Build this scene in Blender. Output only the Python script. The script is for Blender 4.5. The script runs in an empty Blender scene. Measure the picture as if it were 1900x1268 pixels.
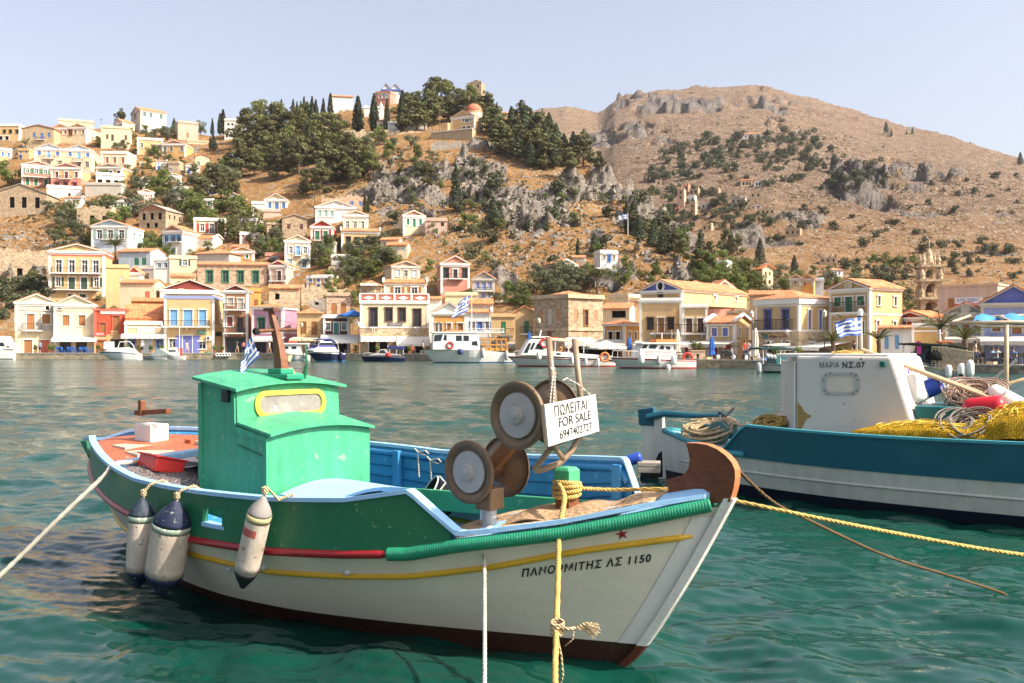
import bpy, bmesh, math, random
import numpy as np
from mathutils import Vector, Matrix

R = math.radians
rng = random.Random(7)
sc = bpy.context.scene
COL = sc.collection

# ---------------------------------------------------------------- camera
F, CX, HY, EYE = 1850.0, 950.0, 640.0, 2.0      # focal length and centre in photo pixels, eye height in metres
cam = bpy.data.cameras.new('camera'); camo = bpy.data.objects.new('camera', cam); COL.objects.link(camo)
cam.sensor_width = 36.0; cam.lens = F/1900*36
cam.shift_y = (640-634)/1900
cam.clip_start = 0.05; cam.clip_end = 6000
camo.location = (0, 0, EYE); camo.rotation_euler = (R(90), 0, 0)
sc.camera = camo

# ---------------------------------------------------------------- sky, sun, exposure
SUN_AZ = Vector((0.93, -0.36)).normalized()     # towards the sun on the ground plane
SUN_EL = R(42)
w = bpy.data.worlds.new('World'); sc.world = w; w.use_nodes = True
nt = w.node_tree
sky = nt.nodes.new('ShaderNodeTexSky'); sky.sky_type = 'NISHITA'; sky.sun_disc = False
sky.sun_elevation = SUN_EL; sky.sun_rotation = math.atan2(SUN_AZ.x, SUN_AZ.y)
sky.altitude = 0; sky.air_density = 1.0; sky.dust_density = 4.0; sky.ozone_density = 1.0
bg = nt.nodes['Background']; bg.inputs['Strength'].default_value = 0.14
hsv = nt.nodes.new('ShaderNodeHueSaturation'); hsv.inputs['Saturation'].default_value = .62; hsv.inputs['Hue'].default_value = .515
nt.links.new(sky.outputs[0], hsv.inputs['Color']); nt.links.new(hsv.outputs[0], bg.inputs['Color'])
sun = bpy.data.lights.new('sun', 'SUN'); suno = bpy.data.objects.new('sun', sun); COL.objects.link(suno)
sun.energy = 4.7; sun.angle = R(0.55); sun.color = (1.0, 0.90, 0.76)
sd = Vector((SUN_AZ.x*math.cos(SUN_EL), SUN_AZ.y*math.cos(SUN_EL), math.sin(SUN_EL)))
suno.rotation_euler = sd.to_track_quat('Z', 'Y').to_euler()
sc.view_settings.view_transform = 'Standard'; sc.view_settings.look = 'None'
sc.view_settings.gamma = 1.0; sc.view_settings.use_curve_mapping = False
sc.view_settings.exposure = 0.88
sc.cycles.use_denoising = True
sc.cycles.max_bounces = 6; sc.cycles.diffuse_bounces = 3; sc.cycles.glossy_bounces = 3
sc.cycles.transmission_bounces = 3; sc.cycles.transparent_max_bounces = 6; sc.cycles.sample_clamp_indirect = 6.0

# ---------------------------------------------------------------- helpers
def at(x, y, d):
    """the point that lies at depth d along the line of sight through photo pixel (x, y)"""
    return Vector(((x-CX)/F*d, d, EYE-(y-HY)/F*d))

def tag(o, label=None, cat=None, group=None, kind=None):
    if label: o['label'] = label
    if cat: o['category'] = cat
    if group: o['group'] = group
    if kind: o['kind'] = kind
    return o

def empty(name, loc=(0,0,0), rz=0.0, label=None, cat=None, group=None):
    o = bpy.data.objects.new(name, None); COL.objects.link(o)
    o.location = loc; o.rotation_euler = (0, 0, rz); o.empty_display_size = .2
    return tag(o, label, cat, group)

class MB:
    """collects shapes, links them as ONE mesh object"""
    def __init__(s): s.v=[]; s.f=[]; s.m=[]; s.cm=0
    def add(s, vs, fs):
        o=len(s.v); s.v.extend([tuple(q) for q in vs])
        for f in fs: s.f.append([i+o for i in f]); s.m.append(s.cm)
        return s
    def quad(s,a,b,c,d): return s.add([a,b,c,d],[(0,1,2,3)])
    def box(s, lo, hi, M=None):
        x0,y0,z0=lo; x1,y1,z1=hi
        vs=[Vector(q) for q in ((x0,y0,z0),(x1,y0,z0),(x1,y1,z0),(x0,y1,z0),(x0,y0,z1),(x1,y0,z1),(x1,y1,z1),(x0,y1,z1))]
        if M is not None: vs=[M@q for q in vs]
        return s.add(vs,[(0,3,2,1),(4,5,6,7),(0,1,5,4),(1,2,6,5),(2,3,7,6),(3,0,4,7)])
    def prism(s, poly, a, b):
        """poly: list of 3-D points (planar); swept from +a to +b vectors"""
        n=len(poly); a=Vector(a); b=Vector(b)
        vs=[Vector(q)+a for q in poly]+[Vector(q)+b for q in poly]
        fs=[list(range(n))[::-1], list(range(n,2*n))]+[(i,(i+1)%n,n+(i+1)%n,n+i) for i in range(n)]
        return s.add(vs,fs)
    def tube(s, pts, r, n=8, caps=True):
        pts=[Vector(p) for p in pts]; k=len(pts)
        rs=r if isinstance(r,(list,tuple)) else [r]*k
        t0=(pts[1]-pts[0]).normalized()
        ref=Vector((0,0,1)) if abs(t0.z)<.9 else Vector((1,0,0))
        nrm=(ref-t0*ref.dot(t0)).normalized()
        vs=[]; fs=[]
        for i in range(k):
            if i==0: t=pts[1]-pts[0]
            elif i==k-1: t=pts[-1]-pts[-2]
            else: t=(pts[i+1]-pts[i]).normalized()+(pts[i]-pts[i-1]).normalized()
            if t.length<1e-9: t=t0.copy()
            t.normalize()
            nn=nrm-t*nrm.dot(t)
            nrm=nn.normalized() if nn.length>1e-6 else nrm
            bn=t.cross(nrm)
            for j in range(n):
                a=2*math.pi*j/n
                vs.append(pts[i]+(nrm*math.cos(a)+bn*math.sin(a))*rs[i])
        for i in range(k-1):
            for j in range(n):
                fs.append((i*n+j,i*n+(j+1)%n,(i+1)*n+(j+1)%n,(i+1)*n+j))
        if caps: fs.append(list(range(n))[::-1]); fs.append([(k-1)*n+j for j in range(n)])
        return s.add(vs,fs)
    def lathe(s, prof, M=None, n=24):
        """prof: (radius, height) pairs round the z axis, then moved by M"""
        vs=[]; fs=[]; k=len(prof)
        for r,z in prof:
            for j in range(n):
                a=2*math.pi*j/n; q=Vector((r*math.cos(a),r*math.sin(a),z)); vs.append(M@q if M is not None else q)
        for i in range(k-1):
            for j in range(n): fs.append((i*n+j,i*n+(j+1)%n,(i+1)*n+(j+1)%n,(i+1)*n+j))
        if prof[0][0]>1e-4: fs.append(list(range(n))[::-1])
        if prof[-1][0]>1e-4: fs.append([(k-1)*n+j for j in range(n)])
        return s.add(vs,fs)
    def grid(s, rows):
        """rows of equal length of points"""
        k=len(rows[0]); vs=[q for r in rows for q in r]
        fs=[(i*k+j,i*k+j+1,(i+1)*k+j+1,(i+1)*k+j) for i in range(len(rows)-1) for j in range(k-1)]
        return s.add(vs,fs)
    def build(s, name, mats, parent=None, smooth=False, loc=None, bevel=0):
        me=bpy.data.meshes.new(name); me.from_pydata(s.v,[],s.f)
        if not isinstance(mats,(list,tuple)): mats=[mats]
        for q in mats: me.materials.append(q)
        if len(mats)>1: me.polygons.foreach_set('material_index', s.m)
        if smooth: me.polygons.foreach_set('use_smooth',[True]*len(me.polygons))
        me.update()
        o=bpy.data.objects.new(name, me); COL.objects.link(o)
        if parent is not None: o.parent=parent
        if loc is not None: o.location=loc
        if bevel:
            b=o.modifiers.new('bevel','BEVEL'); b.width=bevel; b.segments=2; b.limit_method='ANGLE'; b.angle_limit=R(40)
        return o

def children_of(o): return [c for c in o.children]
def copy_tree(o, parent=None):
    c=o.copy(); COL.objects.link(c)
    if parent is not None: c.parent=parent
    for ch in list(o.children): copy_tree(ch,c)
    return c

# ---- numpy value noise
def _h(ix,iy,seed):
    n=(ix.astype(np.int64)*374761393+iy.astype(np.int64)*668265263+seed*1442695041)&0x7fffffff
    n=((n^(n>>13))*1274126177)&0x7fffffff
    n=(n^(n>>16))&0xffff
    return n/65535.0
def vnoise(x,y,seed=0):
    x=np.asarray(x,float); y=np.asarray(y,float)
    ix=np.floor(x); iy=np.floor(y); fx=x-ix; fy=y-iy
    u=fx*fx*fx*(fx*(fx*6-15)+10); v=fy*fy*fy*(fy*(fy*6-15)+10)
    a=_h(ix,iy,seed); b=_h(ix+1,iy,seed); c=_h(ix,iy+1,seed); d=_h(ix+1,iy+1,seed)
    return (a*(1-u)+b*u)*(1-v)+(c*(1-u)+d*u)*v
def fbm(x,y,oct=4,seed=0,ridge=False):
    t=0; a=1; s=0
    for k in range(oct):
        q=vnoise(x*2**k+17*k,y*2**k-9*k,seed+k)
        if ridge: q=1-np.abs(2*q-1)
        t=t+a*q; s+=a; a*=.5
    return t/s
def sstep(a,b,x): 
    t=np.clip((x-a)/(b-a),0,1); return t*t*(3-2*t)

# ---------------------------------------------------------------- materials
_M={}
class NT:
    def __init__(s,name):
        s.m=bpy.data.materials.new(name); s.m.use_nodes=True; s.t=s.m.node_tree; s.b=s.t.nodes['Principled BSDF']
        s.out=s.t.nodes['Material Output']
    def n(s,typ,**kw):
        q=s.t.nodes.new('ShaderNode'+typ)
        for k,v in kw.items():
            if k.startswith('_'): setattr(q,k[1:],v)
            else: q.inputs[k.replace('__',' ')].default_value=v
        return q
    def l(s,a,b): s.t.links.new(a,b)
    def mix(s,fac,a,b,blend='MIX'):
        q=s.t.nodes.new('ShaderNodeMix'); q.data_type='RGBA'; q.blend_type=blend
        for i,v in ((0,fac),(6,a),(7,b)):
            if hasattr(v,'is_linked') or hasattr(v,'links'): s.l(v,q.inputs[i])
            else: q.inputs[i].default_value=(v if i==0 else (*v[:3],1))
        return q.outputs[2]
    def ramp(s,src,stops):
        q=s.t.nodes.new('ShaderNodeValToRGB'); el=q.color_ramp.elements
        while len(el)<len(stops): el.new(.5)
        for e,(p,c) in zip(el,stops): e.position=p; e.color=(*c,1) if isinstance(c,(tuple,list)) else (c,c,c,1)
        s.l(src,q.inputs[0]); return q.outputs[0]
    def bump(s,h,strength=.3,dist=.02):
        q=s.n('Bump',Strength=strength,Distance=dist); s.l(h,q.inputs['Height']); s.l(q.outputs[0],s.b.inputs['Normal'])

def mat(name, col, rough=.6, vary=.12, scale=3.0, bump=.0, spec=.35, chips=None, chip_amt=.0, dirt=None, dirt_amt=0.0, streak=0.0, bscale=None):
    """painted / plain surface: base colour with mottling, optional chipped paint and blotchy dirt of its own"""
    key=('p',name)
    if key in _M: return _M[key]
    s=NT(name); s.b.inputs['Roughness'].default_value=rough; s.b.inputs['Specular IOR Level'].default_value=spec
    tc=s.n('TexCoord'); co=tc.outputs['Object']
    n1=s.n('TexNoise',Scale=scale,Detail=5.0,Roughness=.6); s.l(co,n1.inputs['Vector'])
    f=s.ramp(n1.outputs[0],[(.25,1-vary),(.75,1+vary*.6)])
    c=s.mix(1.0,col,f,'MULTIPLY')
    if streak:
        mp=s.n('Mapping'); mp.inputs['Scale'].default_value=(6,6,.5); s.l(co,mp.inputs[0])
        n3=s.n('TexNoise',Scale=scale,Detail=4.0); s.l(mp.outputs[0],n3.inputs['Vector'])
        c=s.mix(1.0,c,s.ramp(n3.outputs[0],[(.35,1-streak),(.65,1.0)]),'MULTIPLY')
    if dirt:
        n2=s.n('TexNoise',Scale=scale*.6,Detail=6.0,Roughness=.7); s.l(co,n2.inputs['Vector'])
        c=s.mix(s.ramp(n2.outputs[0],[(.5,0.0),(.72,dirt_amt)]),c,dirt)
    if chips:
        n4=s.n('TexNoise',Scale=scale*5,Detail=6.0,Roughness=.65); s.l(co,n4.inputs['Vector'])
        k=.70-chip_amt
        fac=s.ramp(n4.outputs[0],[(k,0.0),(k+.025,1.0)])
        c=s.mix(fac,c,chips)
    s.l(c,s.b.inputs['Base Color'])
    if bump:
        nb=s.n('TexNoise',Scale=bscale or scale*6,Detail=4.0); s.l(co,nb.inputs['Vector']); s.bump(nb.outputs[0],bump,.02)
    _M[key]=s.m; return s.m

def wallmat(name,col,age=.25):
    key=('w',name)
    if key in _M: return _M[key]
    s=NT('plaster_'+name); s.b.inputs['Roughness'].default_value=.9; s.b.inputs['Specular IOR Level'].default_value=.15
    tc=s.n('TexCoord'); co=tc.outputs['Object']
    n1=s.n('TexNoise',Scale=.45,Detail=6.0,Roughness=.65); s.l(co,n1.inputs['Vector'])
    mp=s.n('Mapping'); mp.inputs['Scale'].default_value=(1.6,1.6,.25); s.l(co,mp.inputs[0])
    n2=s.n('TexNoise',Scale=1.6,Detail=5.0,Roughness=.7); s.l(mp.outputs[0],n2.inputs['Vector'])
    n3=s.n('TexNoise',Scale=9.0,Detail=3.0); s.l(co,n3.inputs['Vector'])
    c=s.mix(1.0,col,s.ramp(n1.outputs[0],[(.3,1-age*.6),(.7,1.05)]),'MULTIPLY')
    c=s.mix(1.0,c,s.ramp(n2.outputs[0],[(.36,1-age*.6),(.6,1.0)]),'MULTIPLY')
    c=s.mix(1.0,c,s.ramp(n3.outputs[0],[(.3,.93),(.7,1.04)]),'MULTIPLY')
    s.l(c,s.b.inputs['Base Color']); s.bump(n3.outputs[0],.25,.03)
    _M[key]=s.m; return s.m

def stonemat(name,col,scale=2.6,mort=1.35):
    key=('s',name)
    if key in _M: return _M[key]
    s=NT('stone_'+name); s.b.inputs['Roughness'].default_value=.95; s.b.inputs['Specular IOR Level'].default_value=.1
    tc=s.n('TexCoord'); co=tc.outputs['Object']
    mp=s.n('Mapping'); mp.inputs['Scale'].default_value=(1,1,1.6); s.l(co,mp.inputs[0])
    v=s.n('TexVoronoi',Scale=scale); s.l(mp.outputs[0],v.inputs['Vector'])
    v2=s.n('TexVoronoi',Scale=scale,_feature='DISTANCE_TO_EDGE'); s.l(mp.outputs[0],v2.inputs['Vector'])
    n1=s.n('TexNoise',Scale=.5,Detail=6.0,Roughness=.7); s.l(co,n1.inputs['Vector'])
    bw=s.n('RGBToBW'); s.l(v.outputs['Color'],bw.inputs[0])
    c=s.mix(1.0,col,s.ramp(bw.outputs[0],[(.1,.62),(.9,1.3)]),'MULTIPLY')
    c=s.mix(1.0,c,s.ramp(n1.outputs[0],[(.3,.75),(.7,1.12)]),'MULTIPLY')
    e=s.ramp(v2.outputs[0],[(.0,1.0),(.09,0.0)])
    c=s.mix(e,c,tuple(q*mort*.8 for q in col))
    s.l(c,s.b.inputs['Base Color']); s.bump(v2.outputs[0],.6,.05)
    _M[key]=s.m; return s.m

def tilemat(name,col):
    key=('t',name)
    if key in _M: return _M[key]
    s=NT('roof_tile_'+name); s.b.inputs['Roughness'].default_value=.85; s.b.inputs['Specular IOR Level'].default_value=.2
    tc=s.n('TexCoord'); co=tc.outputs['Object']
    v=s.n('TexVoronoi',Scale=3.2); s.l(co,v.inputs['Vector'])
    bw=s.n('RGBToBW'); s.l(v.outputs['Color'],bw.inputs[0])
    n1=s.n('TexNoise',Scale=.7,Detail=6.0,Roughness=.7); s.l(co,n1.inputs['Vector'])
    wv=s.n('TexWave',Scale=1.6,Distortion=1.5,Detail=2.0,_bands_direction='X'); s.l(co,wv.inputs['Vector'])
    wy=s.n('TexWave',Scale=1.6,Distortion=1.5,Detail=2.0,_bands_direction='Y'); s.l(co,wy.inputs['Vector'])
    c=s.mix(1.0,col,s.ramp(bw.outputs[0],[(.1,.7),(.9,1.25)]),'MULTIPLY')
    c=s.mix(1.0,c,s.ramp(n1.outputs[0],[(.3,.72),(.7,1.12)]),'MULTIPLY')
    ad=s.n('Math',_operation='MULTIPLY'); s.l(wv.outputs[1],ad.inputs[0]); s.l(wy.outputs[1],ad.inputs[1])
    c=s.mix(1.0,c,s.ramp(wv.outputs[1],[(.0,.8),(.5,1.05)]),'MULTIPLY')
    s.l(c,s.b.inputs['Base Color']); s.bump(ad.outputs[0],.6,.06)
    _M[key]=s.m; return s.m

def glassmat():
    if 'glass' in _M: return _M['glass']
    s=NT('window_glass'); s.b.inputs['Base Color'].default_value=(.03,.04,.05,1); s.b.inputs['Roughness'].default_value=.08
    s.b.inputs['Specular IOR Level'].default_value=.5
    _M['glass']=s.m; return s.m
# ---------------------------------------------------------------- the land: quay line, village hill, far mountain
def ip(xs,tab): return np.interp(xs,[t[0] for t in tab],[t[1] for t in tab])
T_DQ=[(-600,137),(450,137),(700,128),(900,116),(1100,100),(1310,86),(1400,82),(1700,74),(1900,69),(2400,60)]
T_ZQ=[(0,.8),(1000,.75),(1900,.5)]
T_A0=[(-600,149),(0,149),(450,149),(700,146),(1000,134),(1200,122),(1300,118),(1500,112),(2400,105)]
T_A1=[(-600,300),(0,310),(500,330),(800,322),(930,302),(1000,282),(1100,250),(1200,222),(1300,192),(1400,168),(1500,140),(1560,130),(2400,125)]
T_AY=[(-600,275),(0,258),(100,246),(200,240),(300,247),(400,252),(500,234),(600,216),(680,202),(740,192),(800,190),(880,200),(930,212),(1000,246),
      (1060,282),(1110,314),(1150,337),(1200,373),(1250,411),(1300,448),(1350,483),(1400,516),(1450,546),(1480,566),(1520,600),(1560,648),(2400,648)]
T_B1=[(-600,900),(900,950),(1000,1050),(1100,1150),(1400,1120),(1700,920),(1900,780),(2400,560)]
T_BY=[(-600,330),(600,300),(900,230),(960,212),(1010,202),(1050,197),(1085,203),(1110,210),(1122,205),(1140,188),(1165,178),(1220,168),(1300,163),(1390,157),(1430,160),(1500,181),
      (1600,212),(1700,240),(1800,268),(1900,300),(2400,420)]
T_B0=[(-600,200),(1300,200),(1500,185),(1900,160),(2400,150)]

COLS=np.concatenate([np.arange(-560,-60,14.),np.arange(-60,1960,3.6),np.arange(1960,2420,14.)])
DROWS=np.concatenate([np.arange(58,130,2.0),np.arange(130,345,.75),345*np.exp(np.linspace(0.004,math.log(1500/345.),170))])
PXg,Dg=np.meshgrid(COLS,DROWS)
Ug=(PXg-CX)/F; XW=Ug*Dg; YW=Dg
def base_heights(PX,D):
    dq=ip(PX,T_DQ); z0=ip(PX,T_ZQ)-.25
    a0=ip(PX,T_A0); a1=ip(PX,T_A1); hr=EYE-(ip(PX,T_AY)-HY)/F*a1
    t=(D-a0)/np.maximum(a1-a0,4.)
    up=z0+(hr-z0)*np.clip(t,0,1)**1.04
    back=hr-(D-a1)*.30
    A=np.where(D<=a1,up,np.maximum(back,z0))
    b0=ip(PX,T_B0); b1=ip(PX,T_B1); hb=EYE-(ip(PX,T_BY)-HY)/F*b1
    tb=np.clip((D-b0)/(b1-b0),0,1)
    B=z0+(hb-z0)*(.93*tb+.07*tb**3)
    B=np.where(D<=b1,B,hb-(D-b1)*.12)
    return A,B,z0,dq
Ab,Bb,z0g,dqg=base_heights(PXg,Dg)
H0=np.maximum(Ab,Bb)
YP=HY-F*(H0-EYE)/Dg
# rocky places: centre x, y and radii in the photo's pixels where the bare crags show on the village hill and the mountain
ROCKS=[(760,335,55,40),(840,320,70,40),(900,330,60,45),(930,375,70,40),(870,300,60,28),(980,370,80,55),(1040,385,70,60),(1090,340,70,45),(1130,370,70,55),
       (1170,400,60,50),(1210,420,60,45),(1200,470,60,40),(1150,500,60,35),(960,480,50,60),(1040,440,50,40),(800,405,60,20),(720,350,40,25),(1270,455,40,25),(30,500,60,30),
       (110,470,60,15),(690,385,40,30),(1100,440,60,40),(935,520,40,40),(1250,520,60,25),
       (790,350,70,30),(1010,420,60,50),(1060,330,50,30)]
ROCKB=[(1200,185,80,26),(1290,195,110,28),(1390,195,70,32),(1430,205,40,22),(1150,195,30,14),(1230,262,70,16),(1110,260,60,18),(1590,350,60,38),(1630,380,50,35),(1560,345,40,30),
       (1700,330,80,25),(1860,400,35,14),(1850,470,60,14),(1180,240,40,10),(1650,330,60,25),(1750,360,90,20),(1690,400,60,18),(1480,410,60,12),(1400,440,80,20)]
def blobs(L,seed):
    m=np.zeros_like(PXg)
    for x,y,rx,ry in L:
        q=np.exp(-(((PXg-x)/rx)**2+((YP-y)/ry)**2)*1.1); m=np.maximum(m,q)
    return m
isB=(Bb>Ab)
n1=fbm(XW/14,YW/14,5,3); n2=fbm(XW/5,YW/5,4,11,True); n3=fbm(XW/40,YW/40,4,5)
rockA=sstep(.40,.60,blobs(ROCKS,1)*.58+1.35*(fbm(XW/8,YW/10,4,63)-.42))*(~isB)
nb1=fbm(XW/60,YW/40,5,23); nb2=fbm(XW/22,YW/16,4,29,True); nb3=fbm(XW/9,YW/9,4,31,True)
rockB=sstep(.40,.62,blobs(ROCKB,2)*.55+1.2*(fbm(XW/34,YW/30,5,67)-.42))*isB
slope_ok=sstep(0,6,H0-z0g-1.0)
# crags: terraces broken by ridged noise
def terrace(h,step,sharp):
    k=np.floor(h/step); f=h/step-k
    return (k+sstep(sharp,1-.12,f))*step
hA=Ab+ (n1-.5)*1.6*slope_ok + (n2-.5)*.5*slope_ok
wob=n1*14+n2*5
cr=terrace(Ab+wob,6.5,.55)-wob-Ab
crag=fbm(XW/3.0,YW/5.5,4,41,True)
hA=hA+rockA*slope_ok*(cr*.85+(n2-.5)*2.6+(crag-.5)*3.6+.6)
wobB=nb1*70+nb2*18
crB=terrace(Bb+wobB,24,.5)-wobB-Bb
hB=Bb+slope_ok*((nb1-.5)*10+(nb2-.5)*2.5+(nb3-.5)*1.4)*sstep(200,420,Dg)+ rockB*slope_ok*(crB*1.5+(nb2-.5)*16)*sstep(180,500,Dg)
# field terraces low on the mountain
tz=sstep(.35,.7,fbm(XW/50,YW/50,3,77))*isB*sstep(190,230,Dg)*(1-sstep(380,480,Dg))*(1-rockB)
hB=hB+tz*(terrace(Bb+nb1*8,3.0,.4)-nb1*8-Bb)*.7
H=np.maximum(hA,hB)
H=np.where(Dg<dqg+3,-2.5,H)
H=np.where(H0-z0g<.4,np.minimum(H,z0g+.05),H)
ny,nx=H.shape
me=bpy.data.meshes.new('hillside')
vs=np.stack([XW,YW,H],-1).reshape(-1,3)
idx=np.arange(ny*nx).reshape(ny,nx)
q=np.stack([idx[:-1,:-1],idx[:-1,1:],idx[1:,1:],idx[1:,:-1]],-1).reshape(-1,4)
me.vertices.add(len(vs)); me.vertices.foreach_set('co',vs.ravel().astype(np.float32))
me.loops.add(q.size); me.loops.foreach_set('vertex_index',q.ravel().astype(np.int32))
me.polygons.add(len(q)); me.polygons.foreach_set('loop_start',np.arange(0,q.size,4,dtype=np.int32)); me.polygons.foreach_set('loop_total',np.full(len(q),4,np.int32))
me.update(calc_edges=True)
at_=me.attributes.new('rock','FLOAT','POINT'); at_.data.foreach_set('value',np.maximum(rockA,rockB).ravel().astype(np.float32))
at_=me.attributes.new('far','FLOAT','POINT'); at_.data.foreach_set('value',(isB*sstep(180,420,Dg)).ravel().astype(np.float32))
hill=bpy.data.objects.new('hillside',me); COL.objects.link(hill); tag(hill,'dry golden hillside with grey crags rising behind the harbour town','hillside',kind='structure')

def ground_mat():
    s=NT('dry_hillside'); s.b.inputs['Roughness'].default_value=.95; s.b.inputs['Specular IOR Level'].default_value=.1
    g=s.n('NewGeometry'); po=g.outputs['Position']
    ar=s.n('Attribute',_attribute_name='rock'); af=s.n('Attribute',_attribute_name='far')
    nA=s.n('TexNoise',Scale=.09,Detail=6.0,Roughness=.65); s.l(po,nA.inputs['Vector'])
    nB=s.n('TexNoise',Scale=.9,Detail=5.0,Roughness=.7); s.l(po,nB.inputs['Vector'])
    nC=s.n('TexNoise',Scale=.28,Detail=7.0,Roughness=.75); s.l(po,nC.inputs['Vector'])
    grass=s.ramp(nA.outputs[0],[(.3,(.31,.165,.072)),(.5,(.47,.255,.10)),(.7,(.58,.365,.17))])
    grass=s.mix(1.0,grass,s.ramp(nB.outputs[0],[(.3,.62),(.65,1.12)]),'MULTIPLY')
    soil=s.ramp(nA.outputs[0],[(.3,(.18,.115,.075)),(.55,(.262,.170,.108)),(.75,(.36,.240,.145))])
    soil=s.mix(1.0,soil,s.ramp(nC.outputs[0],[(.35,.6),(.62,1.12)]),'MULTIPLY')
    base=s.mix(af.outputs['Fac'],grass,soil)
    # stones lying in the grass
    vv=s.n('TexVoronoi',Scale=.55,Randomness=1.0); s.l(po,vv.inputs['Vector'])
    vd=s.ramp(vv.outputs['Distance'],[(.26,1.0),(.42,0.0)])
    vm=s.ramp(nC.outputs[0],[(.42,0.0),(.54,1.0)])
    st=s.n('Math',_operation='MULTIPLY'); s.l(vd,st.inputs[0]); s.l(vm,st.inputs[1])
    base=s.mix(st.outputs[0],base,(.40,.35,.30))
    # low thorny scrub
    vs_=s.n('TexVoronoi',Scale=.32); s.l(po,vs_.inputs['Vector'])
    sdm=s.ramp(vs_.outputs['Distance'],[(.2,1.0),(.4,0.0)]); nn=s.ramp(nA.outputs[0],[(.5,0.0),(.62,.75)])
    sm=s.n('Math',_operation='MULTIPLY'); s.l(sdm,sm.inputs[0]); s.l(nn,sm.inputs[1])
    base=s.mix(sm.outputs[0],base,(.14,.12,.05))
    mp=s.n('Mapping'); mp.inputs['Scale'].default_value=(1.2,1.2,.28); s.l(po,mp.inputs[0])
    nR=s.n('TexNoise',Scale=.7,Detail=8.0,Roughness=.75); s.l(mp.outputs[0],nR.inputs['Vector'])
    rock=s.ramp(nR.outputs[0],[(.32,(.075,.062,.052)),(.43,(.23,.195,.165)),(.56,(.38,.325,.275)),(.70,(.54,.455,.365))])
    rm=s.n('Math',_operation='ADD'); s.l(ar.outputs['Fac'],rm.inputs[0])
    no=s.n('Math',_operation='MULTIPLY_ADD'); s.l(nB.outputs[0],no.inputs[0]); no.inputs[1].default_value=1.0; no.inputs[2].default_value=-.5
    s.l(no.outputs[0],rm.inputs[1])
    rf=s.ramp(rm.outputs[0],[(.42,0.0),(.55,1.0)])
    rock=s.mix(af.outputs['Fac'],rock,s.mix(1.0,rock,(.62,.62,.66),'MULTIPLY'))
    s.l(s.mix(rf,base,rock),s.b.inputs['Base Color'])
    hb=s.n('Math',_operation='ADD'); s.l(nR.outputs[0],hb.inputs[0]); s.l(nB.outputs[0],hb.inputs[1])
    s.bump(hb.outputs[0],1.0,1.8)
    return s.m
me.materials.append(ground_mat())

YPf=HY-F*(H-EYE)/Dg
def ground_d(x,y,dmin=0.0):
    """depth at which the line of sight through pixel (x,y) first meets the land"""
    j=int(np.argmin(np.abs(COLS-x))); col=YPf[:,j]; ok=(DROWS>max(dmin,float(ip(x,T_DQ))+4))
    hit=np.where(ok&(col<=y))[0]
    if len(hit)==0:
        k=int(np.argmin(np.where(ok,col,1e9))); return float(DROWS[k])
    i=hit[0]
    if i==0 or not ok[i-1]: return float(DROWS[i])
    y0,y1=col[i-1],col[i]; t=(y0-y)/(y0-y1+1e-9)
    return float(DROWS[i-1]+(DROWS[i]-DROWS[i-1])*min(max(t,0),1))
def ground_z(X,Y):
    x=CX+F*X/Y; j=min(max(int(np.searchsorted(COLS,x)),1),len(COLS)-1); i=min(max(int(np.searchsorted(DROWS,Y)),1),len(DROWS)-1)
    tx=(x-COLS[j-1])/(COLS[j]-COLS[j-1]); ty=(Y-DROWS[i-1])/(DROWS[i]-DROWS[i-1])
    tx=min(max(tx,0),1); ty=min(max(ty,0),1)
    return float((H[i-1,j-1]*(1-tx)+H[i-1,j]*tx)*(1-ty)+(H[i,j-1]*(1-tx)+H[i,j]*tx)*ty)
def on_ground(x,y,dmin=0.0):
    d=ground_d(x,y,dmin); p=at(x,y,d); p.z=ground_z(p.x,p.y); return p

# ---------------------------------------------------------------- quay
xs=np.arange(-560,2420,20.)
mb=MB(); wallrow=[]
top=[];bot=[];inn=[]
for x in xs:
    d=float(ip(x,T_DQ)); z=float(ip(x,T_ZQ)); u=(x-CX)/F
    top.append((u*d,d,z)); bot.append((u*d,d,-1.6)); inn.append((u*(d+30),d+30,z-.02))
mb.grid([bot,top])
quay_wall_mat=stonemat('quay',(.33,.27,.19),1.7)
o=mb.build('quay_wall',quay_wall_mat); tag(o,'low stone quay wall along the far waterfront','quay wall',kind='structure')
mb=MB(); mb.grid([top,inn]); 
o=mb.build('quay_pavement',mat('paving',(.38,.33,.27),.9,.2,.5)); tag(o,'pale paved quayside in front of the houses','pavement',kind='structure')
mb=MB()
for a,b in zip(top[:-1],top[1:]):
    a=Vector(a); b=Vector(b); t=(b-a).normalized(); nrm=Vector((t.y,-t.x,0))
    if nrm.y>0: nrm=-nrm
    mb.prism([a+nrm*.06,a-nrm*.45,a-nrm*.45+Vector((0,0,.1)),a+nrm*.06+Vector((0,0,.1))],(0,0,0),b-a-t*.02)
o=mb.build('quay_kerb',mat('kerb',(.46,.41,.34),.9,.2,.8)); tag(o,'pale stone coping along the quay edge','kerb',kind='structure')

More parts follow.
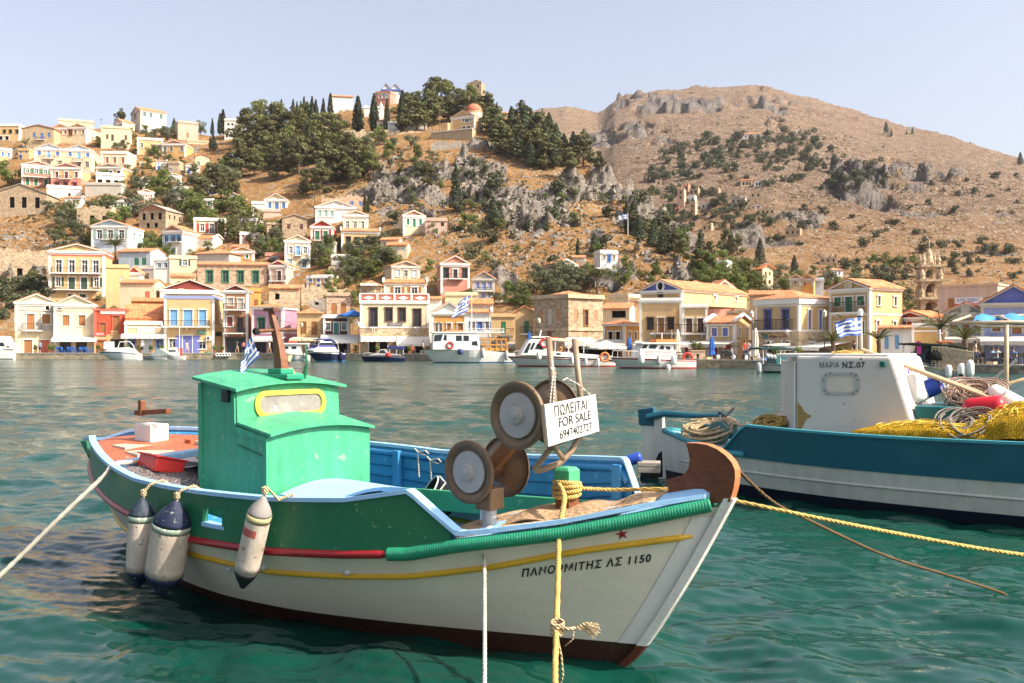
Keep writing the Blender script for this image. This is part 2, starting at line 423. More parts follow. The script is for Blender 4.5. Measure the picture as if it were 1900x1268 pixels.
# ---------------------------------------------------------------- water
wx=np.concatenate([np.linspace(-2600,-300,60),np.arange(-230,2130,2.8),np.linspace(2210,4500,60)])
wyp=np.concatenate([np.arange(1.5,4.9,.25),3700/np.concatenate([np.arange(1380-640,160,-1.3),np.arange(160,19.5,-.75)])])
wyp=wyp[(wyp<150)]
wyp=np.unique(np.round(wyp,4))
PX,D=np.meshgrid(wx,wyp); X=(PX-CX)/F*D; Y=D
rw=np.random.RandomState(5)
Z=np.zeros_like(X); dyc=np.gradient(wyp)[:,None]*np.ones_like(X); cell=np.maximum(dyc,D*2.8/F)
warpx=(fbm(X/2.2,Y/2.2,3,91)-.5)*1.1; warpy=(fbm(X/2.2,Y/2.2,3,97)-.5)*1.1
patch=.55+.9*fbm(X/5.0,Y/5.0,3,59)
for k in range(84):
    lam=.13*(2.9/.13)**(rw.rand()); ang=R(250)+rw.randn()*R(42)
    kk=2*math.pi/lam; amp=.0044*lam**.92*(1.0 if lam<1.2 else .8)
    fade=np.clip((lam/cell-2.2)/2.0,0,1)
    Z+=amp*fade*np.sin(kk*((X+warpx*min(lam,1))*math.cos(ang)+(Y+warpy*min(lam,1))*math.sin(ang))+rw.rand()*6.28)
Z*=patch
me=bpy.data.meshes.new('water'); ny2,nx2=X.shape
vs=np.stack([X,Y,Z],-1).reshape(-1,3); idx=np.arange(ny2*nx2).reshape(ny2,nx2)
q=np.stack([idx[:-1,:-1],idx[:-1,1:],idx[1:,1:],idx[1:,:-1]],-1).reshape(-1,4)
me.vertices.add(len(vs)); me.vertices.foreach_set('co',vs.ravel().astype(np.float32))
me.loops.add(q.size); me.loops.foreach_set('vertex_index',q.ravel().astype(np.int32))
me.polygons.add(len(q)); me.polygons.foreach_set('loop_start',np.arange(0,q.size,4,dtype=np.int32)); me.polygons.foreach_set('loop_total',np.full(len(q),4,np.int32))
me.polygons.foreach_set('use_smooth',np.ones(len(q),bool)); me.update(calc_edges=True)
water=bpy.data.objects.new('water',me); COL.objects.link(water); tag(water,'rippled green harbour water','water',kind='structure')
s=NT('sea_water'); s.b.inputs['Roughness'].default_value=.03; s.b.inputs['IOR'].default_value=1.333
g=s.n('NewGeometry')
nA=s.n('TexNoise',Scale=.06,Detail=3.0); s.l(g.outputs['Position'],nA.inputs['Vector'])
s.l(s.ramp(nA.outputs[0],[(.35,(.003,.038,.028)),(.65,(.004,.058,.037))]),s.b.inputs['Base Color'])
mp=s.n('Mapping'); mp.inputs['Scale'].default_value=(1,1.5,1); mp.inputs['Rotation'].default_value=(0,0,R(-18)); s.l(g.outputs['Position'],mp.inputs[0])
nb=s.n('TexNoise',Scale=1.5,Detail=6.0,Roughness=.55); s.l(mp.outputs[0],nb.inputs['Vector'])
nb2=s.n('TexNoise',Scale=.35,Detail=5.0,Roughness=.6); s.l(mp.outputs[0],nb2.inputs['Vector'])
cd=s.n('CameraData'); fr=s.n('MapRange'); s.l(g.outputs['Position'],s.n('SeparateXYZ').inputs[0])
sx_=[q for q in s.t.nodes if q.bl_idname=='ShaderNodeSeparateXYZ'][0]; s.l(sx_.outputs[1],fr.inputs[0]); fr.inputs[1].default_value=12; fr.inputs[2].default_value=70
s.t.nodes.remove(cd)
m1=s.n('Math',_operation='MULTIPLY'); s.l(nb2.outputs[0],m1.inputs[0]); s.l(fr.outputs[0],m1.inputs[1])
fn=s.n('MapRange'); s.l(sx_.outputs[1],fn.inputs[0]); fn.inputs[1].default_value=7; fn.inputs[2].default_value=22; fn.inputs[3].default_value=.22; fn.inputs[4].default_value=1.0
m3=s.n('Math',_operation='MULTIPLY'); s.l(nb.outputs[0],m3.inputs[0]); s.l(fn.outputs[0],m3.inputs[1])
m2=s.n('Math',_operation='MULTIPLY_ADD'); s.l(m1.outputs[0],m2.inputs[0]); m2.inputs[1].default_value=5.0; s.l(m3.outputs[0],m2.inputs[2])
s.bump(m2.outputs[0],.6,.14)
mps=s.n('Mapping'); mps.inputs['Scale'].default_value=(.035,.16,1); s.l(g.outputs['Position'],mps.inputs[0]); ns=s.n('TexNoise',Scale=1.0,Detail=5.0,Roughness=.65); s.l(mps.outputs[0],ns.inputs['Vector'])
rr=s.ramp(ns.outputs[0],[(.38,.35),(.62,1.0)]); rw_=s.n('RGBToBW'); s.l(rr,rw_.inputs[0]); f2=s.n('MapRange'); s.l(sx_.outputs[1],f2.inputs[0]); f2.inputs[1].default_value=14; f2.inputs[2].default_value=60; f2.inputs[3].default_value=.0; f2.inputs[4].default_value=.20
mr=s.n('Math',_operation='MULTIPLY_ADD'); s.l(rw_.outputs[0],mr.inputs[0]); s.l(f2.outputs[0],mr.inputs[1]); mr.inputs[2].default_value=.03; s.l(mr.outputs[0],s.b.inputs['Roughness'])
me.materials.append(s.m)
mb=MB(); mb.quad((-400,.5,-4),(400,.5,-4),(400,140,-4),(-400,140,-4))
o=mb.build('seabed',mat('seabed',(.05,.08,.06),.9)); tag(o,'dark harbour floor under the water','seabed',kind='structure')
# ---------------------------------------------------------------- houses
C={'ye':(.68,.46,.23),'cr':(.74,.60,.40),'wh':(.80,.76,.69),'pk':(.62,.29,.21),'rd':(.46,.075,.05),'or':(.72,.36,.11),'bl':(.46,.54,.60),'sb':(.62,.68,.74),
   'br':(.46,.23,.12),'lv':(.30,.34,.58),'gr':(.52,.47,.40),'mg':(.52,.26,.36),'tn':(.52,.39,.24),'lye':(.74,.62,.41),'dbr':(.12,.055,.04),'lpk':(.62,.44,.34),
   'co':(.66,.22,.17),'vr':(.66,.10,.05),'oc':(.64,.40,.16),'mr':(.24,.06,.05),'blu':(.10,.20,.50),'sky':(.20,.42,.66),'gn':(.05,.20,.10),'tl':(.06,.22,.20),
   'dg':(.05,.09,.06),'wd':(.28,.12,.04),'wb':(.36,.15,.05),'pgn':(.35,.50,.42),'dk':(.03,.025,.02),'ivy':(.1,.2,.05),'vio':(.16,.18,.48),'cor':(.60,.14,.09)}
WHITE=mat('white_trim',(.78,.74,.68),.8,.10,1.5)
RAIL=mat('iron_railing',(.04,.035,.035),.6,.1)
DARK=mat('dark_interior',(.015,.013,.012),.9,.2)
TILE=tilemat('terracotta',(.60,.25,.12)); TILEO=tilemat('old_terracotta',(.46,.27,.17)); TILEG=tilemat('grey',(.42,.36,.31)); TILER=tilemat('bright',(.68,.24,.10))
def wm(k):
    if k=='st': return stonemat('rubble',(.40,.30,.20))
    if k=='st2': return stonemat('tawny',(.50,.38,.25),2.0)
    if k=='st3': return stonemat('pinkish',(.52,.36,.25),2.4)
    if k=='gst': return stonemat('grey',(.36,.32,.27),2.4)
    return wallmat(k,C[k])
def pm(k): return mat('paint_'+k,C[k] if k in C else k,.65,.14,2.5)
LEGEND=[]   # (x, y, short description) of every building, for telling plants apart
HOUSES=[]; RECTS=[]

def opening_faces(mb, W, z0, z1, ops, ymap, rec=.16):
    """a wall in the plane given by ymap(lx, depth, z) with real openings and reveals"""
    xs_=sorted(set([-W/2,W/2]+[v for o in ops for v in (o[0],o[1])])); zs=sorted(set([z0,z1]+[v for o in ops for v in (o[2],o[3])]))
    for i in range(len(xs_)-1):
        for j in range(len(zs)-1):
            a,b,c,d=xs_[i],xs_[i+1],zs[j],zs[j+1]
            if b-a<1e-5 or d-c<1e-5: continue
            mx,mz=(a+b)/2,(c+d)/2
            if any(o[0]<mx<o[1] and o[2]<mz<o[3] for o in ops): continue
            mb.quad(ymap(a,0,c),ymap(b,0,c),ymap(b,0,d),ymap(a,0,d))
    for a,b,c,d in ops:
        mb.quad(ymap(a,0,c),ymap(a,0,d),ymap(a,rec,d),ymap(a,rec,c)); mb.quad(ymap(b,0,d),ymap(b,0,c),ymap(b,rec,c),ymap(b,rec,d))
        mb.quad(ymap(a,0,d),ymap(b,0,d),ymap(b,rec,d),ymap(a,rec,d)); mb.quad(ymap(b,0,c),ymap(a,0,c),ymap(a,rec,c),ymap(b,rec,c))

def bx(mb,ymap,a,b,p,q,c,d):
    """box on a wall: from depth -p (proud) to q (inside)"""
    vs=[ymap(a,-p,c),ymap(b,-p,c),ymap(b,q,c),ymap(a,q,c),ymap(a,-p,d),ymap(b,-p,d),ymap(b,q,d),ymap(a,q,d)]
    mb.add(vs,[(0,3,2,1),(4,5,6,7),(0,1,5,4),(1,2,6,5),(2,3,7,6),(3,0,4,7)])

def window(root, ymap, kind, a,b,c,d, col, trim, k):
    """kind: s closed shutters, o open shutters, g glazed, d dark hole, D door, L lattice"""
    sw=.13*k; pr=.07
    mb=MB()
    if trim:
        bx(mb,ymap,a-sw,a,pr,-.003,c,d); bx(mb,ymap,b,b+sw,pr,-.003,c,d); bx(mb,ymap,a-sw-.05,b+sw+.05,pr+.06,-.003,d,d+sw*1.2)
        if kind not in 'D': bx(mb,ymap,a-sw-.04,b+sw+.04,pr+.05,-.003,c-sw*.8,c)
    name='door' if kind=='D' else 'window'
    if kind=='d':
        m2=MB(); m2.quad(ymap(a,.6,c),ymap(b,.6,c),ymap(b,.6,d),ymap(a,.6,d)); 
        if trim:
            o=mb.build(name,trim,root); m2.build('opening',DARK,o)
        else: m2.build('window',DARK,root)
        return
    if kind in 'go':
        # sash bars
        fr=.055*k
        bx(mb,ymap,a,a+fr,-.06,.12,c,d); bx(mb,ymap,b-fr,b,-.06,.12,c,d); bx(mb,ymap,a+fr,b-fr,-.06,.12,d-fr,d); bx(mb,ymap,a+fr,b-fr,-.06,.12,c,c+fr)
        mx=(a+b)/2; bx(mb,ymap,mx-fr*.6,mx+fr*.6,-.07,.12,c+fr,d-fr)
        zz=c+(d-c)*.68; bx(mb,ymap,a+fr,mx-fr*.6,-.07,.12,zz-fr*.5,zz+fr*.5); bx(mb,ymap,mx+fr*.6,b-fr,-.07,.12,zz-fr*.5,zz+fr*.5)
        o=mb.build(name,WHITE if kind=='o' else pm(col),root)
        m2=MB(); m2.quad(ymap(a+.01,.11,c+.01),ymap(b-.01,.11,c+.01),ymap(b-.01,.11,d-.01),ymap(a+.01,.11,d-.01)); m2.build('pane',glassmat(),o)
        if kind=='o':
            for sx in (-1,1):
                m3=MB(); w_=(b-a)*.5
                p0=(a-sw-w_ if sx<0 else b+sw+.0); bx(m3,ymap,p0+.01,p0+w_-.01,.06,-.01,c,d)
                for q in np.arange(c+.15,d-.1,.16): bx(m3,ymap,p0+.06,p0+w_-.06,.075,-.05,q,q+.07)
                m3.build('shutter',pm(col),o)
        return
    o=mb.build(name,trim,root) if trim else None
    m2=MB(); mx=(a+b)/2
    dep=.05
    for p0,p1 in ((a+.012,mx-.008),(mx+.008,b-.012)):
        bx(m2,ymap,p0,p1,-dep,.14,c+.01,d-.01)
        if kind=='s':
            for q in np.arange(c+.12,d-.12,.17): bx(m2,ymap,p0+.07,p1-.07,-dep+.02,dep+.01,q,q+.08)
        elif kind=='D':
            h_=(d-c); 
            for q0,q1 in ((.08,.42),(.48,.92)): bx(m2,ymap,p0+.08,p1-.08,-dep+.018,dep+.01,c+h_*q0,c+h_*q1)
        elif kind=='L':
            for q in np.linspace(c+.1,d-.2,5): bx(m2,ymap,p0+.03,p1-.03,-dep+.03,dep+.01,q,q+.06)
    m2.build('door_leaf' if kind=='D' else 'shutter',pm(col),o if o else root)
    if not o: return

def balcony(root, ymap, a,b,z,h, out=.85, slabm=None):
    mb=MB(); bx(mb,ymap,a,b,out,-.01,z-.16,z)
    for q in np.linspace(a+.4,b-.4,max(2,int((b-a)/2.2)+1)):
        mb.prism([ymap(q-.07,-.01,z-.16),ymap(q-.07,-out*.8,z-.16),ymap(q-.07,-.01,z-.55)],(0,0,0),Vector(ymap(q+.07,0,0))-Vector(ymap(q-.07,0,0)))
    o=mb.build('balcony',slabm or WHITE,root)
    r=MB(); e=.03
    bx(r,ymap,a,b,out,-(out-2*e),z+h-.06,z+h); bx(r,ymap,a,a+2*e,out-2*e,-.02,z+h-.06,z+h); bx(r,ymap,b-2*e,b,out-2*e,-.02,z+h-.06,z+h)
    bx(r,ymap,a+2*e,b-2*e,out-.005,-(out-2*e+.005),z+.08,z+.12)
    for q in np.arange(a+.03,b,.15): bx(r,ymap,q-.012,q+.012,out-.01,-(out-.035),z+.12,z+h-.06)
    for q in np.arange(.1,out-.05,.15):
        for s_ in (a+.012,b-.036): bx(r,ymap,s_,s_+.024,q,-(q-.024),z,z+h-.06)
    r.build('railing',RAIL,o)

def awning(root, ymap, a,b,zt,zb,col,out=2.2,stripe=False):
    mb=MB(); n=8; dz=zt-zb-.28
    mb.prism([ymap(a,-.02,zt),ymap(a,-out,zt-dz),ymap(a,-out,zt-dz-.05),ymap(a,-.02,zt-.05)],(0,0,0),Vector(ymap(b,0,0))-Vector(ymap(a,0,0)))
    m=int((b-a)/.35)+1
    e=[]
    for i in range(m):
        q0=a+(b-a)*i/m; q1=a+(b-a)*(i+1)/m
        bx(mb,ymap,q0+.01,q1-.01,out+.02,-(out-.0),zt-dz-.33+(.03 if i%2 else 0),zt-dz-.01)
    o=mb.build('awning',mat('canvas_'+col if isinstance(col,str) else 'canvas',C.get(col,(.8,.77,.72)),.9,.1,1.0),root)
    for q in (a+.08,b-.08):
        p=MB(); p.tube([ymap(q,-.05,zt-dz-.25),ymap(q,-out+.05,zt-dz-.12)],.025,6); p.build('awning_arm',RAIL,o)

def house(label, x0,x1,ye,yb, wall='cr', roof='G', ya=None, side=0, L=1.0, win=(), swin=(), d=None, dd=0.0, ped=None, trim=True, rc=None, split=None, bal=(), aw=(), ext=3.5, short=None, name='house', cat='house', par=True, sL=None, band=None, eave=None, lab2=None):
    xc=(x0+x1)/2
    if d is None:
        p=on_ground(xc,yb); d=p.y
    d+=dd
    k=d/F; Wp=x1-x0
    psi=math.atan2(side,Wp*L) if side else 0.0
    W=Wp*k/math.cos(psi); Ls=(abs(side)*k/abs(math.sin(psi)) if side else W*L)
    if side and sL: Ls=sL
    u=(xc-CX)/F; r=Vector((u,1,0)).normalized(); e=Vector((r.y,-r.x,0))
    f=e*math.cos(psi)-r*math.sin(psi)
    loc=at(xc,yb,d); root=empty(name,loc,math.atan2(f.y,f.x),label,cat)
    if cat in ('wall','tower'): root['kind']='thing'
    LEGEND.append((xc+side/2,(ye+yb)/2,short or ('the '+label),root)); HOUSES.append(root); RECTS.append((min(x0,x0+side),max(x1,x1+side),(ya or ye),yb))
    lx=lambda x:((x-x0)/Wp-.5)*W
    lz=lambda y:(yb-y)*k
    He=lz(ye); Ha=lz(ya) if ya else He
    fm=lambda a,q,z:(a,q,z)                                   # front wall
    if side>=0: sm=lambda a,q,z:(W/2-q,a+Ls/2,z)                # right wall
    else: sm=lambda a,q,z:(-W/2+q,Ls/2-a,z)
    slx=lambda x:((x-(x1 if side>=0 else x0+side))/max(abs(side),1e-3)-.5)*Ls*(1 if side>=0 else 1)
    kk=min(max(k/.08,.7),1.3)
    TR=WHITE if trim is True else (pm(trim) if isinstance(trim,str) else None)
    # openings
    fo=[];so=[]
    for row,store,mp_,wp in [(q,fo,lx,W) for q in win]+[(q,so,slx,Ls) for q in swin]:
        kind,y0,y1,wpx,col,xs_=row[:6]
        for x in xs_:
            sc_=W/Wp if store is fo else Ls/abs(side)
            hw=wpx*sc_/2 if store is fo else wpx*k*.6
            c=mp_(x); a,b=max(c-hw,-wp/2+.12),min(c+hw,wp/2-.12)
            store.append((kind,a,b,max(lz(y1),.02),min(lz(y0),He-.08),col))
    ops=[q[1:5] for q in fo]; sops=[q[1:5] for q in so]
    zb=-ext; zs=lz(split[0]) if split else None
    def front(mb,z0,z1): opening_faces(mb,W,z0,z1,[(a,b,max(c,z0),min(dd_,z1)) for a,b,c,dd_ in ops if c<z1-.01 and dd_>z0+.01],fm,.18)
    def sides(mb,z0,z1):
        opening_faces(mb,Ls,z0,z1,[(a,b,max(c,z0),min(dd_,z1)) for a,b,c,dd_ in sops if c<z1-.01 and dd_>z0+.01],sm,.18)
        xo=-W/2 if side>=0 else W/2
        mb.quad((xo,Ls,z0),(xo,0,z0),(xo,0,z1),(xo,Ls,z1)); mb.quad((W/2,Ls,z0),(-W/2,Ls,z0),(-W/2,Ls,z1),(W/2,Ls,z1))
    def wallobj(nm,z0,z1,m,top=True):
        mb=MB(); front(mb,z0,z1); sides(mb,z0,z1)
        if top: mb.quad((-W/2,0,z1),(W/2,0,z1),(W/2,Ls,z1),(-W/2,Ls,z1))
        return mb.build(nm,m,root)
    if split:
        wallobj('lower_wall',zb,zs,wm(split[1]),False); wallobj('wall',zs,He,wm(wall))
    else: wallobj('wall',zb,He,wm(wall))
    # roof
    ov=.28; RC={None:TILE,'o':TILEO,'g':TILEG,'r':TILER}[rc]
    if roof in ('G','GG'):
        n=2 if roof=='GG' else 1
        for i in range(n):
            w0=-W/2+W*i/n; w1=-W/2+W*(i+1)/n; mx=(w0+w1)/2
            t=MB(); t.prism([(w0,0.0,He),(w1,0.0,He),(mx,0.0,Ha)],(0,.02,0),(0,Ls-.02,0)); t.build('pediment',wm(ped) if ped in ('st','st2','gst','st3') or ped is None and wall in('st','st2','gst','st3') else wm(ped or wall),root)
            m=MB(); th=.14
            for sx in (w0-ov*(i==0),w1+ov*(i==n-1)):
                zz=He-(Ha-He)/(mx-w0)*ov if ((sx<mx and i==0) or (sx>mx and i==n-1)) else He
                m.prism([(sx,0,zz+.03),(mx,0,Ha+.03),(mx,0,Ha+.03+th),(sx,0,zz+.03+th)],(0,-.22,0),(0,Ls+.1,0))
            m.build('roof',RC,root)
            if TR:
                c=MB(); h_=.24*kk
                for sx in (w0-ov*.9*(i==0),w1+ov*.9*(i==n-1)):
                    zz=He-(Ha-He)/(mx-w0)*ov*.9 if ((sx<mx and i==0) or (sx>mx and i==n-1)) else He
                    c.prism([(sx,0,zz-h_*.35),(mx,0,Ha-h_*.35),(mx,0,Ha+.02),(sx,0,zz+.02)],(0,-.3,0),(0,.0,0))
                c.build('raking_cornice',TR,root)
        if TR:
            c=MB(); h_=.30*kk
            bx(c,fm,-W/2-.16,W/2+.16,.24,.0,He-h_,He+.0); bx(c,fm,-W/2-.05,W/2+.05,.1,.0,He-h_*1.8,He-h_)
            if side: 
                bx(c,sm,-Ls/2,Ls/2,.16,.0,He-h_*1.0,He-.02)
            c.build('cornice',TR,root)
    elif roof=='F':
        c=MB(); h_=.3*kk
        bx(c,fm,-W/2-.12,W/2+.12,.16,-.02,He-h_,He); bx(c,sm,-Ls/2,Ls/2,.12,-.02,He-h_,He)
        if par: bx(c,fm,-W/2,W/2,.03,.2,He,He+h_*.8); bx(c,sm,-Ls/2+.25,Ls/2,.03,.2,He,He+h_*.8)
        c.build('parapet',TR or wm(wall),root)
        t=MB(); t.quad((-W/2+.2,.2,He+.03),(W/2-.2,.2,He+.03),(W/2-.2,Ls,He+.03),(-W/2+.2,Ls,He+.03)); t.build('roof',mat('flat_roof',(.5,.42,.34),.9,.2,.8),root)
    elif roof=='H':
        m=MB(); o=.3; rl=max(Ls-W,0)/2+.01; 
        if W>=Ls: a1,a2=(-(W-Ls)/2,Ls/2),((W-Ls)/2,Ls/2)
        else: a1,a2=(0,W/2),(0,Ls-W/2)
        e_=.02
        v=[(-W/2-o,-o,He+e_),(W/2+o,-o,He+e_),(W/2+o,Ls+o,He+e_),(-W/2-o,Ls+o,He+e_),(a1[0],a1[1],Ha),(a2[0],a2[1],Ha)]
        fs=[(0,1,5,4),(2,3,4,5),(1,2,5),(3,0,4),(0,3,2,1)] if W>=Ls else [(0,1,4),(1,2,5,4),(2,3,5),(3,0,4,5),(0,3,2,1)]
        m.add(v,fs); m.build('roof',RC,root)
        if TR:
            c=MB(); h_=(eave or .35)*kk
            bx(c,fm,-W/2-.2,W/2+.2,.2,-.01,He-h_,He); bx(c,sm,-Ls/2,Ls/2,.2,-.01,He-h_,He); c.build('cornice',TR,root)
    elif roof=='S':
        m=MB(); th=.14; m.prism([(0,-.3,He-.0),(0,Ls/2,Ha),(0,Ls/2,Ha+th),(0,-.3,He+th)],(-W/2-.1,0,0),(W/2+.1,0,0))
        m.prism([(0,Ls+.3,He),(0,Ls/2,Ha),(0,Ls/2,Ha+th),(0,Ls+.3,He+th)],(-W/2-.1,0,0),(W/2+.1,0,0)); m.build('roof',RC,root)
        t=MB(); t.prism([(0,.0,He),(0,Ls,He),(0,Ls/2,Ha)],(-W/2+.02,0,0),(W/2-.02,0,0)); t.build('gable',wm(ped or wall),root)
        if TR:
            c=MB(); 
            for sx in ((W/2-.05),(-W/2-.25)):
                c.prism([(0,-.32,He+th),(0,Ls/2,Ha+th),(0,Ls/2,Ha+th+.22),(0,-.32,He+th+.22)],(sx,0,0),(sx+.3,0,0)); c.prism([(0,Ls+.32,He+th),(0,Ls/2,Ha+th),(0,Ls/2,Ha+th+.22),(0,Ls+.32,He+th+.22)],(sx,0,0),(sx+.3,0,0))
            bx(c,fm,-W/2-.12,W/2+.12,.14,.0,He-.28*kk,He-.03); c.build('cornice',TR,root)
    elif roof=='R':
        m=MB(); r_=random.Random(int(x0*7+ye))
        for wl,LL in ((fm,W),(sm,Ls)):
            q=-LL/2
            while q<LL/2-.3:
                w_=min(r_.uniform(.5,1.4),LL/2-q); bx(m,wl,q+.01,q+w_-.01,-.01,.4,He,He+r_.uniform(.05,.9)); q+=w_
        m.build('broken_wall_top',wm(wall),root)
    # corner pilasters
    if TR and roof!='R':
        w_=.34*kk
        for a in (-W/2-.03,W/2-w_+.03):
            c=MB(); bx(c,fm,a,a+w_,.05,-.003,0 if not split else max(zs,0),He-.3*kk)
            if side and ((side>0)==(a>0)): bx(c,sm,-Ls/2+.001 if side>0 else Ls/2-w_,-Ls/2+w_ if side>0 else Ls/2-.001,.045,-.003,0 if not split else max(zs,0),He-.3*kk)
            c.build('pilaster',TR,root)
    if band:
        for y0,y1,cl in band:
            c=MB(); bx(c,fm,-W/2-.04,W/2+.04,.06,-.003,lz(y1),lz(y0)); bx(c,sm,-Ls/2,Ls/2,.05,-.003,lz(y1),lz(y0)); c.build('band',pm(cl) if cl!='w' else WHITE,root)
    for q in fo: window(root,fm,q[0],q[1],q[2],q[3],q[4],q[5],TR if TR else (WHITE if q[0] in 'go' else None),kk)
    for q in so: window(root,sm,q[0],q[1],q[2],q[3],q[4],q[5],TR if TR else (WHITE if q[0] in 'go' else None),kk)
    for b_ in bal:
        balcony(root,fm,lx(b_[0]),lx(b_[1]),lz(b_[2]),b_[3] if len(b_)>3 else .95,.85 if len(b_)<5 else b_[4])
    for a_ in aw: awning(root,fm,lx(a_[0]),lx(a_[1]),lz(a_[2]),lz(a_[3]),a_[4],a_[5] if len(a_)>5 else 2.2)
    root['_k']=k
    return dict(root=root,fm=fm,sm=sm,lx=lx,lz=lz,slx=slx,W=W,Ls=Ls,He=He,Ha=Ha,k=k,d=d,f=f)

def text_mesh(txt,size,extr=.01,bold=0.0,shear=0.0,space=1.0):
    cu=bpy.data.curves.new('t','FONT'); cu.body=txt; cu.size=size; cu.extrude=extr; cu.offset=bold; cu.shear=shear; cu.space_character=space; cu.align_x='CENTER'; cu.align_y='CENTER'
    o=bpy.data.objects.new('t',cu); COL.objects.link(o); dg=bpy.context.evaluated_depsgraph_get(); dg.update()
    m=bpy.data.meshes.new_from_object(o.evaluated_get(dg)); 
    V=[v.co.copy() for v in m.vertices]; Fc=[list(p.vertices) for p in m.polygons]
    bpy.data.objects.remove(o); bpy.data.curves.remove(cu); bpy.data.meshes.remove(m)
    return V,Fc
def wall_sign(h,txt,xc,yc,wpx,hpx,bg,fg,name='sign_board',wall='f',plain=False,tw=.86):
    mp=h['fm'] if wall=='f' else h['sm']; ax=h['lx'](xc) if wall=='f' else h['slx'](xc); z=h['lz'](yc); W=wpx*h['W']/1.0
    sc_=h['W']/1.0
    W=(h['lx'](xc+wpx/2)-h['lx'](xc-wpx/2)) if wall=='f' else wpx*h['k']; Hh=hpx*h['k']
    o=None
    if bg is not None:
        b=MB(); bx(b,mp,ax-W/2,ax+W/2,.09,-.003,z-Hh/2,z+Hh/2); o=b.build(name,mat('sign_'+str(bg),bg,.6,.08),h['root'])
    V,Fc=text_mesh(txt,1.0,.004)
    if not V: return
    x_=[v.x for v in V]; y_=[v.y for v in V]; sx=W*tw/(max(x_)-min(x_)); sy=min(sx*1.6,Hh*.62/(max(y_)-min(y_))); cx_=(max(x_)+min(x_))/2; cy_=(max(y_)+min(y_))/2
    m=MB(); m.add([mp(ax+(v.x-cx_)*sx,-.10-v.z*2,z+(v.y-cy_)*sy) for v in V],Fc); m.build('lettering',mat('letters_'+str(fg),fg,.6,.05),o or h['root'])
# ---------------------------------------------------------------- the houses of the town, front row first
def hq(label,x0,x1,ye,back=7,**k):
    xc=(x0+x1)/2; d=float(ip(xc,T_DQ))+back; z=float(ip(xc,T_ZQ)); yb=HY-F*(z-EYE)/d
    return house(label,x0,x1,ye,yb,d=d,ext=.3,**k)
h=hq('two-storey house with grey upper floor, brown door and small iron balcony at the left end',32,103,561,wall='gr',ya=546,ped='lye',split=(614,'lye'),short='the grey double house at the left end',
   win=[('D',583,611,13,'wb',[58]),('s',583,601,14,'wb',[84]),('d',567,575,6,'dk',[86]),('D',631,656,14,'wd',[54]),('D',631,656,15,'cor',[82])],bal=[(45,77,613,.95)])
h=hq('pale yellow gabled house with brown shutters and a white awning over blue chairs',103.5,174,565,wall='lye',ya=548,side=6,win=[('s',585,605,12,'wb',[124,151]),('g',569,575,7,'gr',[113]),('g',632,656,16,'dbr',[123,150])],aw=[(102,178,625,634,'wh',2.4)],short='the pale yellow gabled house with blue chairs')
h=hq('orange-red shopfront house with white carved name board along its parapet',177,233,573,wall='vr',roof='F',side=12,split=(621,'ye'),trim='cor',par=False,
   win=[('s',586,619,11,'wb',[215]),('s',599,622,10,'wb',[192]),('D',632,656,14,'wb',[190]),('g',632,656,18,'dk',[217])],short='the orange-red shop')
wall_sign(h,'ΕΣΤΙΑΤΟΡΙΟ',209,579.5,42,7,(.78,.72,.66),(.5,.25,.2)); wall_sign(h,'ΤΑΒΕΡΝΑ',186,620,18,7,(.6,.08,.07),(.8,.7,.66)); wall_sign(h,'MENU',212,618,12,8,(.75,.55,.25),(.3,.15,.08))
h=hq('low tan shop with tiled roof, blue doors and a white name plate',234,306,599,back=6,wall='tn',roof='F',win=[('g',631,656,11,'blu',[246,295]),('D',629,656,17,'bl',[272])],aw=[(228,306,620,628,'wh',1.8)],band=[(607,609,'w')],short='the tan shop with the white name plate')
wall_sign(h,'AXINOS',271,613,30,9,(.72,.68,.66),(.08,.06,.05))
t=MB(); W,L=h['W'],h['Ls']; z0=h['He']+.6; t.prism([(-W/2,1.2,z0),(W/2,1.2,z0),(W/2,6.5,z0+2.2),(-W/2,6.5,z0+2.2)],(0,0,0),(0,0,.15)); t.box((-W/2,1.3,h['He']-.3),(W/2,1.6,z0)); t.build('tiled_roof',TILER,h['root'])
h=hq('ochre house with blue shutters, lavender frieze and long balcony over a blue shop door',307,395,542,wall='ye',roof='F',side=19,trim=True,par=False,short='the ochre house with blue shutters on the quay',
   win=[('s',575,604,13,'sky',[324]),('s',575,605.5,16,'sky',[349]),('s',575,604,13,'sky',[375]),('D',623,657,16,'vio',[348]),('g',629,645,13,'wh',[322]),('g',634,648,13,'wh',[374])],
   swin=[('s',578,598,6,'dg',[409])],bal=[(307,388,606,.85)],band=[(549,555,'lv'),(541,543,'w')])
wall_sign(h,'ΦΑΡΜΑΚΕΙΟ',373,617,17,7,(.02,.22,.14),(.75,.8,.78))
hv=MB(); bx(hv,h['fm'],h['lx'](332)-.45,h['lx'](332)+.45,.09,-.003,h['lz'](657),h['lz'](623)); bx(hv,h['fm'],h['lx'](364)-.45,h['lx'](364)+.45,.09,-.003,h['lz'](657),h['lz'](623)); hv.build('shutter',pm('vio'),h['root'])
ac=MB(); bx(ac,h['fm'],h['lx'](382),h['lx'](390),.4,-.003,h['lz'](632),h['lz'](624)); o=ac.build('air_conditioner',WHITE,h['root']); ac=MB(); M=Matrix.Translation((h['lx'](385.5),-.40,h['lz'](628)))@Matrix.Rotation(R(90),4,'X'); ac.lathe([(.2,0),(.2,.02)],M,16); ac.build('fan',RAIL,o)
hq('narrow ochre two-storey annexe with a yellow door and small terrace',395.5,414.5,606,back=8.5,wall='oc',roof='F',trim=False,par=True,win=[('D',633,657,11,'ye',[403]),('g',618,623,8,'dk',[405])],short='the narrow ochre annexe')
